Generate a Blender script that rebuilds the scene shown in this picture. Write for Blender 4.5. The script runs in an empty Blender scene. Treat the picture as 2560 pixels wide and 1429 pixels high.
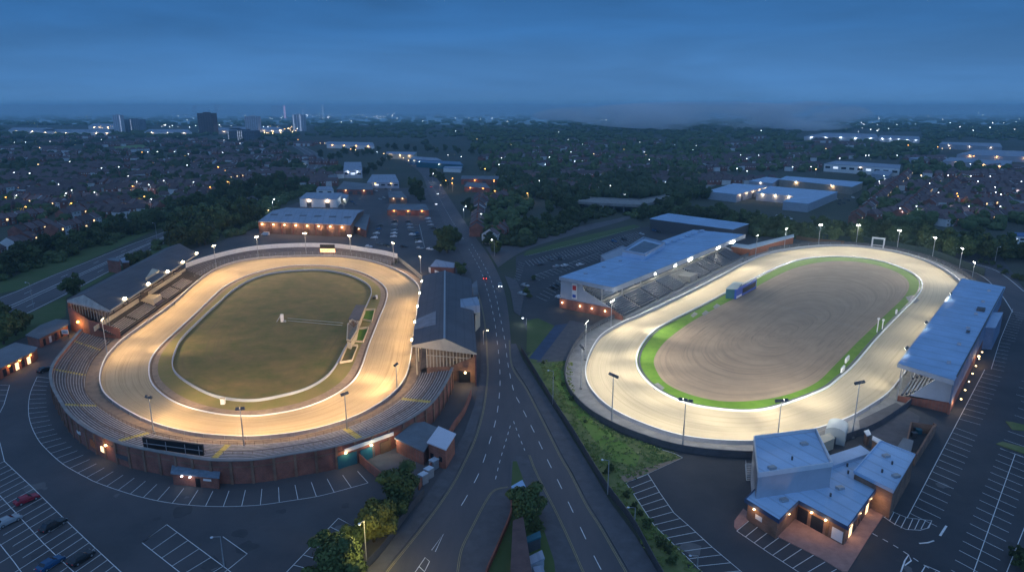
import bpy, bmesh, math, random
from mathutils import Vector, Matrix
from mathutils.geometry import tessellate_polygon
random.seed(7)
S = bpy.context.scene
COL = S.collection
# ---------------------------------------------------------------- camera
F, H, HY = 1700.0, 80.0, 268.0
PT = math.atan((714.5 - HY) / F)
CP, SP = math.cos(PT), math.sin(PT)
cam = bpy.data.objects.new('camera', bpy.data.cameras.new('camera'))
COL.objects.link(cam)
cam.location = (0, 0, H)
cam.rotation_euler = (math.pi / 2 - PT, 0, 0)
cam.data.sensor_width = 36
cam.data.lens = 36 * F / 2560
cam.data.clip_start = 1
cam.data.clip_end = 60000
S.camera = cam

def G(px, py, z=0.0):
    """ground point (at height z) seen at photo position px, py"""
    x = (px - 1280) / F
    y = -(py - 714.5) / F
    d = (x, CP + y * SP, -SP + y * CP)
    t = (z - H) / d[2]
    return Vector((d[0] * t, d[1] * t, z))

def Pj(v):
    Z = v[2] - H
    dep = v[1] * CP - Z * SP
    return (1280 + F * v[0] / dep, 714.5 - F * (v[1] * SP + Z * CP) / dep)

def hgt(px, pb, pt):
    g = G(px, pb)
    lo, hi = 0.0, 400.0
    for _ in range(40):
        m = (lo + hi) / 2
        if Pj((g.x, g.y, m))[1] > pt: lo = m
        else: hi = m
    return lo

# ---------------------------------------------------------------- materials
MATS = {}
def mat(name, col, rough=0.8, var=0.25, scale=0.3, metal=0.0, emit=None, es=0.0, bump=0.0, col2=None, stretch=None, detail=5, rnd=0.0):
    if name in MATS: return MATS[name]
    m = bpy.data.materials.new(name); m.use_nodes = True
    nt = m.node_tree; N = nt.nodes; L = nt.links
    b = N['Principled BSDF']
    b.inputs['Roughness'].default_value = rough
    b.inputs['Metallic'].default_value = metal
    if emit:
        b.inputs['Base Color'].default_value = (*col, 1)
        b.inputs['Emission Color'].default_value = (*emit, 1)
        b.inputs['Emission Strength'].default_value = es
        m.cycles.emission_sampling = 'NONE'
        MATS[name] = m
        return m
    geo = N.new('ShaderNodeNewGeometry')
    src = geo.outputs['Position']
    if stretch:
        mp = N.new('ShaderNodeMapping'); mp.inputs['Scale'].default_value = stretch[:3]
        if len(stretch) > 3: mp.inputs['Rotation'].default_value = (0, 0, stretch[3])
        L.new(src, mp.inputs[0]); src = mp.outputs[0]
    n1 = N.new('ShaderNodeTexNoise'); n1.inputs['Scale'].default_value = scale; n1.inputs['Detail'].default_value = detail
    n1.inputs['Roughness'].default_value = 0.65
    L.new(src, n1.inputs['Vector'])
    mr = N.new('ShaderNodeMapRange'); mr.inputs[1].default_value = 0.3; mr.inputs[2].default_value = 0.7
    L.new(n1.outputs[0], mr.inputs[0])
    mx = N.new('ShaderNodeMix'); mx.data_type = 'RGBA'
    c2 = col2 if col2 else tuple(c * (1 - var) for c in col)
    c1 = col if col2 else tuple(min(1, c * (1 + var)) for c in col)
    mx.inputs[6].default_value = (*c1, 1); mx.inputs[7].default_value = (*c2, 1)
    L.new(mr.outputs[0], mx.inputs[0])
    out = mx.outputs[2]
    if rnd:
        oi = N.new('ShaderNodeObjectInfo'); hs = N.new('ShaderNodeHueSaturation')
        m1 = N.new('ShaderNodeMapRange'); m1.inputs[3].default_value = 1 - rnd; m1.inputs[4].default_value = 1 + rnd
        L.new(oi.outputs['Random'], m1.inputs[0]); L.new(m1.outputs[0], hs.inputs['Value'])
        L.new(out, hs.inputs['Color']); out = hs.outputs[0]
    L.new(out, b.inputs['Base Color'])
    if bump:
        bp = N.new('ShaderNodeBump'); bp.inputs['Strength'].default_value = bump; bp.inputs['Distance'].default_value = 0.3
        L.new(n1.outputs[0], bp.inputs['Height']); L.new(bp.outputs[0], b.inputs['Normal'])
    MATS[name] = m
    return m

ASPH = mat('asphalt', (0.048, 0.051, 0.057), 0.75, scale=0.05, col2=(0.1, 0.093, 0.098), detail=12)
ASPH_D = mat('new_asphalt', (0.034, 0.038, 0.044), 0.8, scale=0.06, col2=(0.068, 0.068, 0.074), detail=12)
ROADM = mat('road_asphalt', (0.07, 0.069, 0.076), 0.7, scale=0.12, col2=(0.122, 0.107, 0.11), detail=10, stretch=(1, 0.25, 1))
PAVE = mat('pavement', (0.1, 0.097, 0.105), 0.85, scale=0.4, var=0.2)
PAINT = mat('road_paint', (0.8, 0.8, 0.78), 0.6, var=0.2, scale=1.2)
YPAINT = mat('yellow_paint', (0.36, 0.29, 0.14), 0.6, var=0.2, scale=1.0)
YSTEP = mat('yellow_step_paint', (0.6, 0.45, 0.1), 0.7, var=0.3, scale=2.0)
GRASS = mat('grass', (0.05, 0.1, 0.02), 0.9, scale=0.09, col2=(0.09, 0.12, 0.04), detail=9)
GRASS_V = mat('lush_grass', (0.085, 0.2, 0.008), 0.9, scale=0.35, col2=(0.14, 0.26, 0.02), detail=7)
GRASS_R = mat('verge_grass', (0.2, 0.19, 0.045), 0.95, scale=0.25, col2=(0.27, 0.2, 0.075), detail=8)
SCRUB = mat('scrub_ground', (0.07, 0.13, 0.022), 0.95, scale=0.16, col2=(0.22, 0.22, 0.09), detail=10, bump=0.6)  # made brighter: stadium spill light is put into the colour
def sand_mat(name, c1, c2, c3):
    m = mat(name, c1, 0.95, scale=0.12, col2=c2, detail=9)
    nt = m.node_tree; N = nt.nodes; L = nt.links
    b = N['Principled BSDF']; old = b.inputs['Base Color'].links[0].from_socket
    # rake and tyre lines that follow the lap: the meshes carry a UV map, v running round the oval
    uv = N.new('ShaderNodeUVMap'); mp = N.new('ShaderNodeMapping'); mp.inputs['Scale'].default_value = (40, 7, 1)
    n = N.new('ShaderNodeTexNoise'); n.inputs['Scale'].default_value = 1.0; n.inputs['Detail'].default_value = 8; n.inputs['Roughness'].default_value = 0.7
    L.new(uv.outputs[0], mp.inputs[0]); L.new(mp.outputs[0], n.inputs['Vector'])
    mr = N.new('ShaderNodeMapRange'); mr.inputs[1].default_value = 0.48; mr.inputs[2].default_value = 0.68
    L.new(n.outputs[0], mr.inputs[0])
    mx = N.new('ShaderNodeMix'); mx.data_type = 'RGBA'; mx.inputs[7].default_value = (*c3, 1)
    L.new(old, mx.inputs[6]); L.new(mr.outputs[0], mx.inputs[0]); L.new(mx.outputs[2], b.inputs['Base Color'])
    return m
SAND_L = sand_mat('warm_sand', (0.58, 0.435, 0.25), (0.5, 0.37, 0.205), (0.38, 0.265, 0.14))
SAND_R = sand_mat('pale_sand', (0.6, 0.49, 0.32), (0.54, 0.44, 0.285), (0.43, 0.34, 0.21))
GRASS_O = sand_mat('dry_grass', (0.09, 0.11, 0.02), (0.26, 0.175, 0.06), (0.16, 0.12, 0.045))
DIRT = sand_mat('raked_dirt', (0.37, 0.275, 0.185), (0.28, 0.205, 0.14), (0.22, 0.162, 0.112))
PATH = mat('cinder_path', (0.3, 0.215, 0.15), 0.95, scale=0.5, var=0.25, detail=8)
CONC = mat('concrete', (0.26, 0.25, 0.235), 0.85, scale=0.3, var=0.25, detail=7)
STEP = mat('terrace_concrete', (0.13, 0.105, 0.1), 0.85, scale=0.5, var=0.3, detail=8)
STEPN = mat('step_nosing', (0.5, 0.46, 0.43), 0.8, scale=0.8, var=0.3)
def brick_mat(name, c, c2, mort):
    m = bpy.data.materials.new(name); m.use_nodes = True
    N = m.node_tree.nodes; L = m.node_tree.links; b = N['Principled BSDF']; b.inputs['Roughness'].default_value = 0.85
    g = N.new('ShaderNodeNewGeometry'); sx = N.new('ShaderNodeSeparateXYZ'); ad = N.new('ShaderNodeMath'); cx = N.new('ShaderNodeCombineXYZ')
    L.new(g.outputs['Position'], sx.inputs[0]); L.new(sx.outputs[0], ad.inputs[0]); L.new(sx.outputs[1], ad.inputs[1])
    L.new(ad.outputs[0], cx.inputs[0]); L.new(sx.outputs[2], cx.inputs[1])
    t = N.new('ShaderNodeTexBrick'); t.inputs['Scale'].default_value = 2.2
    t.inputs['Color1'].default_value = (*c, 1); t.inputs['Color2'].default_value = (*c2, 1); t.inputs['Mortar'].default_value = (*mort, 1)
    L.new(cx.outputs[0], t.inputs['Vector'])
    n = N.new('ShaderNodeTexNoise'); n.inputs['Scale'].default_value = 0.35; n.inputs['Detail'].default_value = 6
    L.new(g.outputs['Position'], n.inputs['Vector'])
    mr = N.new('ShaderNodeMapRange'); mr.inputs[1].default_value = .3; mr.inputs[2].default_value = .7; mr.inputs[3].default_value = .65; mr.inputs[4].default_value = 1.25
    L.new(n.outputs[0], mr.inputs[0])
    hs = N.new('ShaderNodeHueSaturation'); L.new(t.outputs[0], hs.inputs['Color']); L.new(mr.outputs[0], hs.inputs['Value']); L.new(hs.outputs[0], b.inputs['Base Color'])
    MATS[name] = m
    return m
BRICK = brick_mat('red_brick', (0.32, 0.1, 0.065), (0.22, 0.07, 0.05), (0.2, 0.15, 0.12))
BRICK_B = brick_mat('brown_brick', (0.26, 0.14, 0.09), (0.2, 0.1, 0.065), (0.22, 0.17, 0.13))
PAVEB = mat('paving_brick', (0.34, 0.2, 0.17), 0.85, scale=0.6, var=0.2, detail=8)
def roof_mat(name, c, rough=0.5, ribs=None, ang=0.0, dirt=0.25):
    """sheet roofing: faint seams across the slope plus weathering"""
    m = mat(name, c, rough, var=dirt, scale=0.1, detail=8)
    if ribs:
        nt = m.node_tree; N = nt.nodes; L = nt.links; b = N['Principled BSDF']
        g = N.new('ShaderNodeNewGeometry'); mp = N.new('ShaderNodeMapping'); mp.inputs['Rotation'].default_value = (0, 0, -ang)
        w = N.new('ShaderNodeTexWave'); w.inputs['Scale'].default_value = ribs; w.inputs['Distortion'].default_value = 0
        w.wave_profile = 'SIN'
        L.new(g.outputs['Position'], mp.inputs[0]); L.new(mp.outputs[0], w.inputs['Vector'])
        mr = N.new('ShaderNodeMapRange'); mr.inputs[1].default_value = 0.9; mr.inputs[2].default_value = 1.0; mr.inputs[3].default_value = 1.0; mr.inputs[4].default_value = 0.82
        L.new(w.outputs['Fac'], mr.inputs[0])
        old = b.inputs['Base Color'].links[0].from_socket
        hs = N.new('ShaderNodeHueSaturation'); L.new(old, hs.inputs['Color']); L.new(mr.outputs[0], hs.inputs['Value']); L.new(hs.outputs[0], b.inputs['Base Color'])
    return m
SLATE = roof_mat('slate_roofing', (0.085, 0.09, 0.105), 0.7, 0.12, 0.08, 0.2)
SLATE_B = roof_mat('dark_asbestos_roofing', (0.115, 0.105, 0.11), 0.75, 0.1, -0.1, 0.2)
BLUER = roof_mat('pale_blue_roofing', (0.33, 0.5, 0.7), 0.5, 0.05, 0.9, 0.16)
BLUER2 = roof_mat('membrane_roofing', (0.38, 0.52, 0.68), 0.6, None, 0, 0.16)
GREYR = roof_mat('grey_sheet_roofing', (0.3, 0.35, 0.43), 0.6, 0.08, 0.2, 0.14)
FELT = roof_mat('felt_roofing', (0.16, 0.18, 0.2), 0.8, None, 0, 0.3)
TILE = mat('roof_tiles', (0.13, 0.09, 0.09), 0.85, scale=0.5, var=0.3, rnd=0.35)
WHITE = mat('white_paint', (0.75, 0.75, 0.73), 0.5, var=0.08, scale=0.6)
CREAM = mat('cream_render', (0.6, 0.52, 0.38), 0.8, var=0.12, scale=0.5)
GREYW = mat('grey_cladding', (0.36, 0.4, 0.46), 0.55, var=0.08, scale=0.3)
GREYD = mat('dark_grey_metal', (0.07, 0.075, 0.085), 0.5, var=0.2, scale=1)
BLACK = mat('black_panel', (0.012, 0.014, 0.018), 0.35, var=0.3, scale=1)
STEEL = mat('galvanised_steel', (0.42, 0.43, 0.44), 0.45, var=0.15, scale=2, metal=0.4)
TIMBER = mat('timber', (0.16, 0.09, 0.05), 0.85, var=0.3, scale=1.5)
BENCH = mat('bench_paint', (0.5, 0.45, 0.43), 0.6, var=0.18, scale=1.2)
SEATB = mat('blue_seat_plastic', (0.04, 0.06, 0.105), 0.5, var=0.25, scale=1.5)
BLUEP = mat('blue_panel', (0.02, 0.08, 0.4), 0.5, var=0.15, scale=0.8)
TEAL = mat('teal_panel', (0.02, 0.12, 0.16), 0.5, var=0.15, scale=0.8)
RED = mat('red_panel', (0.55, 0.03, 0.03), 0.5, var=0.1, scale=0.8)
ORANGEP = mat('orange_panel', (0.55, 0.14, 0.04), 0.6, var=0.2, scale=0.8)
GLASS = mat('dark_window_glass', (0.02, 0.025, 0.035), 0.12, var=0.2, scale=1)
LEAF = mat('leaves', (0.032, 0.06, 0.015), 0.8, scale=0.4, col2=(0.08, 0.11, 0.03), rnd=0.35, detail=3)
LEAF_LIT = mat('lamplit_leaves', (0.1, 0.12, 0.022), 0.8, scale=0.6, col2=(0.15, 0.15, 0.03), rnd=0.2, detail=3)  # lamp glow on the tree painted in as a brighter, warmer leaf colour
BARK = mat('bark', (0.06, 0.045, 0.032), 0.9, var=0.3, scale=2)
E_FLOOD_W = mat('warm_flood_lamp', (1, .9, .7), emit=(1.0, 0.82, 0.5), es=22)
E_FLOOD_C = mat('cool_flood_lamp', (1, 1, .95), emit=(1.0, 0.97, 0.84), es=22)
E_WARM = mat('warm_lamp', (1, .8, .5), emit=(1.0, 0.68, 0.32), es=6)
E_WHITE = mat('white_lamp', (1, 1, 1), emit=(0.85, 0.93, 1.0), es=9)
E_ORANGE = mat('orange_lamp', (1, .5, .1), emit=(1.0, 0.42, 0.08), es=7)
E_RED = mat('red_lamp', (1, .1, .1), emit=(1.0, 0.08, 0.07), es=6)
E_WIN = mat('lit_window', (1, .8, .5), emit=(1.0, 0.66, 0.33), es=1.3)
E_WINW = mat('lit_white_window', (1, 1, 1), emit=(0.75, 0.85, 1.0), es=0.6)
E_YEL = mat('lit_yellow_sign', (1, .8, .1), emit=(1.0, 0.75, 0.08), es=2.5)
E_BOARD = mat('lit_scoreboard', (1, .5, .2), emit=(1.0, 0.48, 0.2), es=1.8)

# ---------------------------------------------------------------- helpers
def tag(o, label=None, cat=None, group=None, kind=None):
    if label: o['label'] = label
    if cat: o['category'] = cat
    if group: o['group'] = group
    if kind: o['kind'] = kind
    return o

def thing(name, label, cat, loc=(0, 0, 0), group=None, rz=0.0):
    o = bpy.data.objects.new(name, None); COL.objects.link(o)
    o.location = loc; o.rotation_euler = (0, 0, rz); o.empty_display_size = 0.5
    return tag(o, label, cat, group)

def ordn(i):
    i = int(i)
    w = ['zeroth', 'first', 'second', 'third', 'fourth', 'fifth', 'sixth', 'seventh', 'eighth', 'ninth', 'tenth']
    if i <= 10: return w[i]
    s = 'th' if 10 < i % 100 < 14 else {1: 'st', 2: 'nd', 3: 'rd'}.get(i % 10, 'th')
    return '%d%s' % (i, s)

class MB:
    def __init__(s): s.v = []; s.f = []; s.uv = []
    def add(s, vs, fs):
        n = len(s.v); s.v += [tuple(v) for v in vs]; s.f += [tuple(i + n for i in f) for f in fs]; return s
    def box(s, c, size, rz=0.0, tilt=None):
        x, y, z = size[0] / 2, size[1] / 2, size[2] / 2
        M = Matrix.Rotation(rz, 3, 'Z')
        if tilt: M = M @ Matrix.Rotation(tilt, 3, 'X')
        c = Vector(c)
        vs = [c + M @ Vector((a * x, b * y, d * z)) for a, b, d in ((-1, -1, -1), (1, -1, -1), (1, 1, -1), (-1, 1, -1), (-1, -1, 1), (1, -1, 1), (1, 1, 1), (-1, 1, 1))]
        return s.add(vs, [(3, 2, 1, 0), (4, 5, 6, 7), (0, 1, 5, 4), (1, 2, 6, 5), (2, 3, 7, 6), (3, 0, 4, 7)])
    def poly(s, pts, z=None, up=True):
        P = [Vector((p[0], p[1], p[2] if z is None else z)) for p in pts]
        tr = tessellate_polygon([P])
        n = len(s.v); s.v += [tuple(p) for p in P]
        for t in tr:
            a, b, c = (P[i] for i in t)
            nz = (b - a).cross(c - a).z
            if (nz < 0) == up: t = (t[0], t[2], t[1])
            s.f.append(tuple(i + n for i in t))
        return s
    def prism(s, pts, z0, z1, top=True, bottom=False):
        """z0 / z1: numbers, or lists of heights per point"""
        n = len(pts)
        area = sum(pts[i][0] * pts[(i + 1) % n][1] - pts[(i + 1) % n][0] * pts[i][1] for i in range(n))
        idx = list(range(n)) if area > 0 else list(range(n))[::-1]
        lo = [(pts[i][0], pts[i][1], z0[i] if isinstance(z0, (list, tuple)) else z0) for i in idx]
        hi = [(pts[i][0], pts[i][1], z1[i] if isinstance(z1, (list, tuple)) else z1) for i in idx]
        s.add(lo + hi, [(i, (i + 1) % n, (i + 1) % n + n, i + n) for i in range(n)])
        if top: s.poly(hi)
        if bottom: s.poly(lo, up=False)
        return s
    def tube(s, a, b, r, n=6, r2=None):
        a, b = Vector(a), Vector(b); d = (b - a).normalized()
        p = d.orthogonal().normalized(); q = d.cross(p); r2 = r if r2 is None else r2
        vs = [a + (p * math.cos(t) + q * math.sin(t)) * r for t in [i * 2 * math.pi / n for i in range(n)]]
        vs += [b + (p * math.cos(t) + q * math.sin(t)) * r2 for t in [i * 2 * math.pi / n for i in range(n)]]
        return s.add(vs, [(i, (i + 1) % n, (i + 1) % n + n, i + n) for i in range(n)] + [tuple(range(n))[::-1], tuple(range(n, 2 * n))])
    def ball(s, c, r, seg=8, ring=5, sz=1.0):
        c = Vector(c); vs = [c + Vector((0, 0, r * sz))]
        for i in range(1, ring):
            t = math.pi * i / ring
            for j in range(seg):
                a = 2 * math.pi * j / seg
                vs.append(c + Vector((r * math.sin(t) * math.cos(a), r * math.sin(t) * math.sin(a), r * sz * math.cos(t))))
        vs.append(c - Vector((0, 0, r * sz)))
        fs = [(0, 1 + j, 1 + (j + 1) % seg) for j in range(seg)]
        for i in range(ring - 2):
            for j in range(seg):
                a = 1 + i * seg; fs.append((a + j, a + seg + j, a + seg + (j + 1) % seg, a + (j + 1) % seg))
        a = 1 + (ring - 2) * seg
        fs += [(a + (j + 1) % seg, a + j, len(vs) - 1) for j in range(seg)]
        return s.add(vs, fs)
    def ribbon(s, pts, w, z=None, off=0.0):
        """flat strip of width w along a polyline"""
        P = [Vector((p[0], p[1], p[2] if z is None else z)) for p in pts]
        L_, R_ = [], []
        for i, p in enumerate(P):
            a = P[max(0, i - 1)]; b = P[min(len(P) - 1, i + 1)]
            d = Vector((b.x - a.x, b.y - a.y, 0)).normalized(); nn = Vector((-d.y, d.x, 0))
            L_.append(p + nn * (off + w / 2)); R_.append(p + nn * (off - w / 2))
        n = len(P)
        return s.add(R_ + L_, [(i, i + 1, i + 1 + n, i + n) for i in range(n - 1)])
    def wall(s, pts, t, z0, z1, closed=False):
        """upright wall of thickness t along a polyline"""
        P = [Vector((p[0], p[1], 0)) for p in pts]
        n = len(P); A, B = [], []
        for i, p in enumerate(P):
            if closed: a, b = P[i - 1], P[(i + 1) % n]
            else: a, b = P[max(0, i - 1)], P[min(n - 1, i + 1)]
            d = (b - a).normalized(); nn = Vector((-d.y, d.x, 0)) * (t / 2)
            A.append(p - nn); B.append(p + nn)
        Z = lambda z, i: z[i] if isinstance(z, (list, tuple)) else z
        vs = [Vector((q.x, q.y, Z(z0, i))) for i, q in enumerate(A)] + [Vector((q.x, q.y, Z(z1, i))) for i, q in enumerate(A)]
        vs += [Vector((q.x, q.y, Z(z1, i))) for i, q in enumerate(B)] + [Vector((q.x, q.y, Z(z0, i))) for i, q in enumerate(B)]
        fs = []
        m = n if closed else n - 1
        for i in range(m):
            j = (i + 1) % n
            fs += [(i, j, j + n, i + n), (i + n, j + n, j + 2 * n, i + 2 * n), (i + 2 * n, j + 2 * n, j + 3 * n, i + 3 * n)]
        if not closed: fs += [(0, n, 2 * n, 3 * n), (n - 1, 4 * n - 1, 3 * n - 1, 2 * n - 1)]
        return s.add(vs, fs)
    def build(s, name, m, parent=None, smooth=False, origin=None):
        me = bpy.data.meshes.new(name)
        o = None
        base = Vector((0, 0, 0))
        if parent is not None and not getattr(s, 'local', False):
            p = parent
            while p is not None: base += Vector(p.location); p = p.parent
        if parent is None and origin is not None: base = Vector(origin)
        me.from_pydata([(v[0] - base.x, v[1] - base.y, v[2] - base.z) for v in s.v], [], s.f)
        me.materials.append(m)
        if smooth:
            for p_ in me.polygons: p_.use_smooth = True
        me.update()
        o = bpy.data.objects.new(name, me); COL.objects.link(o)
        if parent is not None: o.parent = parent
        elif origin is not None: o.location = origin
        return o

def local():
    b = MB(); b.local = True
    return b

def struct(name, b, m, label=None, kind='structure'):
    return tag(b.build(name, m), label, None, None, kind)

def children(o): return [c for c in KIDS.get(o.name, ())]
KIDS = {}
def reg(root):
    """remember a prototype's children so that copies need no scene search"""
    for c in list(bpy.data.objects):
        if c.parent is not None: KIDS.setdefault(c.parent.name, [])
    KIDS.clear()
    for c in bpy.data.objects:
        if c.parent is not None: KIDS.setdefault(c.parent.name, []).append(c)
def dup(o, parent=None):
    c = o.copy(); COL.objects.link(c); c.parent = parent
    for k in children(o): dup(k, c)
    return c
def place(proto, loc, rz=0.0, label=None, group=None, scale=None, used=set()):
    if proto.name not in used: used.add(proto.name); o = proto
    else: o = dup(proto)
    o.location = loc; o.rotation_euler = (0, 0, rz)
    if scale is not None: o.scale = (scale, scale, scale) if not isinstance(scale, tuple) else scale
    if label: o['label'] = label
    if group: o['group'] = group
    return o

def cat_rom(pts, n=10, closed=False):
    P = [Vector(p) for p in pts]; out = []; m = len(P)
    for i in range(m if closed else m - 1):
        p0 = P[(i - 1) % m] if closed or i > 0 else P[0]
        p1, p2 = P[i], P[(i + 1) % m]
        p3 = P[(i + 2) % m] if closed or i + 2 < m else P[-1]
        for k in range(n):
            t = k / n
            out.append(0.5 * ((2 * p1) + (p2 - p0) * t + (2 * p0 - 5 * p1 + 4 * p2 - p3) * t * t + (3 * p1 - p0 - 3 * p2 + p3) * t ** 3))
    if not closed: out.append(P[-1])
    return out
def resample(P, n, closed=False):
    P = [Vector(p) for p in P]
    if closed: P = P + [P[0]]
    d = [0.0]
    for i in range(1, len(P)): d.append(d[-1] + (P[i] - P[i - 1]).length)
    out = []; j = 0
    for k in range(n):
        t = d[-1] * k / (n if closed else n - 1)
        while j < len(P) - 2 and d[j + 1] < t: j += 1
        s_ = (t - d[j]) / max(1e-9, d[j + 1] - d[j])
        out.append(P[j].lerp(P[j + 1], min(1, s_)))
    return out
def px(pts, z=0.0): return [G(a, b, z) for a, b in pts]
def line(pts, z=0.0, n=None, smooth=True):
    q = px(pts, z)
    if smooth and len(q) > 2: q = cat_rom(q, 8)
    return resample(q, n) if n else q
def radial(P, C, n=200):
    """closed curve sampled at equal angles about C"""
    m = len(P); out = []
    for k in range(n):
        a = 2 * math.pi * k / n; d = Vector((math.cos(a), math.sin(a)))
        best = None
        for i in range(m):
            p, q = P[i] - C, P[(i + 1) % m] - C
            e = q - p
            den = d.x * e.y - d.y * e.x
            if abs(den) < 1e-9: continue
            t = (p.x * e.y - p.y * e.x) / den
            u = (p.x * d.y - p.y * d.x) / den
            if t > 0 and -1e-6 <= u <= 1 + 1e-6 and (best is None or t > best): best = t
        out.append(Vector((C.x + d.x * best, C.y + d.y * best, 0)))
    # light smoothing of the traced points
    for _ in range(3):
        out = [(out[i - 1] + out[i] * 2 + out[(i + 1) % n]) / 4 for i in range(n)]
    return out
def ring_obj(name, A, B, z, m, label, segs=1):
    """sheet between closed curves A and B with a lap UV"""
    n = len(A); vs = []; fs = []; uv = []
    for k in range(segs + 1):
        for i in range(n):
            p = A[i].lerp(B[i], k / segs); vs.append((p.x, p.y, z))
    for k in range(segs):
        for i in range(n):
            j = (i + 1) % n
            fs.append((k * n + i, k * n + j, (k + 1) * n + j, (k + 1) * n + i))
            uv.append([(k / segs, i / n), (k / segs, (i + 1) / n), ((k + 1) / segs, (i + 1) / n), ((k + 1) / segs, i / n)])
    me = bpy.data.meshes.new(name); me.from_pydata(vs, [], fs); me.materials.append(m)
    l = me.uv_layers.new(name='UVMap'); c = 0
    for q in uv:
        for t in q: l.data[c].uv = t; c += 1
    me.update()
    if me.polygons[0].normal.z < 0: me.flip_normals()
    o = bpy.data.objects.new(name, me); COL.objects.link(o)
    return tag(o, label, None, None, 'structure')
def shrink(A, d):
    n = len(A); out = []
    for i in range(n):
        t = (A[(i + 1) % n] - A[i - 1]).normalized()
        out.append(A[i] + Vector((-t.y, t.x, 0)) * d)   # curves run anticlockwise: left is inward
    return out
def lerpc(A, B, t): return [a.lerp(b, t) for a, b in zip(A, B)]
def seg_of(A, p0, p1):
    """open stretch of closed curve A from nearest p0 to nearest p1 (anticlockwise)"""
    n = len(A); i0 = min(range(n), key=lambda i: (A[i] - p0).length); i1 = min(range(n), key=lambda i: (A[i] - p1).length)
    out = []; i = i0
    while True:
        out.append(A[i])
        if i == i1: break
        i = (i + 1) % n
    return out

def point_light(loc, power, col=(1, 0.7, 0.4), r=0.3):
    l = bpy.data.lights.new('lamp_light', 'POINT'); l.energy = power; l.color = col; l.shadow_soft_size = r
    o = bpy.data.objects.new('lamp_light', l); COL.objects.link(o); o.location = loc
    return o
def spot(loc, tgt, power, col, size=75, blend=0.8, r=0.4):
    l = bpy.data.lights.new('flood_light', 'SPOT'); l.energy = power; l.color = col; l.spot_size = math.radians(size); l.spot_blend = blend; l.shadow_soft_size = r
    o = bpy.data.objects.new('flood_light', l); COL.objects.link(o); o.location = loc
    o.rotation_euler = (Vector(tgt) - Vector(loc)).to_track_quat('-Z', 'Y').to_euler()
    return o

# ================================================================ SKY, SUN, HAZE
w = bpy.data.worlds.new('World'); S.world = w; w.use_nodes = True
nt = w.node_tree; N = nt.nodes; L = nt.links; bg = N['Background']
tc = N.new('ShaderNodeTexCoord'); sep = N.new('ShaderNodeSeparateXYZ'); L.new(tc.outputs['Generated'], sep.inputs[0])
rp = N.new('ShaderNodeValToRGB'); L.new(sep.outputs[2], rp.inputs[0])
SKYC = [(0.0, (0.062, 0.168, 0.35)), (0.03, (0.042, 0.138, 0.32)), (0.10, (0.02, 0.093, 0.25)), (0.18, (0.011, 0.066, 0.195)), (0.33, (0.05, 0.105, 0.22)), (1.0, (0.075, 0.13, 0.24))]
while len(rp.color_ramp.elements) < len(SKYC): rp.color_ramp.elements.new(0.5)
for e, (p, c) in zip(rp.color_ramp.elements, SKYC): e.position = p; e.color = (*c, 1)
# soft streaky cloud
mp = N.new('ShaderNodeMapping'); mp.inputs['Scale'].default_value = (1.2, 1.2, 9.0); L.new(tc.outputs['Generated'], mp.inputs[0])
nz = N.new('ShaderNodeTexNoise'); nz.inputs['Scale'].default_value = 1.9; nz.inputs['Detail'].default_value = 6; nz.inputs['Roughness'].default_value = 0.55; nz.inputs['Distortion'].default_value = 0.4
L.new(mp.outputs[0], nz.inputs['Vector'])
mr = N.new('ShaderNodeMapRange'); mr.inputs[1].default_value = 0.35; mr.inputs[2].default_value = 0.72; mr.inputs[3].default_value = 0.85; mr.inputs[4].default_value = 1.2
L.new(nz.outputs[0], mr.inputs[0])
cl = N.new('ShaderNodeVectorMath'); cl.operation = 'SCALE'; L.new(rp.outputs[0], cl.inputs[0]); L.new(mr.outputs[0], cl.inputs['Scale'])
# the last of the daylight is behind the camera, so that side of the sky is brighter
bk = N.new('ShaderNodeMapRange'); bk.inputs[1].default_value = 0.5; bk.inputs[2].default_value = -0.6; bk.inputs[3].default_value = 1.0; bk.inputs[4].default_value = 2.0
L.new(sep.outputs[1], bk.inputs[0])
c2 = N.new('ShaderNodeVectorMath'); c2.operation = 'SCALE'; L.new(cl.outputs[0], c2.inputs[0]); L.new(bk.outputs[0], c2.inputs['Scale'])
sky = N.new('ShaderNodeTexSky'); sky.sky_type = 'NISHITA'; sky.sun_disc = False; sky.sun_elevation = math.radians(2); sky.sun_rotation = math.radians(195)
s1 = N.new('ShaderNodeVectorMath'); s1.operation = 'MULTIPLY'; s1.inputs[1].default_value = (0.004, 0.006, 0.01); L.new(sky.outputs[0], s1.inputs[0])
ad = N.new('ShaderNodeVectorMath'); ad.operation = 'ADD'; L.new(c2.outputs[0], ad.inputs[0]); L.new(s1.outputs[0], ad.inputs[1])
L.new(ad.outputs[0], bg.inputs['Color']); bg.inputs['Strength'].default_value = 1.0
sun = bpy.data.objects.new('sun', bpy.data.lights.new('sun', 'SUN')); COL.objects.link(sun)
sun.data.energy = 0.05; sun.data.angle = math.radians(20); sun.data.color = (0.6, 0.75, 1.0); sun.rotation_euler = (math.radians(60), 0, math.radians(-15))

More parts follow.
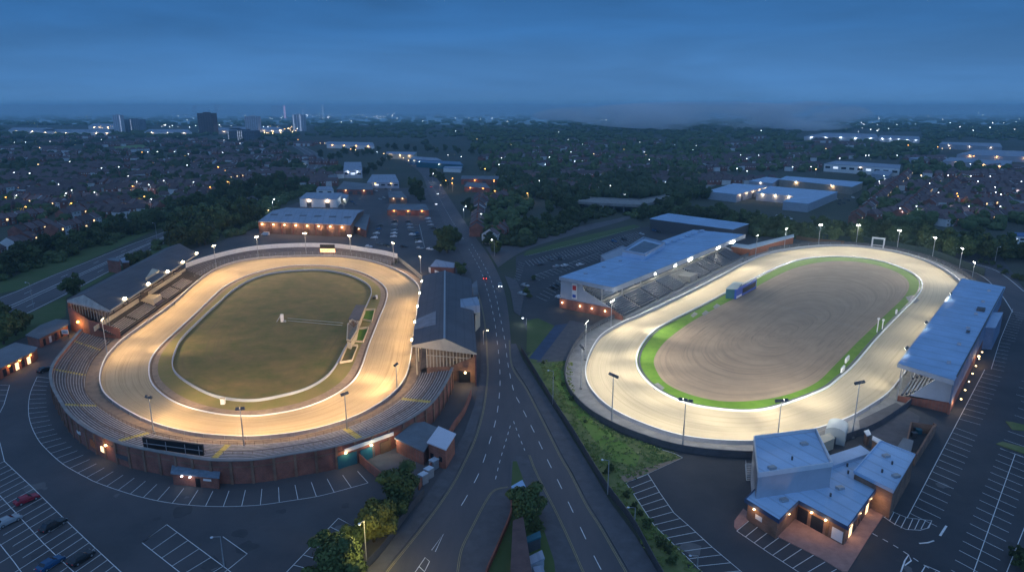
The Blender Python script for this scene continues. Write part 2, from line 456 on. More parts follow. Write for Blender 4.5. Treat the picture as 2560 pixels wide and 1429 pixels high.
def haze_box(name, lo, hi, dens, col, label, kind='stuff', noise=None):
    b = MB(); b.box([(a + c) / 2 for a, c in zip(lo, hi)], [c - a for a, c in zip(lo, hi)])
    m = bpy.data.materials.new(name); m.use_nodes = True; nn = m.node_tree.nodes; nn.clear()
    out = nn.new('ShaderNodeOutputMaterial'); v = nn.new('ShaderNodeVolumePrincipled')
    v.inputs['Color'].default_value = (*col, 1); v.inputs['Density'].default_value = dens; v.inputs['Anisotropy'].default_value = 0.3 if name == 'haze' else 0.0
    m.node_tree.links.new(v.outputs[0], out.inputs['Volume'])
    return tag(b.build(name, m), label, None, None, kind)
haze_box('haze', (-9500, -300, -2), (9500, 12500, 120), 0.00014, (0.5, 0.84, 1.0), 'thin blue evening haze lying over the town and fields')

# ================================================================ GROUND
b = MB(); b.poly([(-9400, -200), (9400, -200), (9400, 12400), (-9400, 12400)], 0)
SUB = mat('suburb_ground', (0.035, 0.055, 0.022), 0.95, scale=0.012, col2=(0.07, 0.07, 0.06), detail=12)
struct('ground', b, SUB, 'dark built-up plain of gardens, streets and fields reaching the horizon')
Zc = [0.02]
def sheet(name, pts, m, z, label):
    b = MB(); b.poly(px(pts, z)); return struct(name, b, m, label)
# yards round both stadiums
sheet('car_park_ground', [(-300, 1500), (-300, 900), (0, 868), (170, 800), (400, 700), (420, 640), (560, 600), (640, 560), (680, 530), (760, 500), (900, 470), (1070, 470), (1110, 520), (1215, 720), (1225, 950), (1150, 1160), (1030, 1340), (900, 1520)], ASPH, 0.03, 'worn grey asphalt round the left stadium')
sheet('car_park_ground', [(1290, 640), (1590, 575), (1640, 560), (1900, 590), (2500, 640), (2620, 800), (2700, 1520), (1700, 1520), (1560, 1206), (1706, 1143), (1420, 905), (1330, 860), (1290, 760)], ASPH_D, 0.03, 'dark new asphalt round the right stadium')
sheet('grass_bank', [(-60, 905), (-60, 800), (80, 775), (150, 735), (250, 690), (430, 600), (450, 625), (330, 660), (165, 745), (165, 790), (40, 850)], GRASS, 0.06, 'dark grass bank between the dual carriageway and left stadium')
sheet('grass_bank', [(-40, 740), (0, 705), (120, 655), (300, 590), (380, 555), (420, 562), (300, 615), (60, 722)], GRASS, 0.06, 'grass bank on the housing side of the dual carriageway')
# left dual carriageway
Lc = line([(-60, 765), (0, 745), (100, 700), (200, 660), (300, 620), (420, 575), (500, 535), (560, 508), (640, 488), (700, 468), (742, 440), (768, 415), (768, 395), (752, 378), (720, 360), (690, 350)], 0.1, 60)
Rc = line([(-60, 850), (60, 790), (150, 745), (250, 692), (330, 650), (430, 598), (520, 552), (600, 515), (670, 492), (730, 470), (790, 440), (815, 415), (808, 395), (780, 376), (740, 358), (700, 349)], 0.1, 60)
def road_from(name, A, B, m, z, label):
    b = MB(); n = len(A)
    vs = [(p.x, p.y, z) for p in A] + [(p.x, p.y, z) for p in B]
    b.add(vs, [(i, i + 1, i + 1 + n, i + n) for i in range(n - 1)])
    o = struct(name, b, m, label)
    if o.data.polygons[0].normal.z < 0: o.data.flip_normals()
    return o
road_from('dual_carriageway', Lc, Rc, ROADM, 0.10, 'dual carriageway curving past the left stadium towards the town')
b = MB()
b.ribbon(lerpc(Lc, Rc, .04), .25, .13); b.ribbon(lerpc(Lc, Rc, .96), .3, .13); b.ribbon(lerpc(Lc, Rc, .46), .35, .13); b.ribbon(lerpc(Lc, Rc, .54), .25, .13)
for t in (.25, .75):
    q = resample(lerpc(Lc, Rc, t), 260)
    for i in range(0, 256, 5): b.ribbon(q[i:i + 2], .22, .13)
struct('road_marking', b, PAINT, 'white lane lines on the dual carriageway')

# main road and its fork
ML = [(1000, 396), (1035, 418), (1056, 440), (1072, 480), (1096, 530), (1133, 600), (1160, 650), (1182, 700), (1200, 760), (1210, 820), (1214, 880), (1215, 940), (1205, 1020), (1185, 1092), (1161, 1145), (1131, 1203), (1093, 1260), (1043, 1326), (960, 1428), (890, 1520)]
MR = [(1010, 392), (1060, 412), (1082, 430), (1108, 470), (1140, 520), (1180, 580), (1216, 630), (1244, 680), (1262, 730), (1272, 790), (1277, 850), (1284, 915), (1320, 972), (1361, 1051), (1406, 1140), (1431, 1182), (1471, 1260), (1507, 1316), (1572, 1428), (1630, 1520)]
A, B = line(ML, .1, 90), line(MR, .1, 90)
road_from('main_road', A, B, ROADM, 0.10, 'main road running between the two stadiums and forking towards the camera')
ISL = [(1278, 1150), (1291, 1137), (1318, 1137), (1338, 1187), (1386, 1283), (1421, 1359), (1451, 1428), (1500, 1530), (1145, 1530), (1151, 1428), (1161, 1371), (1189, 1313), (1219, 1255), (1240, 1227), (1272, 1219)]
b = MB(); b.prism(px(ISL), 0.0, 0.22); struct('fork_pavement', b, PAVE, 'kerbed pavement island inside the fork of the road')
# pavements each side
PL = [(1186, 700), (1196, 760), (1200, 820), (1202, 880), (1200, 940), (1187, 1010), (1162, 1080), (1130, 1140), (1092, 1200), (1050, 1262), (990, 1340), (908, 1440), (850, 1520)]
MLs = ML[7:]
b = MB(); b.prism(px(PL + MLs[::-1]), 0.0, 0.2); struct('pavement', b, PAVE, 'pavement between the left stadium yard and the main road')
PR = [(1290, 860), (1307, 900), (1340, 952), (1388, 1026), (1438, 1108), (1482, 1180), (1527, 1258), (1588, 1340), (1650, 1440), (1700, 1520)]
b = MB(); b.prism(px([(1275, 860), (1284, 915), (1320, 972), (1361, 1051), (1406, 1140), (1431, 1182), (1471, 1260), (1507, 1316), (1572, 1428), (1630, 1520)] + PR[::-1]), 0.0, 0.2); struct('pavement', b, PAVE, 'pavement along the fenced side of the right stadium')
b = MB(); b.prism(px([(1285, 780), (1277, 730), (1262, 690), (1290, 700), (1310, 740), (1300, 790)]), 0.0, 0.2); struct('pavement', b, PAVE, 'pavement corner at the entrance of the right car park')
# side road from the bridge to the main road
A, B = line([(1575, 538), (1530, 549), (1430, 570), (1290, 606), (1215, 618)], .06, 30), line([(1575, 546), (1545, 556), (1450, 582), (1320, 622), (1245, 668)], .06, 30)
road_from('side_road', A, B, ROADM, 0.065, 'side road running down from the bridge to the main road')
sheet('grass_verge', [(1308, 640), (1316, 628), (1450, 592), (1585, 561), (1600, 566), (1470, 606)], GRASS, .08, 'green verge between side road and right car park')
def dashes(b, pts, w, on, off, z=.24, flat=0):
    q = line(pts, z); L_ = sum((q[i + 1] - q[i]).length for i in range(len(q) - 1))
    k = max(2, int(L_ / .5)); q = resample(q, k); st = L_ / (k - 1); i = 0
    while i < k - 1:
        j = min(k - 1, i + max(1, round(on / st))); b.ribbon(q[i:j + 1], w, z); i = j + round(off / st)
b = MB()
dashes(b, [(1172, 622), (1198, 668), (1212, 706), (1225, 751), (1236, 800), (1242, 845), (1248, 900), (1250, 961), (1242, 1036), (1224, 1104), (1202, 1170), (1182, 1212), (1159, 1253), (1131, 1296)], .16, 4, 5, .13)
dashes(b, [(1179, 610), (1219, 680), (1238, 735), (1250, 790), (1262, 850), (1270, 910), (1284, 975), (1300, 1009), (1338, 1084), (1368, 1147), (1401, 1213), (1440, 1294), (1480, 1378), (1510, 1436)], .16, 4, 5, .13)
dashes(b, [(1062, 440), (1090, 480), (1120, 535), (1160, 600)], .18, 4, 5, .13)
dashes(b, [(1276, 1063), (1262, 1110), (1250, 1150), (1238, 1200)], .14, 1.5, 2, .13)
dashes(b, [(1284, 1052), (1296, 1085), (1312, 1125)], .14, 1.5, 2, .13)
for p in ([(1079, 1374), (1109, 1333), (1088, 1378)], [(1030, 1440), (1063, 1392), (1074, 1402)], [(1074, 1402), (1055, 1440)], [(1048, 1415), (1062, 1428)]): b.ribbon(line(p, .13, None, False), .14, .13)
struct('road_marking', b, PAINT, 'white lane lines and arrow on the main road')
b = MB()
def offl(pts, w, m_off, z=.14, bb=None): (bb or b).ribbon(line(pts, z), w, z, m_off)
offl(MLs, .12, .35); offl(MLs, .12, .65)
offl(MR[10:], .12, -.35); offl(MR[10:], .12, -.65)
offl(ISL[2:8], .12, .35); offl(ISL[2:8], .12, .65); offl(ISL[9:], .12, .35); offl(ISL[9:], .12, .65)
struct('yellow_line', b, YPAINT, 'double yellow lines beside the kerbs of the main road')
def fence(name, pts, hh, m, label, post=3.0, t=.12, z0=0.0, solid=True, rail=None, group=None, pm=None, closed=False):
    """fence or barrier with its posts as parts"""
    P = [Vector(p) for p in pts]
    r = thing(name, label, 'fence' if 'fence' in name or 'rail' in name else 'barrier', (P[0].x, P[0].y, z0), group)
    bb = MB()
    if solid: bb.wall(P, t, z0 + .05, z0 + hh, closed).build('panel', m, r)
    else:
        n_r = rail or 2
        for k in range(n_r):
            zz = z0 + hh * (k + 1) / n_r; bb.wall(P, .06, zz - .07, zz, closed)
        bb.build('rail', m, r)
    if post:
        Q = P + [P[0]] if closed else P
        L_ = sum((Q[i + 1] - Q[i]).length for i in range(len(Q) - 1)); n = min(95, max(2, int(L_ / post))); q = resample(P, n, closed)
        pb = local(); pb.box((0, 0, (hh + .1) / 2), (.12, .12, hh + .1)); first = pb.build('post', pm or m, r)
        for i, p in enumerate(q):
            o = first if i == 0 else dup(first, r)
            o.location = (p.x - P[0].x, p.y - P[0].y, 0)
    return r
fence('roadside_fence', line([(1303, 878), (1330, 923), (1381, 1008), (1431, 1085), (1476, 1160), (1522, 1233), (1582, 1314), (1643, 1426), (1700, 1520)]), 1.9, GREYD, 'long dark fence beside the road below the right stadium', 4)
fence('yard_fence', line([(908, 1430), (960, 1375), (1003, 1310), (1040, 1262), (1060, 1238)]), 1.8, GREYD, 'dark mesh fence behind the bushes of the left car park', 3)
b = MB(); b.wall(line([(1047, 1225), (1075, 1180), (1100, 1140), (1130, 1080), (1160, 1035), (1178, 990)]), .3, 0, 2.0); tag(b.build('yard_wall', BRICK), 'low brick wall curving beside the road by the left stadium', 'wall')
b = MB(); b.wall(line([(1277, 1245), (1277, 1290), (1250, 1360), (1216, 1440), (1206, 1500)]), .3, .2, 1.3); tag(b.build('garden_wall', BRICK), 'brown garden wall inside the fork of the road', 'wall')
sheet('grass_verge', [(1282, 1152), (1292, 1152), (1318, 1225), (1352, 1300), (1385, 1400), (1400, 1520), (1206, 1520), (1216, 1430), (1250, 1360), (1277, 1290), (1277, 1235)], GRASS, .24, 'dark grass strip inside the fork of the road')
sheet('grass_verge', [(1340, 870), (1380, 885), (1425, 900), (1429, 961), (1456, 1015), (1507, 1062), (1557, 1088), (1633, 1113), (1704, 1144), (1617, 1184), (1563, 1206), (1590, 1245), (1635, 1311), (1760, 1440), (1830, 1520), (1700, 1520), (1643, 1426), (1582, 1314), (1522, 1233), (1476, 1160), (1431, 1085), (1381, 1008), (1330, 923), (1318, 890)], SCRUB, .07, 'rough green bank between the road and right stadium')
sheet('grass_verge', [(1380, 905), (1420, 940), (1440, 990), (1490, 1060), (1560, 1105), (1600, 1140), (1590, 1165), (1530, 1150), (1470, 1080), (1420, 1010), (1385, 955)], mat('spill_lit_grass', (.08, .2, .015), .95, scale=.2, col2=(.2, .25, .06), detail=11, bump=.5), .1, 'mown green strip on the bank beside the right stadium')  # green raised to carry the spill light of the stadium
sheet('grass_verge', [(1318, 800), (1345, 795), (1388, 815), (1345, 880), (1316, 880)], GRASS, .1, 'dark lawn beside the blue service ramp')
sheet('service_ramp', [(1388, 812), (1420, 808), (1350, 900), (1322, 895)], mat('blue_ramp', (0.03, 0.06, 0.12), .8, scale=.3), .12, 'dark blue surfaced ramp beside the right stadium')
sheet('yard_ground', [(1425, 800), (1490, 815), (1478, 850), (1430, 900), (1340, 905)], PAVE, .1, 'pale concrete yard outside the right track bend')
sheet('path', [(1640, 1160), (1706, 1143), (1617, 1184), (1563, 1206), (1548, 1190)], PATH, .11, 'bare path beside the lower right car park')

# ================================================================ TRACKS
SLo = [(700,645),(766,643),(841,643),(917,653),(980,673),(1018,693),(1043,716),(1047,736),(1042,774),(1036,822),(1030,862),(1023,912),(1013,948),(993,978),(955,1011),(892,1046),(824,1070),(741,1089),(640,1099),(605,1099),(504,1092),(428,1077),(373,1059),(327,1036),(285,1009),(259,981),(253,948),(259,920),(272,893),(302,860),(327,840),(353,821),(428,767),(479,721),(516,691),(554,669),(605,654),(650,648)]
SLi = [(640,681),(716,666),(791,663),(867,671),(917,686),(955,709),(970,731),(965,761),(952,792),(940,824),(925,862),(907,918),(892,946),(867,971),(816,1001),(753,1024),(690,1036),(640,1043),(600,1042),(554,1039),(479,1024),(428,1004),(390,976),(373,951),(370,920),(378,893),(403,862),(441,827),(479,792),(516,757),(554,721),(592,700)]
SLw = [(640,696),(690,683),(766,677),(816,678),(867,688),(904,703),(925,719),(929,736),(920,759),(905,790),(893,815),(880,845),(862,875),(841,915),(816,946),(766,976),(703,993),(640,1005),(579,1002),(529,991),(479,966),(441,938),(431,913),(438,883),(453,852),(491,812),(542,764),(592,721)]
SRo = [(1920,636),(2021,620),(2090,616),(2147,618),(2247,633),(2323,658),(2373,686),(2404,714),(2418,745),(2396,782),(2333,847),(2273,920),(2220,986),(2172,1021),(2121,1051),(2071,1069),(2010,1088),(1940,1104),(1877,1112),(1784,1108),(1708,1099),(1633,1077),(1582,1056),(1532,1031),(1494,999),(1471,966),(1465,936),(1469,910),(1482,877),(1507,842),(1557,812),(1607,790),(1658,766),(1708,742),(1759,716),(1809,690),(1859,663)]
SRi = [(1920,678),(1970,656),(2033,643),(2121,642),(2197,651),(2247,666),(2285,683),(2308,701),(2311,715),(2298,741),(2260,779),(2197,845),(2137,915),(2096,951),(2071,971),(2021,993),(1970,1011),(1920,1026),(1859,1031),(1784,1024),(1733,1016),(1683,999),(1633,971),(1602,941),(1589,915),(1589,890),(1602,862),(1633,827),(1683,798),(1746,767),(1809,734),(1859,709)]
SRd = [(1920,701),(1958,681),(2008,663),(2071,653),(2147,654),(2210,668),(2255,686),(2275,706),(2275,721),(2260,744),(2222,779),(2184,817),(2147,852),(2084,916),(2046,953),(1996,978),(1920,998),(1834,1005),(1771,999),(1708,981),(1663,958),(1643,931),(1634,900),(1653,865),(1683,837),(1733,802),(1796,767),(1860,733)]
def curve_of(pts, C, n=240): return radial(cat_rom(px(pts), 8, True), C, n)
CLc = G(700, 830); CRc = G(1950, 840)
Lo, Li, Lw = [curve_of(p, CLc) for p in (SLo, SLi, SLw)]
Ro, Ri, Rd = [curve_of(p, CRc) for p in (SRo, SRi, SRd)]
ring_obj('sand_track', Lo, Li, .16, SAND_L, 'warm-lit sand racing track of the left stadium', 4)
ring_obj('running_path', Li, lerpc(Li, Lw, .4), .14, PATH, 'brown cinder strip inside the left track')
ring_obj('inner_verge', lerpc(Li, Lw, .4), Lw, .15, GRASS_R, 'yellow-green grass strip inside the left track')
def fan(name, A, C, z, m, label):
    return ring_obj(name, A, [Vector((C.x, C.y, 0)).lerp(a, .002) for a in A], z, m, label, 12)
fan('infield_grass', Lw, CLc, .13, GRASS_O, 'dull olive grass infield of the left track')
ring_obj('sand_track', Ro, Ri, .16, SAND_R, 'pale floodlit sand racing track of the right stadium', 4)
ring_obj('inner_verge', Ri, Rd, .15, GRASS_V, 'bright green grass ring inside the right track')
fan('infield_dirt', Rd, CRc, .14, DIRT, 'grey-brown raked dirt infield of the right track')
# surrounding paved strips
ring_obj('walkway', shrink(Ro, -6.5), Ro, .12, CONC, 'concrete walkway round the outside of the right track')
ring_obj('walkway', shrink(Lo, -4.2), Lo, .12, PATH, 'worn brown walkway round the outside of the left track')
def rim(name, A, off, hh, t, m, label, cat='kerb'):
    b = MB(); b.wall(shrink(A, off), t, .1, hh, True); return tag(b.build(name, m), label, cat)
rim('track_kerb', Li, .3, .45, .35, WHITE, 'white kerb along the inside of the left sand track')
rim('infield_wall', Lw, 0, .95, .3, GREYW, 'low grey-white wall round the left infield', 'wall')
rim('track_kerb', Ri, .35, .55, .5, WHITE, 'white kerb along the inside of the right sand track')
rim('dark_channel', Ri, 1.3, .3, .5, GREYD, 'dark drain channel behind the right inner kerb', 'drain')
rim('dark_channel', Li, 1.0, .25, .35, TIMBER, 'brown drain channel behind the left inner kerb', 'drain')
def barrier(name, A, off, hh, m, label, gap=4.0, cap=None):
    P = shrink(A, off)
    r = thing(name, label, 'barrier', (P[0].x, P[0].y, 0))
    MB().wall(P, .22, .1, hh, True).build('panel', m, r)
    MB().wall(P, .34, hh + .002, hh + .1, True).build('cap_rail', cap or WHITE, r)
    L_ = sum((P[i] - P[i - 1]).length for i in range(len(P))); q = resample(P, 96, True)
    q2 = shrink(q, -.2); pb = local(); pb.box((0, 0, hh / 2), (.12, .12, hh)); f0 = pb.build('post', STEEL, r)
    for i, p in enumerate(q2):
        o = f0 if i == 0 else dup(f0, r); o.location = (p.x - P[0].x, p.y - P[0].y, 0)
barrier('track_barrier', Lo, -.25, 1.15, mat('weathered_board', (.4, .36, .35), .8, var=.2, scale=.8), 'grey-white board barrier round the left sand track')
barrier('track_barrier', Ro, -.25, 1.25, mat('pale_board', (.45, .45, .47), .7, var=.12, scale=.8), 'pale board barrier round the right sand track')
rim('boundary_wall', Ro, -6.6, 1.9, .25, mat('boundary_board', (.09, .09, .1), .7, scale=.6), 'dark boundary fence ringing the right track walkway', 'fence')
fence('walkway_rail', shrink(Ro, -6.2), 1.2, STEEL, 'thin steel handrail round the right track walkway', 5, solid=False, closed=True)
# rail lines across the infields
b = MB(); q = line([(719, 795), (858, 807)], .2, None, False); b.wall(q, .08, .1, .3); q = line([(719, 801), (856, 813)], .2, None, False); b.wall(q, .08, .1, .3); tag(b.build('equipment_rail', STEEL), 'pair of white rails across the left infield grass', 'rail')
b = MB(); b.ribbon(line([(1880, 742), (1980, 773), (2070, 800), (2180, 826)], .17, None, False), .18, .17); struct('start_line', b, CONC, 'faint pale line across the right dirt infield')

# ================================================================ PARKING BAY LINES
def comb(b, A, B, n, w=.12, z=.09, i0=0, i1=None):
    a, c = resample(line(A, z), n), resample(line(B, z), n)
    for i in range(i0, n if i1 is None else i1): b.ribbon([a[i], c[i]], w, z)
def poly_l(b, pts, w=.13, z=.09, smooth=False): b.ribbon(line(pts, z, None, smooth), w, z)
b = MB()
Oc = [(93,941),(76,981),(71,1021),(76,1056),(93,1094),(116,1122),(159,1160),(219,1194),(242,1205),(292,1223),(348,1240),(413,1254),(481,1262),(552,1265),(622,1263),(659,1260),(728,1250),(796,1239),(859,1223),(920,1206)]
Ic = [(125,945),(116,975),(116,1006),(120,1035),(132,1065),(151,1092),(191,1124),(239,1157),(270,1172),(304,1185),(354,1199),(408,1213),(466,1220),(526,1226),(591,1225),(655,1221),(718,1214),(779,1204),(839,1191),(894,1177)]
comb(b, Oc, Ic, 40); poly_l(b, Oc, smooth=True)
struct('bay_line', b, PAINT, 'curved row of white parking bay lines under the left stadium wall')
b = MB()
O3 = [(-30,1050),(0,1107),(11,1152),(83,1219),(156,1291),(217,1349),(302,1428),(400,1515)]
poly_l(b, O3); poly_l(b, [(-20,1218),(0,1238),(60,1303),(108,1356),(146,1393),(230,1470)]); poly_l(b, [(-10,1350),(0,1359),(35,1403),(53,1428),(110,1500)])
o_, s_ = G(11, 1152, .09), G(302, 1428, .09); d_ = (s_ - o_); nb = round(d_.length / 2.75); dv = G(64, 1301, .09) - G(128, 1264, .09); dv = dv.normalized()
for i in range(nb + 6):
    p = o_ + d_ * (i / nb); b.ribbon([p, p + dv * 10.2], .12, .09)
    if i % 2 == 0: b.ribbon([p + dv * 10.2, p + dv * 15], .12, .09)
poly_l(b, [(0,962),(24,962),(10,1010),(0,1030)]); poly_l(b, [(0,974),(20,974)]); poly_l(b, [(0,986),(16,986)]); poly_l(b, [(0,1001),(12,1001)])
struct('bay_line', b, PAINT, 'white parking bay lines with parked cars at the lower left')
b = MB()
poly_l(b, [(355,1355),(417,1310),(558,1414),(600,1446)]); poly_l(b, [(355,1355),(448,1428),(500,1470)]); comb(b, [(417,1310),(558,1414)], [(355,1355),(485,1456)], 6)
poly_l(b, [(557,1340),(618,1383),(585,1410),(560,1430)])
struct('bay_line', b, PAINT, 'block of white bay lines beside the lone lamp post')
b = MB()
poly_l(b, [(888,1317),(846,1294),(716,1429),(640,1510)]); comb(b, [(846,1294),(716,1429),(655,1495)], [(888,1317),(778,1431),(716,1500)], 9)
struct('bay_line', b, PAINT, 'white bay lines beside the lit bushes')
b = MB()
comb(b, [(1620,1184),(1650,1231),(1685,1281),(1721,1312),(1779,1365),(1854,1428),(1900,1470)], [(1565,1206),(1587,1238),(1635,1311),(1690,1360),(1756,1429),(1800,1475)], 17)
poly_l(b, [(1706,1143),(1617,1184),(1565,1206),(1587,1238),(1635,1311),(1756,1429),(1820,1500)]); poly_l(b, [(1620,1184),(1650,1231),(1685,1281),(1721,1312),(1779,1365),(1854,1428),(1930,1500)])
poly_l(b, [(1706,1143),(1690,1134),(1640,1118)])
struct('bay_line', b, PAINT, 'white bay lines of the dark lower right car park')
b = MB()
comb(b, [(1842,1326),(1920,1379),(1996,1428),(2090,1490)], [(1884,1291),(1951,1333),(2057,1399),(2150,1460)], 11); poly_l(b, [(1842,1326),(1920,1379),(1996,1428),(2090,1490)])
struct('bay_line', b, PAINT, 'white bay lines in front of the clubhouse')
b = MB()
def offcomb(b, A, B, n, d0, d1, back=None):
    a = resample(line([A, B], .09, None, False), n); v = G(*d1, .09) - G(*d0, .09)
    for p in a:
        b.ribbon([p - (v * back if back else v * 0), p + v], .12, .09)
poly_l(b, [(2462,923),(2307,1219),(2268,1293)]); offcomb(b, (2458,932), (2398,1046), 11, (2410,1020), (2462,1034)); offcomb(b, (2388,1068), (2276,1282), 15, (2367,1102), (2424,1124))
poly_l(b, [(2532,772),(2500,850),(2478,922)]); offcomb(b, (2530,778), (2502,845), 12, (2510,830), (2545,838)); offcomb(b, (2498,855), (2478,920), 8, (2490,880), (2520,886))
struct('bay_line', b, PAINT, 'white bay lines beside the far right stand')
b = MB()
poly_l(b, [(2538,1134),(2434,1428),(2405,1510)]); offcomb(b, (2538,1134), (2426,1450), 17, (2491,1268), (2535,1288), 1.0)
poly_l(b, [(2600,1220),(2517,1428),(2490,1500)]); offcomb(b, (2560,985), (2500,1120), 8, (2520,1060), (2575,1078))
offcomb(b, (2560,935), (2540,985), 4, (2520,1060), (2575,1078))
struct('bay_line', b, PAINT, 'long double row of white bay lines at the right edge')
b = MB()
poly_l(b, [(2220,1273),(2268,1293),(2330,1300),(2322,1318),(2300,1324),(2265,1322),(2235,1308),(2208,1290)], smooth=False); comb(b, [(2220,1273),(2268,1293),(2330,1300)], [(2212,1292),(2255,1320),(2318,1320)], 8)
poly_l(b, [(2366,1313),(2350,1338)], .4); poly_l(b, [(2298,1357),(2320,1355),(2335,1350)], .3); dashes(b, [(2181,1332),(2240,1365),(2310,1411),(2360,1440)], .18, 1.3, 1, .09)
poly_l(b, [(2252,1429),(2262,1400),(2272,1385),(2278,1400),(2262,1412)], .25); poly_l(b, [(2304,1429),(2314,1412),(2350,1428)], .2)
struct('bay_line', b, PAINT, 'white hatching, dashes and arrows by the clubhouse corner')
b = MB()
comb(b, [(1313,652),(1590,580)], [(1326,665),(1606,590)], 40); comb(b, [(1350,700),(1480,655),(1520,640)], [(1328,690),(1455,645),(1500,630)], 18); comb(b, [(1300,700),(1312,660)], [(1285,695),(1296,655)], 8)
comb(b, [(1400,640),(1600,592)], [(1412,648),(1616,600)], 24); poly_l(b, [(1316,640),(1600,568)]); poly_l(b, [(1330,690),(1395,668),(1500,630)]); comb(b, [(1340,740),(1390,700)], [(1368,752),(1410,712)], 7)
struct('bay_line', b, PAINT, 'rows of white bay lines behind the right grandstand')
b = MB()
poly_l(b, [(1048,560),(1062,620)]); poly_l(b, [(950,560),(938,600)]); comb(b, [(1046,556),(1056,612)], [(1030,556),(1036,612)], 9); comb(b, [(992,552),(992,615)], [(975,552),(975,615)], 12)
struct('bay_line', b, PAINT, 'faint white bay lines in the car park beyond the left track')

# ================================================================ BUILDING KIT
class Bld:
    """walls from a roof outline seen in the photo, roof on top, panels and lamps on its faces"""
    def __init__(s, name, label, cat, roof, z, wm, rm, over=.35, slab=.3, par=0.0, group=None, ridge=None, pm=None):
        R = [G(a, b_, z) for a, b_ in roof]
        n = len(R); area = sum(R[i].x * R[(i + 1) % n].y - R[(i + 1) % n].x * R[i].y for i in range(n))
        if area < 0: R = R[::-1]
        s.flip = area < 0
        s.R = R; s.n = n; s.z = z
        c = sum(R, Vector()) / n
        s.root = thing(name, label, cat, (c.x, c.y, 0), group)
        s.W = []
        for i in range(n):
            a, p, q = R[i - 1], R[i], R[(i + 1) % n]
            d1 = (p - a).normalized(); d2 = (q - p).normalized()
            n1 = Vector((-d1.y, d1.x, 0)); n2 = Vector((-d2.y, d2.x, 0)); m = (n1 + n2)
            m = m / max(.3, m.dot(n1)) if m.length > .01 else n1
            s.W.append(p + m * over)
        MB().prism(s.W, 0, z - slab + .01, top=False).build('wall', wm, s.root)
        zz = [z] * n
        rb = MB().prism(R, z - slab, z, bottom=True)
        s.roof = rb.build('roof', rm, s.root)
        if par: MB().wall(s.W, .3, z - .05, z + par, True).build('parapet', pm or wm, s.root)
        s.c = c
    def edge(s, i):
        i %= s.n; a, q = s.W[i], s.W[(i + 1) % s.n]; d = q - a; L_ = d.length; d = Vector((d.x, d.y, 0)).normalized()
        return a, d, Vector((d.y, -d.x, 0)), L_
    def facing(s):
        """edge facing the camera most, longest first"""
        best, bi = 0, 0
        for i in range(s.n):
            a, d, nn, L_ = s.edge(i); v = -(a + d * L_ / 2); v.z = 0
            k = L_ * nn.dot(v.normalized())
            if k > best: best, bi = k, i
        return bi
    def panel(s, i, t, wd, z0, z1, m, name='window', pro=.07, label=None):
        a, d, nn, L_ = s.edge(i); p = a + d * L_ * t + nn * (pro / 2)
        o = MB().box((p.x, p.y, (z0 + z1) / 2), (wd, pro, z1 - z0), math.atan2(d.y, d.x)).build(name, m, s.root)
        if label: o['label'] = label
        return o
    def lamp(s, i, t, z, em, power=0, col=(1, .6, .3), sz=.5, name='wall_lamp'):
        a, d, nn, L_ = s.edge(i); p = a + d * L_ * t + nn * .25
        o = MB().box((p.x, p.y, z), (sz, .4, sz * .6), math.atan2(d.y, d.x)).build(name, em, s.root)
        if power: q = p + nn * .9; point_light((q.x, q.y, z - .2), power, col)
        return o
def roofbit(bl, name, pxy, z, size, m, rz=0.0):
    g = G(*pxy, z); return MB().box((g.x, g.y, z + size[2] / 2), size, rz).build(name, m, bl.root)

# ================================================================ LEFT STADIUM: TERRACES
TW = [(205,820),(171,860),(133,910),(128,953),(151,1001),(176,1036),(227,1074),(302,1107),(378,1124),(460,1139),(541,1149),(640,1147),(736,1132),(841,1114),(942,1082),(1018,1049),(1081,1004),(1118,948),(1131,918)]
TZ = 5.6
tw = cat_rom(px(TW, TZ), 8)
for p in tw: p.z = 0
closed = tw + [G(1150, 700), G(300, 640)]
def open_radial(cl, C, n, pts_ok):
    R_ = []
    m = len(cl)
    for k in range(n):
        a = 2 * math.pi * k / n; d = Vector((math.cos(a), math.sin(a))); best = None; bi = 0
        for i in range(m):
            p, q = cl[i] - C, cl[(i + 1) % m] - C; e = q - p; den = d.x * e.y - d.y * e.x
            if abs(den) < 1e-9: continue
            t = (p.x * e.y - p.y * e.x) / den; u = (p.x * d.y - p.y * d.x) / den
            if t > 0 and 0 <= u <= 1 and (best is None or t > best): best = t; bi = i
        R_.append((Vector((C.x + d.x * best, C.y + d.y * best, 0)), bi < pts_ok))
    return R_
NR = 240
orad = open_radial(closed, CLc, NR, len(tw) - 1)
inn = shrink(Lo, -4.2)
inn = radial(inn, CLc, NR)
ks = [k for k in range(NR) if orad[k][1]]
# put them in one anticlockwise run
start = next(k for k in ks if (k - 1) % NR not in ks); run = []
k = start
while k in ks: run.append(k); k = (k + 1) % NR
IN = [inn[k] for k in run]; OUT = [orad[k][0] for k in run]
def steps(b, bn, I, O, n, z0, z1, nose=True, base=0.0):
    """concrete steps from curve I up to curve O; bn collects the pale nosings"""
    for k in range(n):
        a = [p.lerp(q, k / n) for p, q in zip(I, O)]; c = [p.lerp(q, (k + 1) / n) for p, q in zip(I, O)]
        z = z0 + (z1 - z0) * k / (n - 1) if n > 1 else z0; zp = z0 + (z1 - z0) * (k - 1) / (n - 1) if k else base
        m = len(a)
        b.add([(p.x, p.y, z) for p in a] + [(p.x, p.y, z) for p in c], [(i, i + 1, i + 1 + m, i + m) for i in range(m - 1)])
        b.add([(p.x, p.y, zp) for p in a] + [(p.x, p.y, z) for p in a], [(i, i + 1, i + 1 + m, i + m) for i in range(m - 1)])
        if nose:
            e = [p.lerp(q, (k + .24) / n) for p, q in zip(I, O)]
            bn.add([(p.x, p.y, z + .015) for p in a] + [(p.x, p.y, z + .015) for p in e], [(i, i + 1, i + 1 + m, i + m) for i in range(m - 1)])
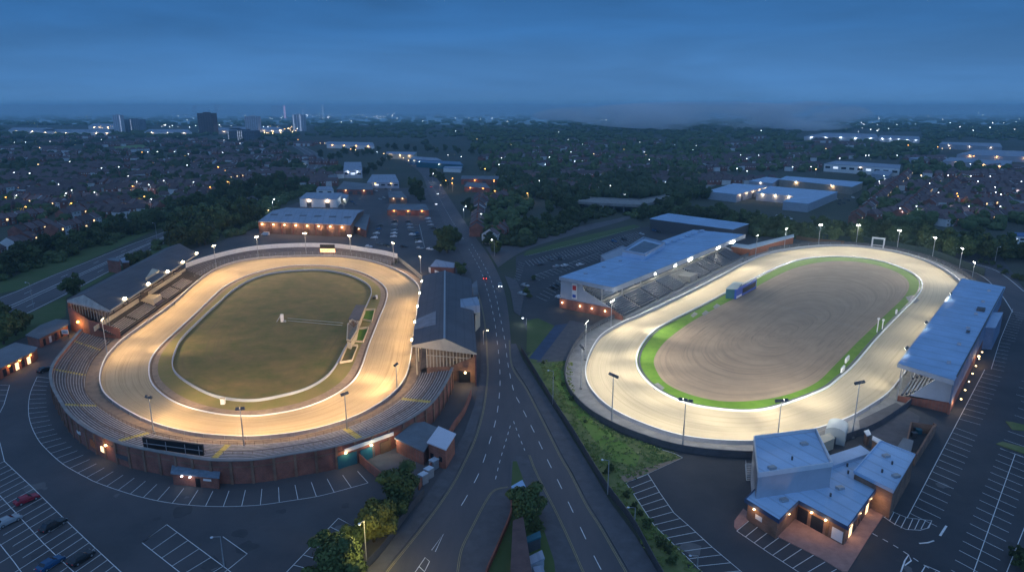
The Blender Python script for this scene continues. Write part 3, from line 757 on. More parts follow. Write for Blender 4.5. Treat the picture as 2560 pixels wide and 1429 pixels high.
ter = thing('standing_terrace', 'curved concrete standing terrace with yellow aisles and brick outer wall', 'terrace', (CLc.x, CLc.y - 40, 0))
b, bn = MB(), MB(); steps(b, bn, IN, OUT, 12, .75, 4.6)
b.build('terrace_steps', STEP, ter); bn.build('step_edging', STEPN, ter)
MB().wall(OUT, .5, 0, TZ - .1).build('outer_wall', BRICK, ter)
MB().wall(OUT, .8, TZ - .1, TZ + .12).build('wall_coping', CONC, ter)
# brick piers and sunk panels along the outer wall
OUTo = resample(OUT, 96)
pb = MB(); pz = MB()
for i, p in enumerate(OUTo):
    a = OUTo[max(0, i - 1)]; c = OUTo[min(95, i + 1)]; d = (c - a).normalized(); nn = Vector((d.y, -d.x, 0))
    if (p + nn - CLc).length < (p - CLc).length: nn = -nn
    if i % 2 == 0: MB().box((p.x + nn.x * .35, p.y + nn.y * .35, 2.7), (.6, .35, 5.4), math.atan2(d.y, d.x)).build('brick_pier', BRICK_B, ter)
    else: pz.box((p.x + nn.x * .3, p.y + nn.y * .3, 4.1), (4.6, .16, .18), math.atan2(d.y, d.x))
pz.build('string_course', BRICK_B, ter)
# yellow aisles
for ia, (p0, p1) in enumerate([((191,852),(257,882)), ((135,925),(227,946)), ((154,1011),(244,1019)), ((292,1102),(358,1090)), ((1000,1001),(1086,996)), ((890,1083),(942,1078)), ((541,1147),(570,1134))]):
    tgt = G(*p0, 4.6)
    j = min(range(len(OUT)), key=lambda i: (OUT[i] - Vector((tgt.x, tgt.y, 0))).length); j = min(max(j, 1), len(OUT) - 2)
    dd = (OUT[j + 1] - OUT[j - 1]).normalized() * .75; yb = MB()
    for k in range(12):
        a = IN[j].lerp(OUT[j], k / 12); c = IN[j].lerp(OUT[j], (k + .8) / 12); z = .75 + 3.85 * k / 11 + .03
        yb.add([a - dd + Vector((0, 0, z)), a + dd + Vector((0, 0, z)), c + dd + Vector((0, 0, z)), c - dd + Vector((0, 0, z))], [(0, 1, 2, 3)])
    yb.build('yellow_aisle', YSTEP, ter)
# crush rails
for t, nm in ((.02, 'front'), (.55, 'mid'), (.93, 'back')):
    q = resample([p.lerp(o, t) for p, o in zip(IN, OUT)], 90); zb = .75 + 3.85 * t; rb = MB()
    for i in range(0, 89):
        if t == .93 and not (34 < i < 62): continue
        a, c = q[i], q[i + 1]
        rb.tube((a.x, a.y, zb + 1.0), (c.x, c.y, zb + 1.0), .05, 4); rb.tube((a.x, a.y, zb + .55), (c.x, c.y, zb + .55), .04, 4); rb.tube((a.x, a.y, zb), (a.x, a.y, zb + 1.0), .045, 4)
    rb.build('crush_rail', STEEL if t > .9 else mat('rusty_rail', (.2, .13, .09), .7, var=.3, scale=2), ter)
# doors and lit openings in the outer wall
def wall_spot(P, pxy, z): 
    g = G(*pxy, z); g.z = 0; j = min(range(1, len(P) - 1), key=lambda i: (P[i] - g).length); d = (P[j + 1] - P[j - 1]).normalized(); nn = Vector((d.y, -d.x, 0))
    if (P[j] + nn - CLc).length < (P[j] - CLc).length: nn = -nn
    return P[j], d, nn
OUTf = resample(OUT, 600)
for pxy, z, wd, h0, h1, m, nm in [((869,1150), 1.6, 4.6, 0, 3.2, TEAL, 'gate'), ((261,1119), 2.5, 1.8, 1.6, 2.9, E_WIN, 'lit_window'), ((235,1106), 2.5, 2.4, 1.5, 3.3, ORANGEP, 'wall_poster'), ((309,1140), 2.4, 4, 1.8, 2.8, GREYD, 'vent_panel'), ((204,1084), 2.4, 2, 2.6, 3.3, WHITE, 'wall_sign'), ((914,1130), 1.6, 3.6, 0, 3.0, TEAL, 'gate'), ((960,1112), 1.6, 2.8, 0, 3.0, TIMBER, 'doorway')]:
    p, d, nn = wall_spot(OUTf, pxy, z)
    MB().box((p.x + nn.x * .4, p.y + nn.y * .4, (h0 + h1) / 2), (wd, .25, h1 - h0), math.atan2(d.y, d.x)).build(nm, m, ter)
for pxy, z in [((866,1131), 3.6), ((937,1117), 3.4), ((261,1113), 3.9)]:
    p, d, nn = wall_spot(OUTf, pxy, z)
    MB().box((p.x + nn.x * .55, p.y + nn.y * .55, z), (.5, .4, .3), math.atan2(d.y, d.x)).build('wall_lamp', E_WARM, ter)
    point_light((p.x + nn.x * 1.6, p.y + nn.y * 1.6, z - .2), 90, (1, .68, .35))
p, d, nn = wall_spot(OUTf, (935, 1112), 4.3); MB().box((p.x + nn.x * .5, p.y + nn.y * .5, 4.3), (13, .2, .9), math.atan2(d.y, d.x)).build('fascia_sign', WHITE, ter)
# far terrace behind the top bend with the white board
FB = px([(463,658),(500,645),(554,630),(600,620),(640,614),(700,609),(766,607),(841,609),(917,619),(960,626),(993,634)], 5.0)
fb = resample(cat_rom(FB, 6), 60)
for p in fb: p.z = 0
fi = []
inf_ = shrink(Lo, -3.2)
for p in fb:
    a = CLc - p; a.z = 0; a.normalize(); best = min(inf_, key=lambda q: abs((q - p).cross(a).z) + (0 if (q - p).dot(a) > 0 and (q - p).length < 40 else 999)); fi.append(best)
ft = thing('far_terrace', 'shallow dark terrace behind the far bend of the left track', 'terrace', (fb[30].x, fb[30].y, 0))
b, bn = MB(), MB(); steps(b, bn, fi, fb, 7, .6, 2.6); b.build('terrace_steps', STEP, ft); bn.build('step_edging', STEPN, ft)
bb_ = thing('white_board_fence', 'long white board fence curving behind the far bend of the left track', 'fence', (fb[0].x, fb[0].y, 0))
MB().wall(fb, .25, 2.4, 5.0).build('panel', WHITE, bb_); MB().wall(fb, .4, 0, 2.5).build('base_wall', CONC, bb_)
fence('mesh_fence', [Vector((p.x, p.y, 0)) for p in fi], 2.2, STEEL, 'steel rail fence with posts along the far left bend', 3.2, solid=False, rail=3, z0=.3)
east = px([(993,640),(1010,652),(1035,672),(1055,690)], 2.2)
fence('white_board_fence', [Vector((p.x, p.y, 0)) for p in east], 2.2, CREAM, 'short cream fence at the corner before the dark roofed stand', 3)
# scoreboard on the white fence
g = G(820, 628, 2.8); sb = thing('scoreboard', 'square scoreboard with lit orange lower half behind the far left bend', 'scoreboard', (g.x, g.y, 0))
MB().box((g.x, g.y - .6, 5.6), (8.2, .5, 2.3), -.05).build('display', BLACK, sb)
MB().box((g.x, g.y - .7, 3.4), (8.2, .5, 2.0), -.05).build('lit_panel', E_BOARD, sb)
gb = MB()
for i in range(9): gb.box((g.x - 3.6 + i * .9, g.y - 1.0, 3.0 + (i % 3) * .35), (.45, .08, .5), -.05)
for i in range(7): gb.box((g.x - 3.2 + i * 1.1, g.y - .9, 6.1), (.6, .08, .12), -.05)
gb.build('figures', TIMBER, sb)
for s_ in (-3, 3): MB().box((g.x + s_, g.y - .2, 2.2), (.3, .3, 4.4)).build('post', GREYD, sb)
# dark back of the big screen on the near terrace
a, c = G(361, 1115, 4.8), G(510, 1139, 4.4)
bs = thing('screen_board', 'long dark screen board standing on the near rim of the terrace', 'screen', (a.x, a.y, 0))
a.z = c.z = 0; MB().wall([a, c], .5, 4.6, 7.2).build('panel', BLACK, bs); MB().wall([a + Vector((0, -.4, 0)), c + Vector((0, -.4, 0))], .12, 5.8, 5.95).build('cross_rail', STEEL, bs)
for t in (.08, .4, .72, .95):
    p = a.lerp(c, t); MB().tube((p.x, p.y - .6, 2.2), (p.x, p.y - .6, 7.0), .08).build('post', STEEL, bs)

# ================================================================ STANDS
def frm(a, b_, z):
    A_, B_ = G(*a, z), G(*b_, z); U = (B_ - A_).normalized(); Nn = Vector((-U.y, U.x, 0))
    return lambda u, v, zz: Vector((A_.x + U.x * u + Nn.x * v, A_.y + U.y * u + Nn.y * v, zz)), U
def gable_roof(root, e0, e1, r0, r1, f0, f1, m, th=.35):
    b = MB()
    for A_, B_, C_, D_ in ((e0, e1, r1, r0), (f1, f0, r0, r1)):
        dn = Vector((0, 0, -th))
        b.add([A_, B_, C_, D_, A_ + dn, B_ + dn, C_ + dn, D_ + dn], [(0, 1, 2, 3), (7, 6, 5, 4), (0, 4, 5, 1), (1, 5, 6, 2), (2, 6, 7, 3), (3, 7, 4, 0)])
    o = b.build('roof', m, root)
    return o
def bench_rows(root, W, us, v0, v1, z0, z1, n, m, name, sign=1, hgt_=.35, dep=.45):
    """one mesh per block of bench rows"""
    out = []
    for (ua, ub) in us:
        b = MB()
        for k in range(n):
            t = (k + .5) / n; v = v0 + (v1 - v0) * t; z = z0 + (z1 - z0) * t
            a, c = W(ua, v, 0), W(ub, v, 0); a.z = c.z = 0; b.wall([a, c], dep, z, z + hgt_)
        out.append(b.build(name, m, root))
    return out
def step_run(W, u0, u1, v0, v1, z0, z1, n, base=0.0):
    b = MB()
    I = [W(u0, v0, 0), W(u1, v0, 0)]; O = [W(u0, v1, 0), W(u1, v1, 0)]
    for q in I + O: q.z = 0
    steps(b, MB(), I, O, n, z0, z1, False, base)
    return b
# --- far-left grandstand
W, U = frm((292, 840), (496, 696), 1.0)
st = thing('grandstand', 'long dark roofed grandstand with white benches beside the dual carriageway', 'grandstand', W(40, 10, 0))
eR0, eR1, r0, r1, eL0, eL1 = G(276,774,12), G(494,633,12), G(209,734,15), G(448,608,15), G(167,748,12), G(413,620,12)
gable_roof(st, eR0, eR1, r0, r1, eL0, eL1, SLATE_B)
MB().wall([eL0 + (r0 - eL0) * .03, eL1 + (r1 - eL1) * .03], .4, 0, 11.8).build('back_wall', BRICK, st)
# gable panel
g0, g1, g2 = eL0, eR0, r0; off = -U * .1
b = MB(); b.add([g0 + off - Vector((0, 0, 1.2)), g1 + off - Vector((0, 0, 1.0)), g1 + off - Vector((0, 0, .3)), g2 + off - Vector((0, 0, .35)), g0 + off - Vector((0, 0, .3))], [(0, 1, 2, 3, 4)])
b.add([Vector(v_) - off * 4 for v_ in b.v[:5]], [(4, 3, 2, 1, 0)]); b.build('gable_panel', mat('gable_board', (.38, .37, .34), .8, scale=.5), st)
b = MB(); b.wall([Vector((eL0.x, eL0.y, 0)), Vector(((eL0 * .55 + eR0 * .45).x, (eL0 * .55 + eR0 * .45).y, 0)), Vector((eR0.x, eR0.y, 0)) + U * 4], .4, 0, [9.5, 6.0, 3.8]); b.build('end_wall', BRICK, st)
b = MB()
for k in range(14):
    p = eL0.lerp(eR0, .08 + k * .065); b.tube((p.x, p.y, 5.5 + (1 - k / 14) * 3), (p.x, p.y, 11.3), .12, 4)
b.build('end_bars', CONC, st)
MB().wall([eR0 + (eR0 - r0) * .015, eR1 + (eR1 - r1) * .015], .3, 11.5, 12.05).build('fascia', CREAM, st)
step_run(W, 12.5, 92, 7.2, 20, 4.0, 9.4, 11).build('upper_steps', STEP, st)
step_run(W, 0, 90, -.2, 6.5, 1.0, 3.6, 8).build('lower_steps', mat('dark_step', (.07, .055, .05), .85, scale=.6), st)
bench_rows(st, W, [(15, 26), (27.5, 43), (46, 66), (68, 88)], 8, 19, 4.6, 9.2, 8, BENCH, 'bench_block', hgt_=.14, dep=.45)
bench_rows(st, W, [(1, 17), (19, 36), (48, 62), (64, 78)], .3, 4.6, 1.3, 3.0, 6, BENCH, 'bench_block', hgt_=.14, dep=.34)
bench_rows(st, W, [(37.5, 45)], .3, 4.6, 1.3, 3.0, 6, mat('dark_seat', (.06, .04, .09), .6), 'bench_block')
MB().wall([W(-1, 6.7, 0), W(36, 6.9, 0)], .3, 3.4, 5.1).build('parapet', CREAM, st); MB().wall([W(46, 7, 0), W(90, 7.4, 0)], .3, 3.4, 5.1).build('parapet', CREAM, st)
bx = MB(); c_ = W(41, 4, 2.6); bx.box(c_, (8, 5, 3.2), math.atan2(U.y, U.x)); bx.build('stair_lobby', CREAM, st)
for k in range(8): p = W(4 + k * 12, 7.4, 0); MB().tube((p.x, p.y, 4), (p.x, p.y, 12), .18).build('column', GREYD, st)
lamps_L = []
for q in [(312,748),(371,711),(419,680),(457,656),(492,634)]:
    g = G(*q, 12.2); lamps_L.append(g)
    b = MB(); b.box((g.x, g.y, 12.5), (1.3, .7, .6), math.atan2(U.y, U.x), .5); b.build('roof_flood_lamp', E_FLOOD_W, st)
sky_p = [G(364,697,13.4), G(381,672,14.0), G(398,677,13.2)]
b = MB(); n0 = (Vector(sky_p[1]) - Vector(sky_p[0])).cross(Vector(sky_p[2]) - Vector(sky_p[0])).normalized(); b.add([p + Vector((0, 0, .3)) for p in sky_p] + [p - Vector((0, 0, .6)) for p in sky_p], [(0, 1, 2), (5, 4, 3), (0, 3, 4, 1), (1, 4, 5, 2), (2, 5, 3, 0)]); b.build('roof_panel', CREAM, st)
WL = W; UL = U
# --- dark roofed stand beside the road
W, U = frm((1029, 862), (1058, 688), 10.5)
st2 = thing('grandstand', 'dark slate roofed grandstand with cream gable beside the main road', 'grandstand', W(40, -10, 0))
e0, e1, r0, r1, f0, f1 = G(1029,862,10.5), G(1058,688,10.5), G(1111,845,14), G(1112,676,14), G(1192,882,10.5), G(1178,697,10.5)
gable_roof(st2, e0, e1, r0, r1, f0, f1, SLATE)
MB().wall([r0, r1], .6, 13.9, 14.15).build('ridge_cap', STEEL, st2)
MB().wall([f0 + (r0 - f0) * .04, f1 + (r1 - f1) * .04], .4, 0, 10.2).build('back_wall', BRICK, st2)
off = -U * .12
b = MB(); b.add([e0 + off - Vector((0, 0, .5)), f0 + off - Vector((0, 0, .5)), f0 + off - Vector((0, 0, .05)), r0 + off - Vector((0, 0, .05)), e0 + off - Vector((0, 0, .05))], [(0, 1, 2, 3, 4)]); b.add([Vector(v_) - off * 4 for v_ in b.v[:5]], [(4, 3, 2, 1, 0)]); b.build('gable_panel', CREAM, st2)
A0, A1 = W(-1, -4.5, 0), W(-5.5, -19, 0)
b = MB(); b.wall([A0, A0.lerp(A1, .5), A1], .5, 0, [3.6, 4.6, 8.4]); b.build('end_wall', BRICK_B, st2)
b = MB()
for k in range(15):
    p = A0.lerp(A1, k / 14.5); zt = 3.6 + (k / 14.5) * 1.8 if k < 8 else 4.6 + (k - 7) * .5; b.box((p.x, p.y, (zt + 10.3) / 2), (.28, .3, 10.3 - zt))
b.wall([A0, A1], .25, 7.4, 7.6); b.build('end_bars', CREAM, st2)
MB().wall([W(4, -4.6, 0), W(4, -18, 0)], .3, 0, 10).build('inner_wall', mat('warm_wall', (.4, .3, .2), .8, scale=.5), st2)
step_run(W, 4.5, 84, -2.0, -18, .8, 6.8, 13).build('upper_steps', STEP, st2)
for k in range(8): p = W(2 + k * 11.5, -1.2, 0); MB().box((p.x, p.y, 5.2), (.35, .35, 10.2)).build('column', CREAM, st2)
def roof_patch(root, pts, zs, m, name): 
    b = MB(); q = [G(a, c, z) + Vector((0, 0, .12)) for (a, c), z in zip(pts, zs)]; n = len(q)
    b.add(q + [p - Vector((0, 0, .4)) for p in q], [tuple(range(n))] + [(i, (i + 1) % n, (i + 1) % n + n, i + n) for i in range(n)]); return b.build(name, m, root)
roof_patch(st2, [(1035,823),(1040,798),(1090,778),(1089,811)], [10.7, 10.7, 13.0, 13.0], mat('patched_sheet', (.24, .24, .26), .7, scale=.4), 'roof_patch')
roof_patch(st2, [(1146,730),(1148,734),(1160,739),(1159,735)], [12, 12, 11.4, 11.4], STEEL, 'skylight'); roof_patch(st2, [(1146,765),(1147,769),(1160,774),(1159,771)], [12, 12, 11.4, 11.4], STEEL, 'skylight')
bd = MB(); q = [G(1146,748,12.2), G(1193,744,11.8), G(1200,765,11.8), G(1147,768,12.2)]; bd.prism(q, 9.5, 12.2, bottom=True); bd.build('dormer', GREYR, st2)
# lean-to boxes on the road side
for pts, z, m in [([(1185,768),(1198,745),(1200,778),(1188,790)], 6, CREAM), ([(1180,710),(1192,700),(1196,735),(1184,740)], 3.2, FELT)]:
    MB().prism(px(pts, z), 0, z).build('side_annex', m, st2)
g = G(1163, 931, 4); MB().ball((g.x, g.y, 4), .35).build('wall_lamp', E_WARM, st2); point_light((g.x, g.y - .8, 3.6), 260, (1, .68, .3))
b = MB(); b.wall(line([(1136, 905), (1133, 925), (1131, 945)], 3), .3, 0, 3.4); tag(b.build('yard_wall', CONC), 'short grey wall at the end of the curved terrace', 'wall')
g = G(1143, 943, 0); tag(MB().box((g.x, g.y, 1.6), (4.4, .5, 3.2)).build('white_door_panel', WHITE), 'white panel beside the dark doorway under the stand', 'panel')
g = G(1167, 954, 0); tag(MB().box((g.x, g.y, 1.7), (4.6, .6, 3.4)).build('dark_doorway', BLACK), 'dark doorway at the foot of the cream gabled stand', 'doorway')
# --- big blue roofed grandstand
W, U = frm((1398, 692), (1733, 574), 13.0); LB = 138.5
bg_ = thing('grandstand', 'large blue roofed grandstand with rows of dark blue seats', 'grandstand', W(70, -14, 0))
RT = [G(1398,692,13), G(1733,574,13), G(1862,586,14), G(1532,719,14)]
b = MB(); q = RT; b.add(q + [p - Vector((0, 0, .4)) for p in q], [(0, 1, 2, 3), (7, 6, 5, 4)] + [(i, (i + 1) % 4, (i + 1) % 4 + 4, i + 4) for i in range(4)]); o = b.build('roof', BLUER, bg_)
if o.data.polygons[0].normal.z < 0: o.data.flip_normals()
m1, m2 = RT[0].lerp(RT[3], .42), RT[1].lerp(RT[2], .42); MB().wall([m1, m2], .35, 13.42, 13.6).build('roof_seam', BLUER2, bg_)
f_ = [RT[3] + (RT[3] - RT[0]) * .01, RT[2] + (RT[2] - RT[1]) * .01]; MB().wall(f_, .35, 12.2, 14.15).build('fascia', GREYW, bg_)
MB().wall([RT[0], RT[3]], .3, [11.8, 12.6], [13.1, 14.15]).build('end_fascia', GREYW, bg_)
MB().wall([W(1, -.6, 0), W(LB, -.6, 0)], .4, 0, 12.6).build('back_wall', GREYW, bg_)
def side_wall(u, m, root):
    b = MB(); pr = [(-.6, 4.0), (-24, 4.0), (-12, 9.0), (-9.5, 12.9), (-.6, 12.7)]
    q = [W(u, v, z) for v, z in pr]; b.add(q, [tuple(range(5))]); b.add([p + U * .4 for p in q], [tuple(range(5))[::-1]])
    b.add(q + [p + U * .4 for p in q], [(i, (i + 1) % 5, (i + 1) % 5 + 5, i + 5) for i in range(5)]); return b.build('side_wall', m, root)
side_wall(.3, GREYW, bg_); side_wall(LB - 1, GREYW, bg_)
b = MB(); b.wall([W(.2, -.4, 0), W(.2, -24, 0), W(.2, -29.5, 0)], .5, 0, [4.1, 4.1, 1.6]); b.build('brick_base', BRICK, bg_)
step_run(W, 1, LB - 2, -29.5, -20.5, 1.0, 4.4, 9).build('lower_steps', CONC, bg_)
step_run(W, 1, LB - 2, -19.0, -8.0, 5.3, 10.0, 11, 4.4).build('upper_steps', CONC, bg_)
MB().box(W(LB / 2, -19.75, 2.2), (LB - 3, 1.6, 4.42), math.atan2(U.y, U.x)).build('gangway', CONC, bg_)
blk = [(2 + k * 15.1, 2 + k * 15.1 + 13.4) for k in range(9)]
bench_rows(bg_, W, blk[:4] + blk[5:], -29.2, -20.6, 1.2, 4.6, 9, SEATB, 'seat_block', hgt_=.75, dep=.5)
bench_rows(bg_, W, blk, -18.6, -8.5, 5.6, 10.1, 10, SEATB, 'seat_block', hgt_=.75, dep=.5)
MB().wall([W(1, -20.4, 0), W(LB - 2, -20.4, 0)], .15, 4.5, 5.4).build('gangway_rail', CONC, bg_)
MB().wall([W(1, -30.2, 0), W(LB - 2, -30.2, 0)], .15, .1, 1.3).build('front_rail', STEEL, bg_)
MB().wall([W(2, -7.6, 0), W(LB - 2, -7.6, 0)], .2, 10, 12.8).build('rear_glazing', GLASS, bg_)
MB().box(W(71, -26, 2.6), (9, 6, 3.0), math.atan2(U.y, U.x)).build('stair_lobby', CONC, bg_)
for k in range(9): p = W(1 + k * 17, -19.5, 0); MB().tube((p.x, p.y, 4.4), (p.x, p.y, 13.2), .22).build('column', STEEL, bg_)
lamps_R = []
for q in [(1581,706),(1640,682),(1689,662),(1725,648),(1759,633),(1795,619),(1832,605)]:
    g = G(*q, 12.9); lamps_R.append(g)
    for s_ in (-1.5, 0, 1.5):
        p = g + U * s_; MB().box((p.x, p.y, 12.9 + s_ * .05), (1.1, .7, .9), math.atan2(U.y, U.x)).build('flood_lamp', E_FLOOD_C, bg_)
# plant room and rear block
def top_box(root, name, pts, z0, z1, m, par=0, pm=None): 
    q = px(pts, z1); b = MB(); b.prism(q, z0, z1); o = b.build(name, m, root)
    if par: MB().wall(q, .3, z1, z1 + par, True).build('parapet', pm or m, root)
    return o
top_box(bg_, 'plant_room', [(1556,629),(1609,596),(1662,610),(1612,640)], 10, 15.5, BLUER2, 1.0, GREYW)
top_box(bg_, 'rear_wing', [(1502,640),(1556,616),(1590,628),(1520,664)], 0, 12, GREYW, .5)
roof_patch(bg_, [(1572,625),(1610,603),(1650,613),(1610,632)], [15.6] * 4, mat('dark_roof', (.12, .17, .22), .6), 'roof_well')
for k in range(6): g = G(1668 + k * 17, 610 - k * 6.2, 13.4); MB().box((g.x, g.y, 13.9), (3.4, 1.6, .9), .6).build('roof_vent', BLUER2, bg_)
g = G(1440, 741, 0); 
MB().box(W(-.1, -7.5, 8.2), (.2, 2.4, 6.4), math.atan2(U.y, U.x)).build('banner', WHITE, bg_)
MB().box(W(-.25, -7.5, 9.6), (.12, 1.7, 1.9), math.atan2(U.y, U.x)).build('banner_emblem', RED, bg_); MB().box(W(-.25, -7.5, 6.2), (.12, 1.5, 1.2), math.atan2(U.y, U.x)).build('banner_emblem', BLUEP, bg_)
for v in (-2, -10.5, -16, -22): p = W(-.5, v, 2.6); MB().box(p, (.3, .5, .4), math.atan2(U.y, U.x)).build('wall_lamp', E_WARM, bg_); q = W(-1.4, v, 2.4); point_light(q, 60, (1, .8, .6))
WR, UR = W, U
# --- far right stand
W, U = frm((2245, 908), (2406, 695), 11.0); LQ = 126
rr = thing('grandstand', 'tall narrow blue roofed stand at the right edge beside bay lines', 'grandstand', W(60, -7, 0))
RT = [G(2245,908,11), G(2406,695,11), G(2514,717,10.5), G(2386,951,10.5)]
b = MB(); b.add(RT + [p - Vector((0, 0, .4)) for p in RT], [(3, 2, 1, 0), (4, 5, 6, 7)] + [(i, (i + 1) % 4, (i + 1) % 4 + 4, i + 4) for i in range(4)]); o = b.build('roof', BLUER, rr)
if sum(p.normal.z * p.area for p in o.data.polygons[:1]) < 0: o.data.flip_normals()
MB().wall([RT[0], RT[3]], .3, [9.9, 9.2], [11.05, 10.55]).build('end_fascia', GREYW, rr); MB().wall([RT[0], RT[1]], .3, 10.1, 11.05).build('fascia', GREYW, rr)
MB().wall([W(-1, -13.6, 0), W(122, -14.6, 0)], .4, 3.2, 10.0).build('back_wall', mat('blue_grey_cladding', (.16, .22, .33), .6, scale=.4), rr); MB().wall([W(-1, -13.6, 0), W(122, -14.6, 0)], .5, 0, 3.2).build('brick_base', BRICK, rr)
b = MB(); pr = [(-4.0, 2.4), (-13.6, 3.0), (-13.6, 10.0), (-10.5, 10.0)]; q = [W(.2, v, z) for v, z in pr]; b.add(q + [p + U * .3 for p in q], [(0, 1, 2, 3), (7, 6, 5, 4)] + [(i, (i + 1) % 4, (i + 1) % 4 + 4, i + 4) for i in range(4)]); b.build('side_wall', GREYW, rr)
MB().wall([W(.1, -1.2, 0), W(.1, -13.6, 0)], .45, 0, [1.6, 3.1]).build('end_brick_wall', BRICK, rr)
step_run(W, .6, LQ - 4, -1.2, -11, .9, 6.6, 11).build('seating_steps', CONC, rr)
bench_rows(rr, W, [(1 + k * 15.5, 14.5 + k * 15.5) for k in range(8)], -1.5, -10.5, 1.2, 6.6, 9, SEATB, 'seat_block', hgt_=.6)
for k in range(7): p = W(.5 + k * 20, -1.0, 0); MB().tube((p.x, p.y, 0), (p.x, p.y, 10.4), .16).build('column', STEEL, rr)
for pts, z, m in [([(2479,780),(2508,780),(2489,818),(2461,816)], 8, BLUER2)]:
    q = px(pts, z); MB().prism(q, z - .3, z, bottom=True).build('annex_roof', m, rr); MB().prism(q, 0, z - .3, top=False).build('annex_wall', mat('blue_grey_cladding', (), 0), rr)
for k in range(7): p = W(6 + k * 8, -15.4, 2.6); MB().box(p, (.32, .3, .2)).build('wall_lamp', E_WARM, rr); point_light(W(6 + k * 8, -16.6, 2.3), 35, (1, .62, .35))
g = G(2447, 890, 3); MB().box((g.x, g.y, 3), (.5, .4, .4)).build('wall_lamp', E_WARM, rr); point_light((g.x, g.y - 1, 2.6), 110, (1, .6, .25))
roofbits = [(2452, 775, 10.7, (3.5, 2.4, .9)), (2420, 830, 10.8, (2, 1, .3))]
for a, c, z, s_ in roofbits: g = G(a, c, z); MB().box((g.x, g.y, z + .3), s_, .9).build('roof_vent', GREYD, rr)
WQ, UQ = W, U
p = W(-2.6, -11.8, 0); g = G(2366, 1022, 0); tag(MB().box((g.x, g.y, 1.4), (1.5, .3, 1.6)).build('notice_board', WHITE), 'white notice board at the brick corner of the right edge stand', 'sign'); point_light((g.x + 1.5, g.y - 1.2, 2.4), 130, (1, .72, .45))

# ================================================================ FLOODLIGHT MASTS
WCOL, CCOL = (1.0, 0.7, 0.41), (1.0, 0.94, 0.81)
midL = radial(lerpc(Lo, Li, .5), CLc, 240); midR = radial(lerpc(Ro, Ri, .5), CRc, 240)
POWL, POWR = 14500, 12000
SPILL = .075
def aim_lights(g, zt, mid, power, col, spread=15, size=92, n=3):
    j = min(range(240), key=lambda i: (mid[i] - Vector((g.x, g.y, 0))).length)
    st_ = (mid[(j + 1) % 240] - mid[j]).length; k = max(1, round(spread / st_))
    for s_ in ((-k, 0, k) if n == 3 else (-k // 2, k // 2)):
        t = mid[(j + s_) % 240]
        g_ = Vector((g.x, g.y, 0)); t = g_ + (t - g_) * 1.12
        d = (Vector((t.x, t.y, 0)) - Vector((g.x, g.y, zt))); p = Vector((g.x, g.y, zt)) + d.normalized() * 1.4
        spot(p, (t.x, t.y, 0), power / n, col, size, .9, .5)
    return mid[j]
def mast(base, top, em, mid, power, col, n_lamps, label, group, flip=False):
    small = label.startswith('small')
    g = G(*base); h = hgt(base[0], base[1], top) if top < 200 or True else 0
    t = aim_lights(g, h, mid, power, col, size=62 if small else 92)
    d = (Vector((t.x, t.y, 0)) - Vector((g.x, g.y, 0))).normalized(); a = math.atan2(d.y, d.x)
    fw = (t - Vector((g.x, g.y, 0))).normalized()
    if not small: point_light((g.x + fw.x * 2.2, g.y + fw.y * 2.2, h - .4), power * SPILL, col, .6)
    # each mast also carries a wide beam that reaches the infield
    cc = CLc if mid is midL else CRc; q = t.lerp(Vector((cc.x, cc.y, 0)), .42)
    if not small: spot((g.x + fw.x * 2.0, g.y + fw.y * 2.0, h + .4), (q.x, q.y, 0), power * (1.5 if mid is midL else 2.6), col, 62, 1.0, .5)
    r = thing('floodlight_mast', label, 'floodlight', (g.x, g.y, 0), group)
    MB().tube((g.x, g.y, 0), (g.x, g.y, h), .19, 8, .1).build('pole', STEEL, r)
    MB().box((g.x, g.y, h), (.14, 1.2 * n_lamps, .14), a).build('crossbar', GREYD, r)
    MB().box((g.x, g.y, .25), (.8, .8, .5)).build('base', CONC, r)
    for k in range(n_lamps):
        o_ = (k - (n_lamps - 1) / 2) * 1.15
        c = Vector((g.x - d.y * o_, g.y + d.x * o_, h + .15))
        M = Matrix.Rotation(a, 3, 'Z') @ Matrix.Rotation(math.radians(42), 3, 'Y')
        b = MB(); vs = [c + M @ Vector((x * .22, y * .45, z * .35)) for x, y, z in ((-1, -1, -1), (1, -1, -1), (1, 1, -1), (-1, 1, -1), (-1, -1, 1), (1, -1, 1), (1, 1, 1), (-1, 1, 1))]
        b.add(vs, [(3, 2, 1, 0), (4, 5, 6, 7), (0, 1, 5, 4), (1, 2, 6, 5), (2, 3, 7, 6), (3, 0, 4, 7)]); hd = b.build('lamp_head', GREYD, r)
        b = MB(); vs = [c + M @ Vector((.24, y * .42, z * .32)) for y, z in ((-1, -1), (1, -1), (1, 1), (-1, 1))] + [c + M @ Vector((.2, y * .42, z * .32)) for y, z in ((-1, -1), (1, -1), (1, 1), (-1, 1))]
        b.add(vs, [(0, 1, 2, 3), (7, 6, 5, 4), (0, 4, 5, 1), (1, 5, 6, 2), (2, 6, 7, 3), (3, 7, 4, 0)]); b.build('lamp_glass', em, hd)
    return r
LM = [((541,675),614),((646,646),592),((766,637),583),((877,637),589),((985,661),607),((1052,683),642)]
for i, (b_, t_) in enumerate(LM): mast(b_, t_, E_FLOOD_W, midL, POWL, WCOL, 2, f'lit floodlight mast behind the far left bend, {ordn(i + 1)} from left', 'floodlight masts behind the left track')
mast((269, 890), 798, E_FLOOD_W, midL, POWL, WCOL, 2, 'lit floodlight mast at the near end of the white benches', 'floodlight masts of the left track')
for (b_, t_), l in zip([((385,1085),993),((611,1120),1022),((868,1080),985),((993,978),912)], ['floodlight mast above the curved terrace, left of the screen board', 'floodlight mast at the nearest point of the left track', 'floodlight mast right of the nearest point of the left track', 'floodlight mast before the cream gabled stand']):
    mast(b_, t_, E_FLOOD_W, midL, POWL * 1.15, WCOL, 2, l, 'floodlight masts of the left track')
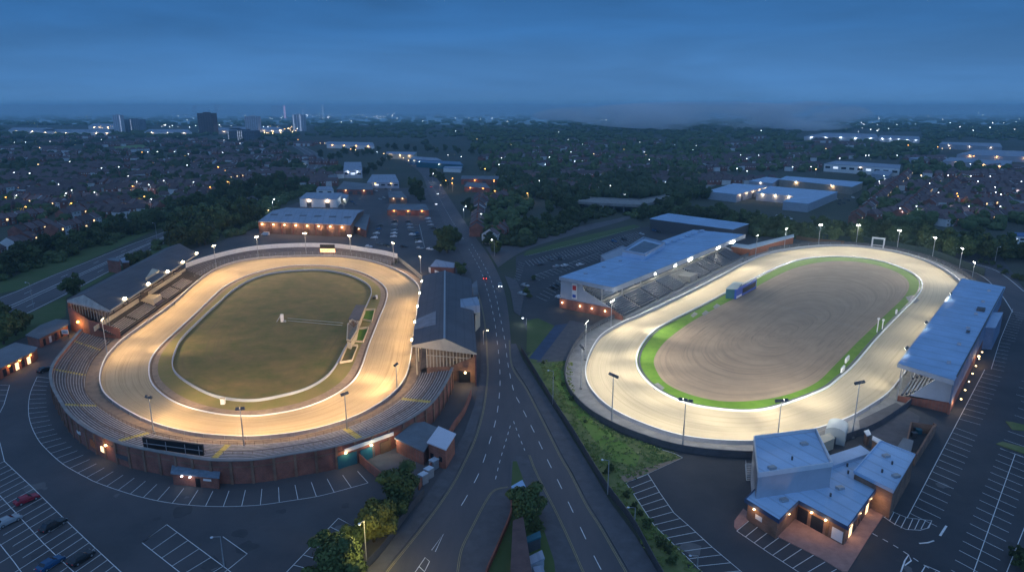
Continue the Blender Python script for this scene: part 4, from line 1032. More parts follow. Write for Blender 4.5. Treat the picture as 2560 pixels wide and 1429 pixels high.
for k in range(9): p = WR(10 + k * 15, -6.5, 13.3); MB().box((p.x, p.y, p.z), (1.2, 1.2, .8), .6).build('roof_vent', GREYW, bg_)
for k in range(6): p = WQ(10 + k * 20, -10.8, 11.0); MB().box((p.x, p.y, p.z), (1.0, 1.0, .7), .9).build('roof_vent', GREYW, rr)
MB().wall([WQ(1, -13.9, 0), WQ(120, -14.9, 0)], .3, 10.2, 10.62).build('gutter', GREYD, rr)
RM = [((1888,646),588),((1960,626),572),((2046,612),562),((2140,612),563),((2242,626),576),((2330,648),594),((2397,678),621),((2430,696),656)]
for i, (b_, t_) in enumerate(RM): mast(b_, t_, E_FLOOD_C, midR, POWR * (.45 if i in (0, 7) else 1), CCOL, 2, f'lit floodlight mast round the far right bend, {ordn(i + 1)} from left', 'floodlight masts behind the right track')
for (b_, t_), l in zip([((1527,822),752),((1463,900),805),((1452,972),868),((1529,1059),939),((1706,1123),1001),((1941,1120),1002),((2130,1094),957)],
    ['lit floodlight mast at the near corner of the blue seats', 'lit floodlight mast over the pale yard beside the right track', 'lit floodlight mast left of the widest right track bend', 'floodlight mast with dark heads at the lower left of the right track', 'floodlight mast with dark heads over the bottom of the right track', 'floodlight mast rising behind the clubhouse roof', 'floodlight mast between clubhouse and right edge stand']):
    mast(b_, t_, E_FLOOD_C, midR, POWR, CCOL, 3, l, 'floodlight masts of the right track')
for i, q in enumerate([(2375,745),(2314,818),(2265,882)]):
    h_ = 11.5; g = G(q[0], q[1], h_); bs_ = Pj((g.x, g.y, 0)); mast(bs_, q[1] - 12, E_FLOOD_C, midR, POWR * .4, CCOL, 2, f'small floodlight mast peeping over the right stand roof, {ordn(i + 1)} from top', 'floodlight masts before the right stand')
for g in lamps_L: aim_lights(Vector((g.x, g.y, 0)), 12.2, midL, POWL, WCOL)
for g in lamps_R: aim_lights(Vector((g.x, g.y, 0)) - Vector((0, 0, 0)), 12.6, midR, POWR * 1.0, CCOL, 9, 75)
for k in range(7): point_light(WR(12 + k * 19, -19, 10.5), 1300, CCOL, .6)
for k in range(5): point_light(WL(10 + k * 17, 2.5, 10.5), 700, WCOL, .6)
for k in range(5): point_light(WL(10 + k * 17, 10, 9.5), 160, WCOL, .6)
for k in range(4): point_light(WQ(4 + k * 30, -4, 9), 900, CCOL, .6)
# the dark roofed stand beside the road carries its own lamps under the front edge
for k in range(5):
    p = G(1029, 862, 10.5).lerp(G(1058, 688, 10.5), .08 + k * .21); aim_lights(Vector((p.x, p.y, 0)), 9.6, midL, POWL * .8, WCOL)
    MB().box((p.x - .3, p.y, 9.7), (.6, 1.0, .4)).build('flood_lamp', E_FLOOD_W, st2)
for k in range(4):
    p = G(2245, 908, 11).lerp(G(2406, 695, 11), .06 + k * .26); aim_lights(Vector((p.x, p.y, 0)), 10.4, midR, POWR * .35, CCOL)
    p = p + Vector((UQ.y, -UQ.x, 0)) * 1.6; MB().box((p.x, p.y, 10.2), (.7, 1.0, .3), .9).build('flood_lamp', E_FLOOD_C, rr)

# ================================================================ CLUBHOUSE AND NEAR BUILDINGS
DKB = mat('dark_blue_fascia', (0.03, 0.07, 0.15), 0.5, var=.1)
b = MB(); b.prism(px([(1940,1340),(1975,1290),(2110,1300),(2150,1235),(2200,1205),(2234,1240),(2219,1274),(2180,1332),(2119,1429),(2106,1429),(2050,1395)]), 0, .2); struct('paving', b, PAVEB, 'pink brick paving round the clubhouse corner')
b = MB(); b.prism(px([(1884,1290),(1858,1272),(1836,1302),(1835,1318),(1842,1326)]), 0, .2); struct('paving', b, PAVEB, 'pink paving tongue by the left corner of the clubhouse')
CLR = roof_mat('clubhouse_membrane', (0.42, 0.58, 0.76), 0.55, .09, .5, .14)
cl_ = Bld('clubhouse', 'clubhouse with pale blue flat roofs, brick walls and warm wall lamps', 'building', [(1863,1247),(1895,1215),(2000,1150),(2078,1163),(2150,1112),(2210,1150),(2192,1220),(2120,1317),(1997,1252),(1948,1300)], 4.6, BRICK_B, BLUER, .5, .5)
MB().wall([p for p in cl_.R], .25, 3.95, 4.75, True).build('fascia', DKB, cl_.root)
q = px([(1885,1097),(2039,1078),(2080,1163),(1895,1190)], 9.5); MB().prism(q, 4.5, 9.4).build('upper_block', GREYW, cl_.root); MB().wall(q, .35, 9.3, 10.3, True).build('parapet', mat('pale_capping', (.6, .64, .68), .5, var=.08), cl_.root)
b = MB(); c_ = sum(q, Vector()) / 4; b.prism([c_ + (p - c_) * .97 for p in q], 9.4, 9.55); b.build('upper_roof', CLR, cl_.root)
MB().prism(px([(1885,1097),(1897,1096),(1905,1190),(1895,1190)], 9.5), 0, 9.3).build('end_wall', GREYW, cl_.root)
q = px([(2202,1104),(2285,1137),(2233,1225),(2137,1177)], 6.4); MB().prism(q, 0, 6.0, top=False).build('side_block', BRICK_B, cl_.root); c_ = sum(q, Vector()) / 4
b = MB(); b.prism([c_ + (p - c_) * 1.03 for p in q], 5.9, 6.4, bottom=True); b.build('side_roof', CLR, cl_.root); MB().wall([c_ + (p - c_) * 1.03 for p in q], .25, 6.3, 6.7, True).build('parapet', BLUER2, cl_.root)
q = px([(2068,1139),(2152,1112),(2178,1130),(2078,1165)], 5.4); MB().prism(q, 4.4, 5.4).build('link_roof', BLUER2, cl_.root)
for (a, c, z) in [(2230,1160,6.4),(2205,1180,6.4),(1980,1148,9.6),(2015,1205,4.6),(2118,1165,4.6),(2120,1183,4.6),(2076,1240,4.6),(2160,1205,4.6)]: g = G(a, c, z); MB().box((g.x, g.y, z + .35), (.3, .3, .8)).build('flue', GREYD, cl_.root)
R_ = cl_.W
cl_.roof.data.materials[0] = CLR
def edge_near(bl, pxy, z=0):
    """edge whose middle is nearest to a photo position"""
    g = G(*pxy, z); best = None
    for i in range(bl.n):
        a, d, nn, L_ = bl.edge(i); t = max(0, min(L_, (Vector((g.x, g.y, 0)) - Vector((a.x, a.y, 0))).dot(d))); p = Vector((a.x, a.y, 0)) + d * t
        k = (p - Vector((g.x, g.y, 0))).length
        if best is None or k < best[0]: best = (k, i, t / L_)
    return best[1], best[2]
eF, _ = edge_near(cl_, (2055, 1300), 3); eL, _ = edge_near(cl_, (1905, 1285), 3); eR, _ = edge_near(cl_, (2155, 1280), 3); eN, _ = edge_near(cl_, (1975, 1280), 3)
for e_, t_, wd, z0, z1, m in [(eF,.14,2.2,0.2,3.2,GLASS),(eF,.45,2.6,.2,3.0,GLASS),(eF,.66,.6,.2,3.2,TIMBER),(eF,.86,2.2,.4,2.8,WHITE),(eL,.4,1.6,1.6,2.6,WHITE),(eR,.2,1.6,.4,3.0,E_WIN),(eR,.38,1.6,.2,3.0,GLASS),(eR,.52,1.6,.2,3.0,GLASS),(eR,.66,1.6,.2,3.0,GLASS),(eR,.8,1.6,.4,3.0,E_WIN)]:
    cl_.panel(e_, t_, wd, z0, z1, m, 'notice_panel' if m is WHITE else 'window')
for e_, t_, pw in [(eF,.33,90),(eF,.62,100),(eL,.25,80),(eR,.15,70),(eR,.45,70),(eR,.85,70),(eN,.5,40)]: cl_.lamp(e_, t_, 3.5, E_WARM, pw * .75, (1, .62, .32), .32)
g = G(2222, 1232, 3.6); MB().ball((g.x, g.y, 4.2), .28).build('wall_lamp', E_WARM, cl_.root); point_light((g.x + .3, g.y - .9, 3.8), 160, (1, .62, .3))
for a, c in [(2005,1292),(2020,1303),(1990,1288)]:
    g = G(a, c, .2); b = MB(); b.tube((g.x, g.y, .2), (g.x, g.y, .95), .06); b.tube((g.x, g.y, .92), (g.x, g.y, .98), .5, 10); b.box((g.x + .8, g.y, .6), (.4, .4, .06)); b.box((g.x + .98, g.y, .85), (.05, .4, .5))
    for s_ in (-.15, .15): b.tube((g.x + .8 + s_, g.y - .15, .2), (g.x + .8 + s_, g.y - .15, .6), .03, 4); b.tube((g.x + .8 + s_, g.y + .15, .2), (g.x + .8 + s_, g.y + .15, .6), .03, 4)
    tag(b.build('cafe_table', GREYD), {2005: 'middle cafe table with chair outside the clubhouse door', 2020: 'cafe table with chair nearest the clubhouse window', 1990: 'cafe table with chair in the clubhouse notch'}[a], 'table')
for q_, z_ in [((1930, 1170), 9.6), ((2010, 1110), 9.6), ((1960, 1250), 4.7), ((2100, 1220), 4.7), ((2215, 1140), 6.5), ((2240, 1190), 6.5)]: g = G(*q_, z_); MB().box((g.x, g.y, z_ + .2), (1.5, 1.0, .5), .3).build('roof_vent', STEEL, cl_.root)
# outside stair of the clubhouse
stt = thing('outside_stair', 'white outside stair against the tall clubhouse block', 'stair', G(1872, 1190, 0))
a, c = G(1876, 1200, 0), G(1873, 1160, 3.4); b = MB()
for k in range(10): p = a.lerp(c, k / 9); b.box((p.x, p.y, p.z + .1), (1.6, .35, .1))
b.build('treads', STEEL, stt); b = MB()
for s_ in (-.85, .85): b.tube((a.x + s_, a.y, .0), (c.x + s_, c.y, 3.4), .08, 4); b.tube((a.x + s_, a.y, 1.0), (c.x + s_, c.y, 4.4), .05, 4)
b.build('handrail', WHITE, stt); point_light((G(1888, 1160, 5)).to_tuple(), 80, (1, .9, .7))
# service yard behind the clubhouse
sheet('yard_ground', [(2147,1050),(2240,1005),(2300,1040),(2290,1075),(2262,1130),(2200,1100),(2150,1075)], PAVE, .14, 'pale paved yard behind the clubhouse')
yd = thing('service_yard_wall', 'brick walled bin yard behind the clubhouse', 'wall', G(2310, 1080))
yq = px([(2278,1054),(2335,1062),(2290,1136),(2266,1108)], 2.6)
MB().wall(yq, .35, 0, 2.6, True).build('wall', BRICK_B, yd)
tag(MB().wall(px([(2288,1140),(2340,1060),(2334,1056)], 2.4), .4, 0, 2.4).build('yard_wall', BRICK_B), 'long brick wall between service yard and bay lines', 'wall')
kk = 0
for a, c, m, l in [(2288,1078,GREYD,'dark wheeled bin at the back of the walled bin yard'),(2296,1084,TEAL,'teal wheeled bin in the walled bin yard'),(2304,1074,WHITE,'pale wheeled bin in the walled bin yard'),(2284,1092,GREYD,'dark wheeled bin at the front of the walled bin yard')]:
    g = G(a, c, .1); r_ = thing('wheeled_bin', l, 'bin', (g.x, g.y, .1)); b = MB(); b.prism([(g.x - .6, g.y - .45), (g.x + .6, g.y - .45), (g.x + .6, g.y + .45), (g.x - .6, g.y + .45)], .2, 1.3); b.build('body', m, r_); MB().box((g.x, g.y, 1.38), (1.3, 1.0, .12), .0, .08).build('lid', m, r_)
sh = Bld('store_shed', 'dark store shed between bin yard and clubhouse', 'shed', [(2258,1093),(2284,1100),(2277,1130),(2243,1116)], 3.2, WHITE, FELT)
# grey curved-top container, cream box
g = G(2098, 1106, 0); ct = thing('storage_tank_house', 'pale grey cabin with rounded roof behind the clubhouse', 'cabin', (g.x, g.y, 0))
b = MB(); n_ = 10; a_ = -.55; M = Matrix.Rotation(a_, 3, 'Z'); ring1 = [Vector((math.cos(math.pi * k / n_) * 2.3, 0, 3.0 + math.sin(math.pi * k / n_) * 1.3)) for k in range(n_ + 1)]
pr = [Vector((2.3, 0, 0))] + ring1 + [Vector((-2.3, 0, 0))]; f = [M @ (p + Vector((0, -3, 0))) + Vector((g.x, g.y + 2, 0)) for p in pr]; bk_ = [M @ (p + Vector((0, 3, 0))) + Vector((g.x, g.y + 2, 0)) for p in pr]; m_ = len(pr)
b.add(f + bk_, [tuple(range(m_))[::-1], tuple(range(m_, 2 * m_))] + [(i, i + 1, i + 1 + m_, i + m_) for i in range(m_ - 1)]); b.build('body', mat('pale_grp', (.5, .54, .52), .5, var=.08), ct)
Bld('flat_store', 'cream flat roofed store beside the rounded cabin', 'shed', [(2043,1090),(2075,1082),(2088,1094),(2055,1108)], 3, CREAM, CREAM, .1)
for i, pts in enumerate([[(2160,1076),(2172,1072),(2178,1084),(2168,1088)], [(2182,1088),(2212,1103),(2208,1113),(2180,1096)]]):
    Bld('gate_shelter', ['small white roofed ticket kiosk at the yard gate', 'long white roofed shelter at the yard gate'][i], 'kiosk', pts, 3.0, BRICK_B, WHITE, .15)

# left stadium annexes
Bld('flat_roofed_annex', 'brick annex with dark felt roof beside the curved terrace', 'building', [(985,1093),(1033,1056),(1061,1053),(1098,1070),(1060,1128)], 4.0, BRICK, FELT)
bl = Bld('brick_block', 'taller brick block with white flat roof at the road side', 'building', [(1096,1064),(1140,1083),(1115,1123),(1067,1104)], 5.4, BRICK, mat('white_membrane', (.55, .6, .68), .6, var=.06), .3)
e_ = bl.facing(); 
for k in range(2): bl.panel(e_, .2 + .5 * k, 1.0, 1.6, 2.8, GLASS)
sheet('yard_ground', [(905,1130),(985,1100),(1060,1140),(1075,1150),(1050,1200),(1000,1215),(960,1180)], PAVE, .1, 'paved yard beside the felt roofed annex')
tag(MB().wall(line([(896,1131),(921,1155),(967,1190),(985,1205)], 2.2, None, False), .3, 0, 2.2).build('yard_wall', BRICK), 'low brick wall with dark cap round the paved yard', 'wall')
point_light(G(985, 1105, 3.2).to_tuple(), 120, (1, .75, .45)); point_light(G(940, 1122, 3).to_tuple(), 60, (.5, .9, .9))
for a, c, l in [(1058,1196,'white plant cabinet nearest the bushes by the road wall'),(1072,1182,'small grey plant cabinet on the road wall'),(1085,1160,'grey plant cabinet in the middle of the road wall'),(1101,1140,'white plant cabinet nearest the white roofed block')]:
    g = G(a, c, 1); r_ = thing('plant_cabinet', l, 'cabinet', (g.x, g.y, 0)); MB().box((g.x, g.y, 1.1), (1.8, 1.5, 2.2), .9).build('housing', STEEL, r_); MB().box((g.x, g.y, 2.25), (1.9, 1.6, .12), .9).build('lid', mat('pale_lid', (.5, .56, .62), .5), r_)
kb = Bld('ticket_kiosk', 'small brick kiosk with blue-grey roof against the outer wall', 'kiosk', [(430,1161),(551,1172),(548,1193),(426,1181)], 3.0, BRICK, mat('blue_grey_felt', (.16, .22, .28), .7, var=.3, scale=.8), .3)
e_ = kb.facing(); kb.panel(e_, .55, 1.1, 0, 2.1, BLACK, 'doorway'); kb.panel(e_, .76, 1.9, 1.7, 2.2, WHITE, 'sign'); kb.lamp(e_, .22, 2.4, E_WHITE, 0, sz=.25); kb.lamp(e_, .4, 2.4, E_WHITE, 25, (1, .9, .8), .25)
lb = Bld('turnstile_building', 'long low brick turnstile block with grey roof left of the stadium', 'building', [(63,837),(100,812),(140,797),(170,799),(171,811),(97,846)], 3.6, BRICK, FELT)
e_, _ = edge_near(lb, (135, 835), 2); 
for k in range(4): lb.panel(e_, .15 + k * .2, 1.2, .3, 2.6, WHITE if k in (1,) else GLASS, 'doorway' if k != 1 else 'sign')
lb2 = Bld('turnstile_building', 'low brick block with orange lamps at the left edge', 'building', [(-40,905),(0,872),(38,855),(94,867),(86,877),(-20,930)], 3.6, BRICK, FELT)
e_, _ = edge_near(lb2, (50, 905), 2)
for k in range(5): lb2.panel(e_, .25 + k * .15, 1.4, .3, 2.6, E_WIN if k in (2, 4) else GLASS, 'doorway')
for k in (.35, .62, .9): lb2.lamp(e_, k, 2.9, E_ORANGE, 70, (1, .5, .15), .4)
Bld('brick_tower_house', 'square brick block with flat roof behind the left grandstand', 'building', [(266,648),(278,643),(300,644),(298,653)], 6.5, BRICK, FELT, .2)
Bld('garden_shed', 'pale shed beside the square brick block', 'shed', [(300,646),(312,643),(325,646),(322,655),(306,656)], 4, TIMBER, GREYR, .2)
g = G(196, 812, 3.4); tag(MB().ball((g.x, g.y, 4.6), .5).build('lantern', E_ORANGE), 'glowing orange lantern at the corner of the left grandstand', 'lamp'); point_light((g.x, g.y - 1.5, 4.2), 500, (1, .6, .2))
for k, (a, c) in enumerate([(165, 845), (218, 826), (237, 838)]):
    g = G(a, c, 0); r_ = thing('notice_board', ['white notice board outside the turnstile block', 'white notice board under the grandstand end', 'white poster stand beside the curved terrace'][k], 'sign', (g.x, g.y, 0))
    MB().box((g.x, g.y, 2.4), (2.4, .15, 1.6)).build('board', WHITE, r_); b = MB().box((g.x, g.y - .1, 2.5), (1.6, .06, .15)); b.box((g.x, g.y - .1, 2.2), (1.2, .06, .12)); b.build('print', GREYD, r_)
    for s_ in (-1, 1): MB().box((g.x + s_, g.y + .1, 1.2), (.12, .12, 2.4)).build('post', GREYD, r_)
tag(MB().wall(line([(205,822),(190,836),(172,862),(158,880),(140,905)], 2.5), .3, 0, 2.5).build('entrance_wall', BRICK_B), 'brown timber wall leading to the grandstand corner', 'wall')
# infield buildings
jb = Bld('judges_box', 'low building with dark roof and cream walls on the left infield', 'building', [(871,797),(890,761),(914,762),(899,800)], 3.2, CREAM, SLATE_B, .2)
jb2 = Bld('judges_box', 'cream walled kiosk with timber frame roof on the left infield edge', 'kiosk', [(866,850),(868,812),(880,799),(897,808),(893,828),(877,854)], 3.0, CREAM, mat('timber_roof', (.3, .22, .14), .8, var=.4, scale=1), .2, par=.5)
g = G(884, 815, 3.3); b = MB()
for k in range(6): a = k * math.pi / 3; b.tube((g.x, g.y, 3.2), (g.x + math.cos(a) * 1.8, g.y + math.sin(a) * 1.8, 4.8), .12, 4)
b.tube((g.x, g.y, 3), (g.x, g.y, 5.2), .3); b.build('roof_frame', TIMBER, jb2.root)
for i, pts in enumerate([[(905,777),(938,776),(930,806),(897,800)], [(893,825),(922,822),(908,858),(876,856)], [(870,866),(895,867),(880,905),(850,910)]]):
    sheet('paddock_lawn', pts, GRASS_V if i < 2 else GRASS_O, .19, ['lit green paddock lawn beside the infield building', 'second lit green paddock lawn below the cream kiosk', 'small olive lawn at the lower end of the infield buildings'][i])
    b = MB(); b.wall(px(pts), .12, .1, 1.0, True); tag(b.build('paddock_fence', CREAM), ['white fence round the upper paddock lawn', 'white fence round the middle paddock lawn', 'white fence round the lowest paddock lawn'][i], 'fence')
g = G(706, 805, 0); nm = thing('start_marker', 'white upright marker stand in the middle of the left infield', 'marker', (g.x, g.y, 0)); b = MB(); b.box((g.x, g.y, 1.6), (1.2, .6, 3.2), .2); b.build('board', WHITE, nm); b = MB(); b.tube((g.x - 2.2, g.y, .1), (g.x, g.y + .2, 3.4), .16); b.build('strut', STEEL, nm); MB().box((g.x + .9, g.y, .4), (1, .8, .7)).build('foot', STEEL, nm)
g = G(936, 748, 0); tr_ = thing('hay_cart', 'small dark cart with white cover beside the infield wall', 'cart', (g.x, g.y, 0)); MB().box((g.x, g.y, .9), (1.4, 2.6, 1.0), .2).build('body', BLACK, tr_); MB().box((g.x + 1, g.y, 1.1), (.8, 1.8, 1.2), .3).build('cover', WHITE, tr_)
for s_ in (-.8, .8): MB().tube((g.x - .9, g.y + s_, .35), (g.x - .75, g.y + s_, .35), .35, 10).build('wheel', BLACK, tr_)
g = G(558, 1010, 0); r_ = thing('camera_hut', 'small white hut at the near end of the left infield wall', 'hut', (g.x, g.y, 0)); MB().box((g.x, g.y, .9), (1.1, 1.0, 1.7), .1).build('wall', WHITE, r_); MB().box((g.x, g.y, 1.82), (1.4, 1.2, .14), .1).build('roof', CREAM, r_)
# screen building on the right track
sg = Bld('control_box', 'blue screened control box with pale roof on the right track edge', 'building', [(1814,721),(1834,704),(1857,705),(1843,722)], 4.6, TEAL, mat('pale_green_roof', (.45, .52, .45), .6, var=.1), .2)
a, c = G(1837, 749, 0), G(1888, 721, 0); r_ = thing('video_screen', 'long blue framed video screen beside the control box', 'screen', (a.x, a.y, 0)); MB().wall([a, c], .8, .3, 4.4).build('frame', BLUEP, r_)
n_ = (c - a).normalized(); off = Vector((n_.y, -n_.x, 0)) * .45; MB().wall([a.lerp(c, .3) + off, a.lerp(c, .95) + off], .1, 1.4, 3.6).build('display', GLASS, r_); MB().wall([a.lerp(c, .02) + off, a.lerp(c, .26) + off], .1, .6, 1.4).build('lettering_panel', WHITE, r_)
def gatef(base1, base2, hh, label, m=WHITE):
    a, c = G(*base1), G(*base2); r_ = thing('gantry', label, 'gantry', (a.x, a.y, 0))
    for p in (a, c): MB().box((p.x, p.y, hh / 2), (.7, .5, hh)).build('post', m, r_)
    MB().wall([a, c], .7, hh - .9, hh).build('beam', m, r_); MB().wall([a, c], .2, 1.4, 1.7).build('rail', m, r_)
gatef((2179,618), (2208,621), 6.2, 'white gantry frame behind the far bend of the right track')
for (a, c, t, l) in [(2192,831,794,'tall white winning post on the green ring'),(2205,824,797,'shorter white winning post beside the tall one')]:
    g = G(a, c); h_ = hgt(a, c, t); r_ = thing('winning_post', l, 'post', (g.x, g.y, 0)); MB().tube((g.x, g.y, 0), (g.x, g.y, h_), .18, 8).build('pole', WHITE, r_); MB().box((g.x, g.y, h_ - .4), (.8, .3, .6)).build('head', WHITE, r_)
for a, c, l, s_ in [(2117,905,'upper white starting board on the green ring',4.0),(2106,930,'lower white starting board on the green ring',3.4),(2240,785,'small white marker board on the right green ring',1.6)]:
    g = G(a, c); r_ = thing('starting_board', l, 'board', (g.x, g.y, 0)); MB().box((g.x, g.y, 1.1), (s_, .5, 1.5), .9).build('panel', WHITE, r_)
    for k in (-1, 1): MB().box((g.x + k * s_ * .3, g.y + k * s_ * .35, .3), (.2, .2, .6)).build('leg', STEEL, r_)
for a, c in [(1643,965),(2280,746)]:
    sheet('gravel_patch', [(a - 16, c - 4), (a + 2, c - 9), (a + 19, c + 4), (a + 8, c + 12), (a - 8, c + 8)], CONC, .2, 'pale gravel patch on the green ring' + (' at lower left' if a < 2000 else ' at upper right'))
for i, (a, c) in enumerate([(1764,782),(1792,765),(1736,786)]):
    sheet('crossing_path', [(a - 10, c + 2), (a, c - 7), (a + 9, c - 2), (a - 3, c + 7)], CONC, .22, ['pale crossing path through the green ring, middle one', 'pale crossing path through the green ring, nearest the control box', 'pale crossing path through the green ring, lowest one'][i])
rb_ = Bld('kennel_block', 'long low block with pale curved roof beside the blue seats', 'building', [(1828,615),(1838,608),(1870,612),(1985,585),(1985,592),(1875,622)], 4.2, mat('orange_brick', (.35, .12, .06), .8, var=.2, scale=.6), mat('pale_roof', (.5, .55, .55), .6, var=.1), .2)
b = MB(); q = line([(1990,587),(2060,600),(2120,605),(2160,606),(2260,625),(2330,640),(2460,690)], 0); b.wall(q, .2, 0, 3.6); tag(b.build('backdrop_fence', mat('green_mesh', (.03, .055, .05), .8, scale=1)), 'tall dark green fence behind the far bend of the right track', 'fence')
b = MB(); q = line([(1990,598),(2040,606),(2110,612)], 0); b.wall(q, .2, 0, 2.4); tag(b.build('timber_fence', TIMBER), 'brown timber fence beside the long low kennel block', 'fence')
# roads at the right edge
A, B = line([(2250,640),(2330,652),(2440,680),(2500,730),(2545,800)], .07, 24), line([(2300,632),(2400,650),(2490,672),(2560,720),(2640,800)], .07, 24)
sheet('grass_verge', [(2340,668),(2400,680),(2440,698),(2430,708),(2400,696),(2350,684)], GRASS_V, .08, 'green strip behind the far right track bend')
road_from('service_road', A, B, ROADM, .08, 'service road curving round the right edge')
b = MB(); poly_l(b, [(2330,656),(2440,682),(2496,728),(2532,780)], .3, .11, True); poly_l(b, [(2300,634),(2400,652),(2490,676),(2560,728)], .3, .11, True); struct('road_marking', b, PAINT, 'white kerb lines of the service road at the right edge')
for i, pts in enumerate([[(2490,1110),(2505,1105),(2570,1122),(2570,1138)], [(2514,1054),(2530,1056),(2575,1066),(2575,1078),(2530,1074)]]):
    b = MB(); b.prism(px(pts), 0, .25); struct('planted_island', b, SCRUB, ['lower planted island between the right bay lines', 'upper planted island between the right bay lines'][i])

# island in the fork
Bld('garage', 'small shed with pale blue roof at the tip of the road fork', 'garage', [(1278,1214),(1306,1198),(1314,1214),(1285,1231)], 2.8, BRICK, BLUER, .1)
hb = Bld('brick_house', 'brown roofed house cut by the lower edge inside the fork', 'house', [(1282,1300),(1308,1290),(1330,1429),(1275,1445)], 4.5, BRICK, mat('brown_roof', (.12, .07, .065), .8, scale=.5), .2)
Bld('van_shelter', 'flat grey roofed shed beside the brown roofed house', 'shed', [(1321,1390),(1355,1373),(1362,1394),(1325,1409)], 2.6, GREYW, GREYR, .1)
Bld('small_shed', 'pale small shed at the lower edge of the fork', 'shed', [(1332,1416),(1356,1410),(1362,1428),(1338,1434)], 2.3, CREAM, GREYR, .1)
Bld('canopy', 'teal flat canopy behind the tree in the fork', 'canopy', [(1308,1344),(1350,1325),(1353,1340),(1312,1356)], 2.8, GREYD, TEAL, .1)

# ================================================================ INDUSTRIAL UNITS
def unit(label, pts, z, wm, rm, doors=0, lamps=0, em=None, power=60, wins=0, name='warehouse', cat='warehouse', glow=(1, .7, .42), dm=None, group='industrial units and shops beyond the stadiums'):
    bl = Bld(name, label, cat, pts, z, wm, rm, .25, .35, group=group); e_ = bl.facing()
    for k in range(doors): bl.panel(e_, (k + .5) / doors, min(4, bl.edge(e_)[3] / doors * .5), .1, min(3.8, z * .65), dm or GREYD, 'roller_door')
    for k in range(wins): bl.panel(e_, (k + .5) / wins, bl.edge(e_)[3] / wins * .6, z * .45, z * .7, E_WINW if k % 4 == 1 else GLASS, 'window')
    for k in range(lamps): bl.lamp(e_, (k + .5) / lamps, z * .82, em or E_WARM, power, glow, .55)
    return bl
# brick warehouse with a pitched sheet roof
wh = thing('warehouse', 'long brick warehouse with pale sheet roof and row of wall lamps', 'warehouse', G(760, 560, 0))
zE, zR = 8.0, 10.5
e0, e1, r0, r1 = G(645,553,zE), G(877,562,zE), G(682,526,zR), G(894,533,zR); b0 = r0 + (r0 - e0); b1 = r1 + (r1 - e1); b0.z = b1.z = zE
gable_roof(wh, e0, e1, r0, r1, b0, b1, GREYR)
q = [Vector((p.x, p.y, 0)) for p in (e0, e1, b1, b0)]; c_ = sum(q, Vector()) / 4; q = [c_ + (p - c_) * .985 for p in q]
MB().prism(q, 0, zE - .3).build('wall', BRICK_B, wh)
b = MB(); b.add([q[1] + Vector((0, 0, zE - .4)), q[2] + Vector((0, 0, zE - .4)), Vector((r1.x - .6, r1.y, zR - .4))], [(0, 1, 2), (2, 1, 0)]); b.build('gable_wall', BRICK_B, wh)
d = (q[1] - q[0]); L_ = d.length; dn = d.normalized(); nn = Vector((dn.y, -dn.x, 0))
for k in range(8):
    p = q[0] + d * ((k + .3) / 8) + nn * .4; MB().box((p.x, p.y, 6.3), (.9, .5, .5)).build('wall_lamp', E_WARM, wh); point_light((p.x, p.y - 1.6, 6), 380, (1, .6, .3))
for k in range(5): p = q[0] + d * ((k + .6) / 5) + nn * .1; MB().box((p.x, p.y, 2.2), (3.4, .3, 4.2), math.atan2(dn.y, dn.x)).build('roller_door', TIMBER, wh)
for k in range(9): p = q[0] + d * (k / 8) + nn * .12; MB().box((p.x, p.y, 3.8), (.6, .4, 7.6), math.atan2(dn.y, dn.x)).build('brick_pier', BRICK, wh)
for k in range(6): p = (e0.lerp(e1, (k + .5) / 6)).lerp(r0.lerp(r1, (k + .5) / 6), .6); MB().box((p.x, p.y, p.z + .25), (4.5, 2.6, .25), 0, .12).build('skylight', FELT, wh)
unit('brown side wing at the right end of the brick warehouse', [(880,562),(897,534),(925,536),(915,575)], 5, BRICK, FELT, lamps=1)
u_ = unit('white walled unit with two lit doorways behind the brick warehouse', [(748,496),(766,481),(856,482),(842,498)], 7, WHITE, GREYR, 2, 2, power=350)
unit('small annex with lit yard beside the white walled unit', [(846,492),(858,484),(872,487),(866,498)], 4, CREAM, GREYR, 0, 2, E_WHITE, 200, glow=(.8, .9, 1))
unit('long low brick shop with orange sign lamps facing the road car park', [(967,524),(975,510),(1064,510),(1073,525)], 4.5, BRICK, FELT, 3, 3, E_ORANGE, 200, glow=(1, .5, .2))
unit('square felt roofed unit beside the road trees', [(972,494),(970,479),(1004,478),(1018,494)], 4.5, BRICK_B, FELT, 1, 2)
unit('wide grey roofed workshop with dark glazed front', [(841,473),(859,453),(930,460),(933,474)], 5, BRICK, FELT, 4, 2, E_WARM, 100)
unit('blue-grey showroom with yellow sign near the main road', [(917,456),(930,436),(988,436),(998,456)], 6, GREYW, GREYR, 0, 2, E_YEL, 80, 5)
unit('two level pale unit with lit right end', [(858,426),(861,405),(903,405),(906,426)], 9, GREYW, GREYR, 0, 2, E_WHITE, 250, 3, glow=(.9, .95, 1))
unit('small grey roofed shop left of the workshop', [(790,474),(796,466),(829,466),(835,475)], 4, WHITE, GREYR, 2)
unit('little brick shop with yellow lit front beside trees', [(816,445),(824,436),(841,435),(846,445)], 5, BRICK, FELT, 0, 3, E_YEL, 120, glow=(1, .8, .2))
unit('long white roofed store at the head of the dual carriageway', [(816,360),(819,354),(932,356),(936,364)], 8, WHITE, GREYR, 0, 4, E_ORANGE, 400, glow=(1, .5, .2))
unit('pale roofed shed left of the two blue sheds at the road head', [(965,384),(967,379),(1042,380),(1036,387)], 8, CREAM, GREYR, 0, 3, E_WARM, 400)
unit('long shed with pale roof and warm side lamps by the road bend', [(1025,398),(1035,391),(1093,395),(1106,402)], 8, mat('blue_cladding', (.05, .12, .22), .6), GREYR, 0, 4, E_WARM, 300)
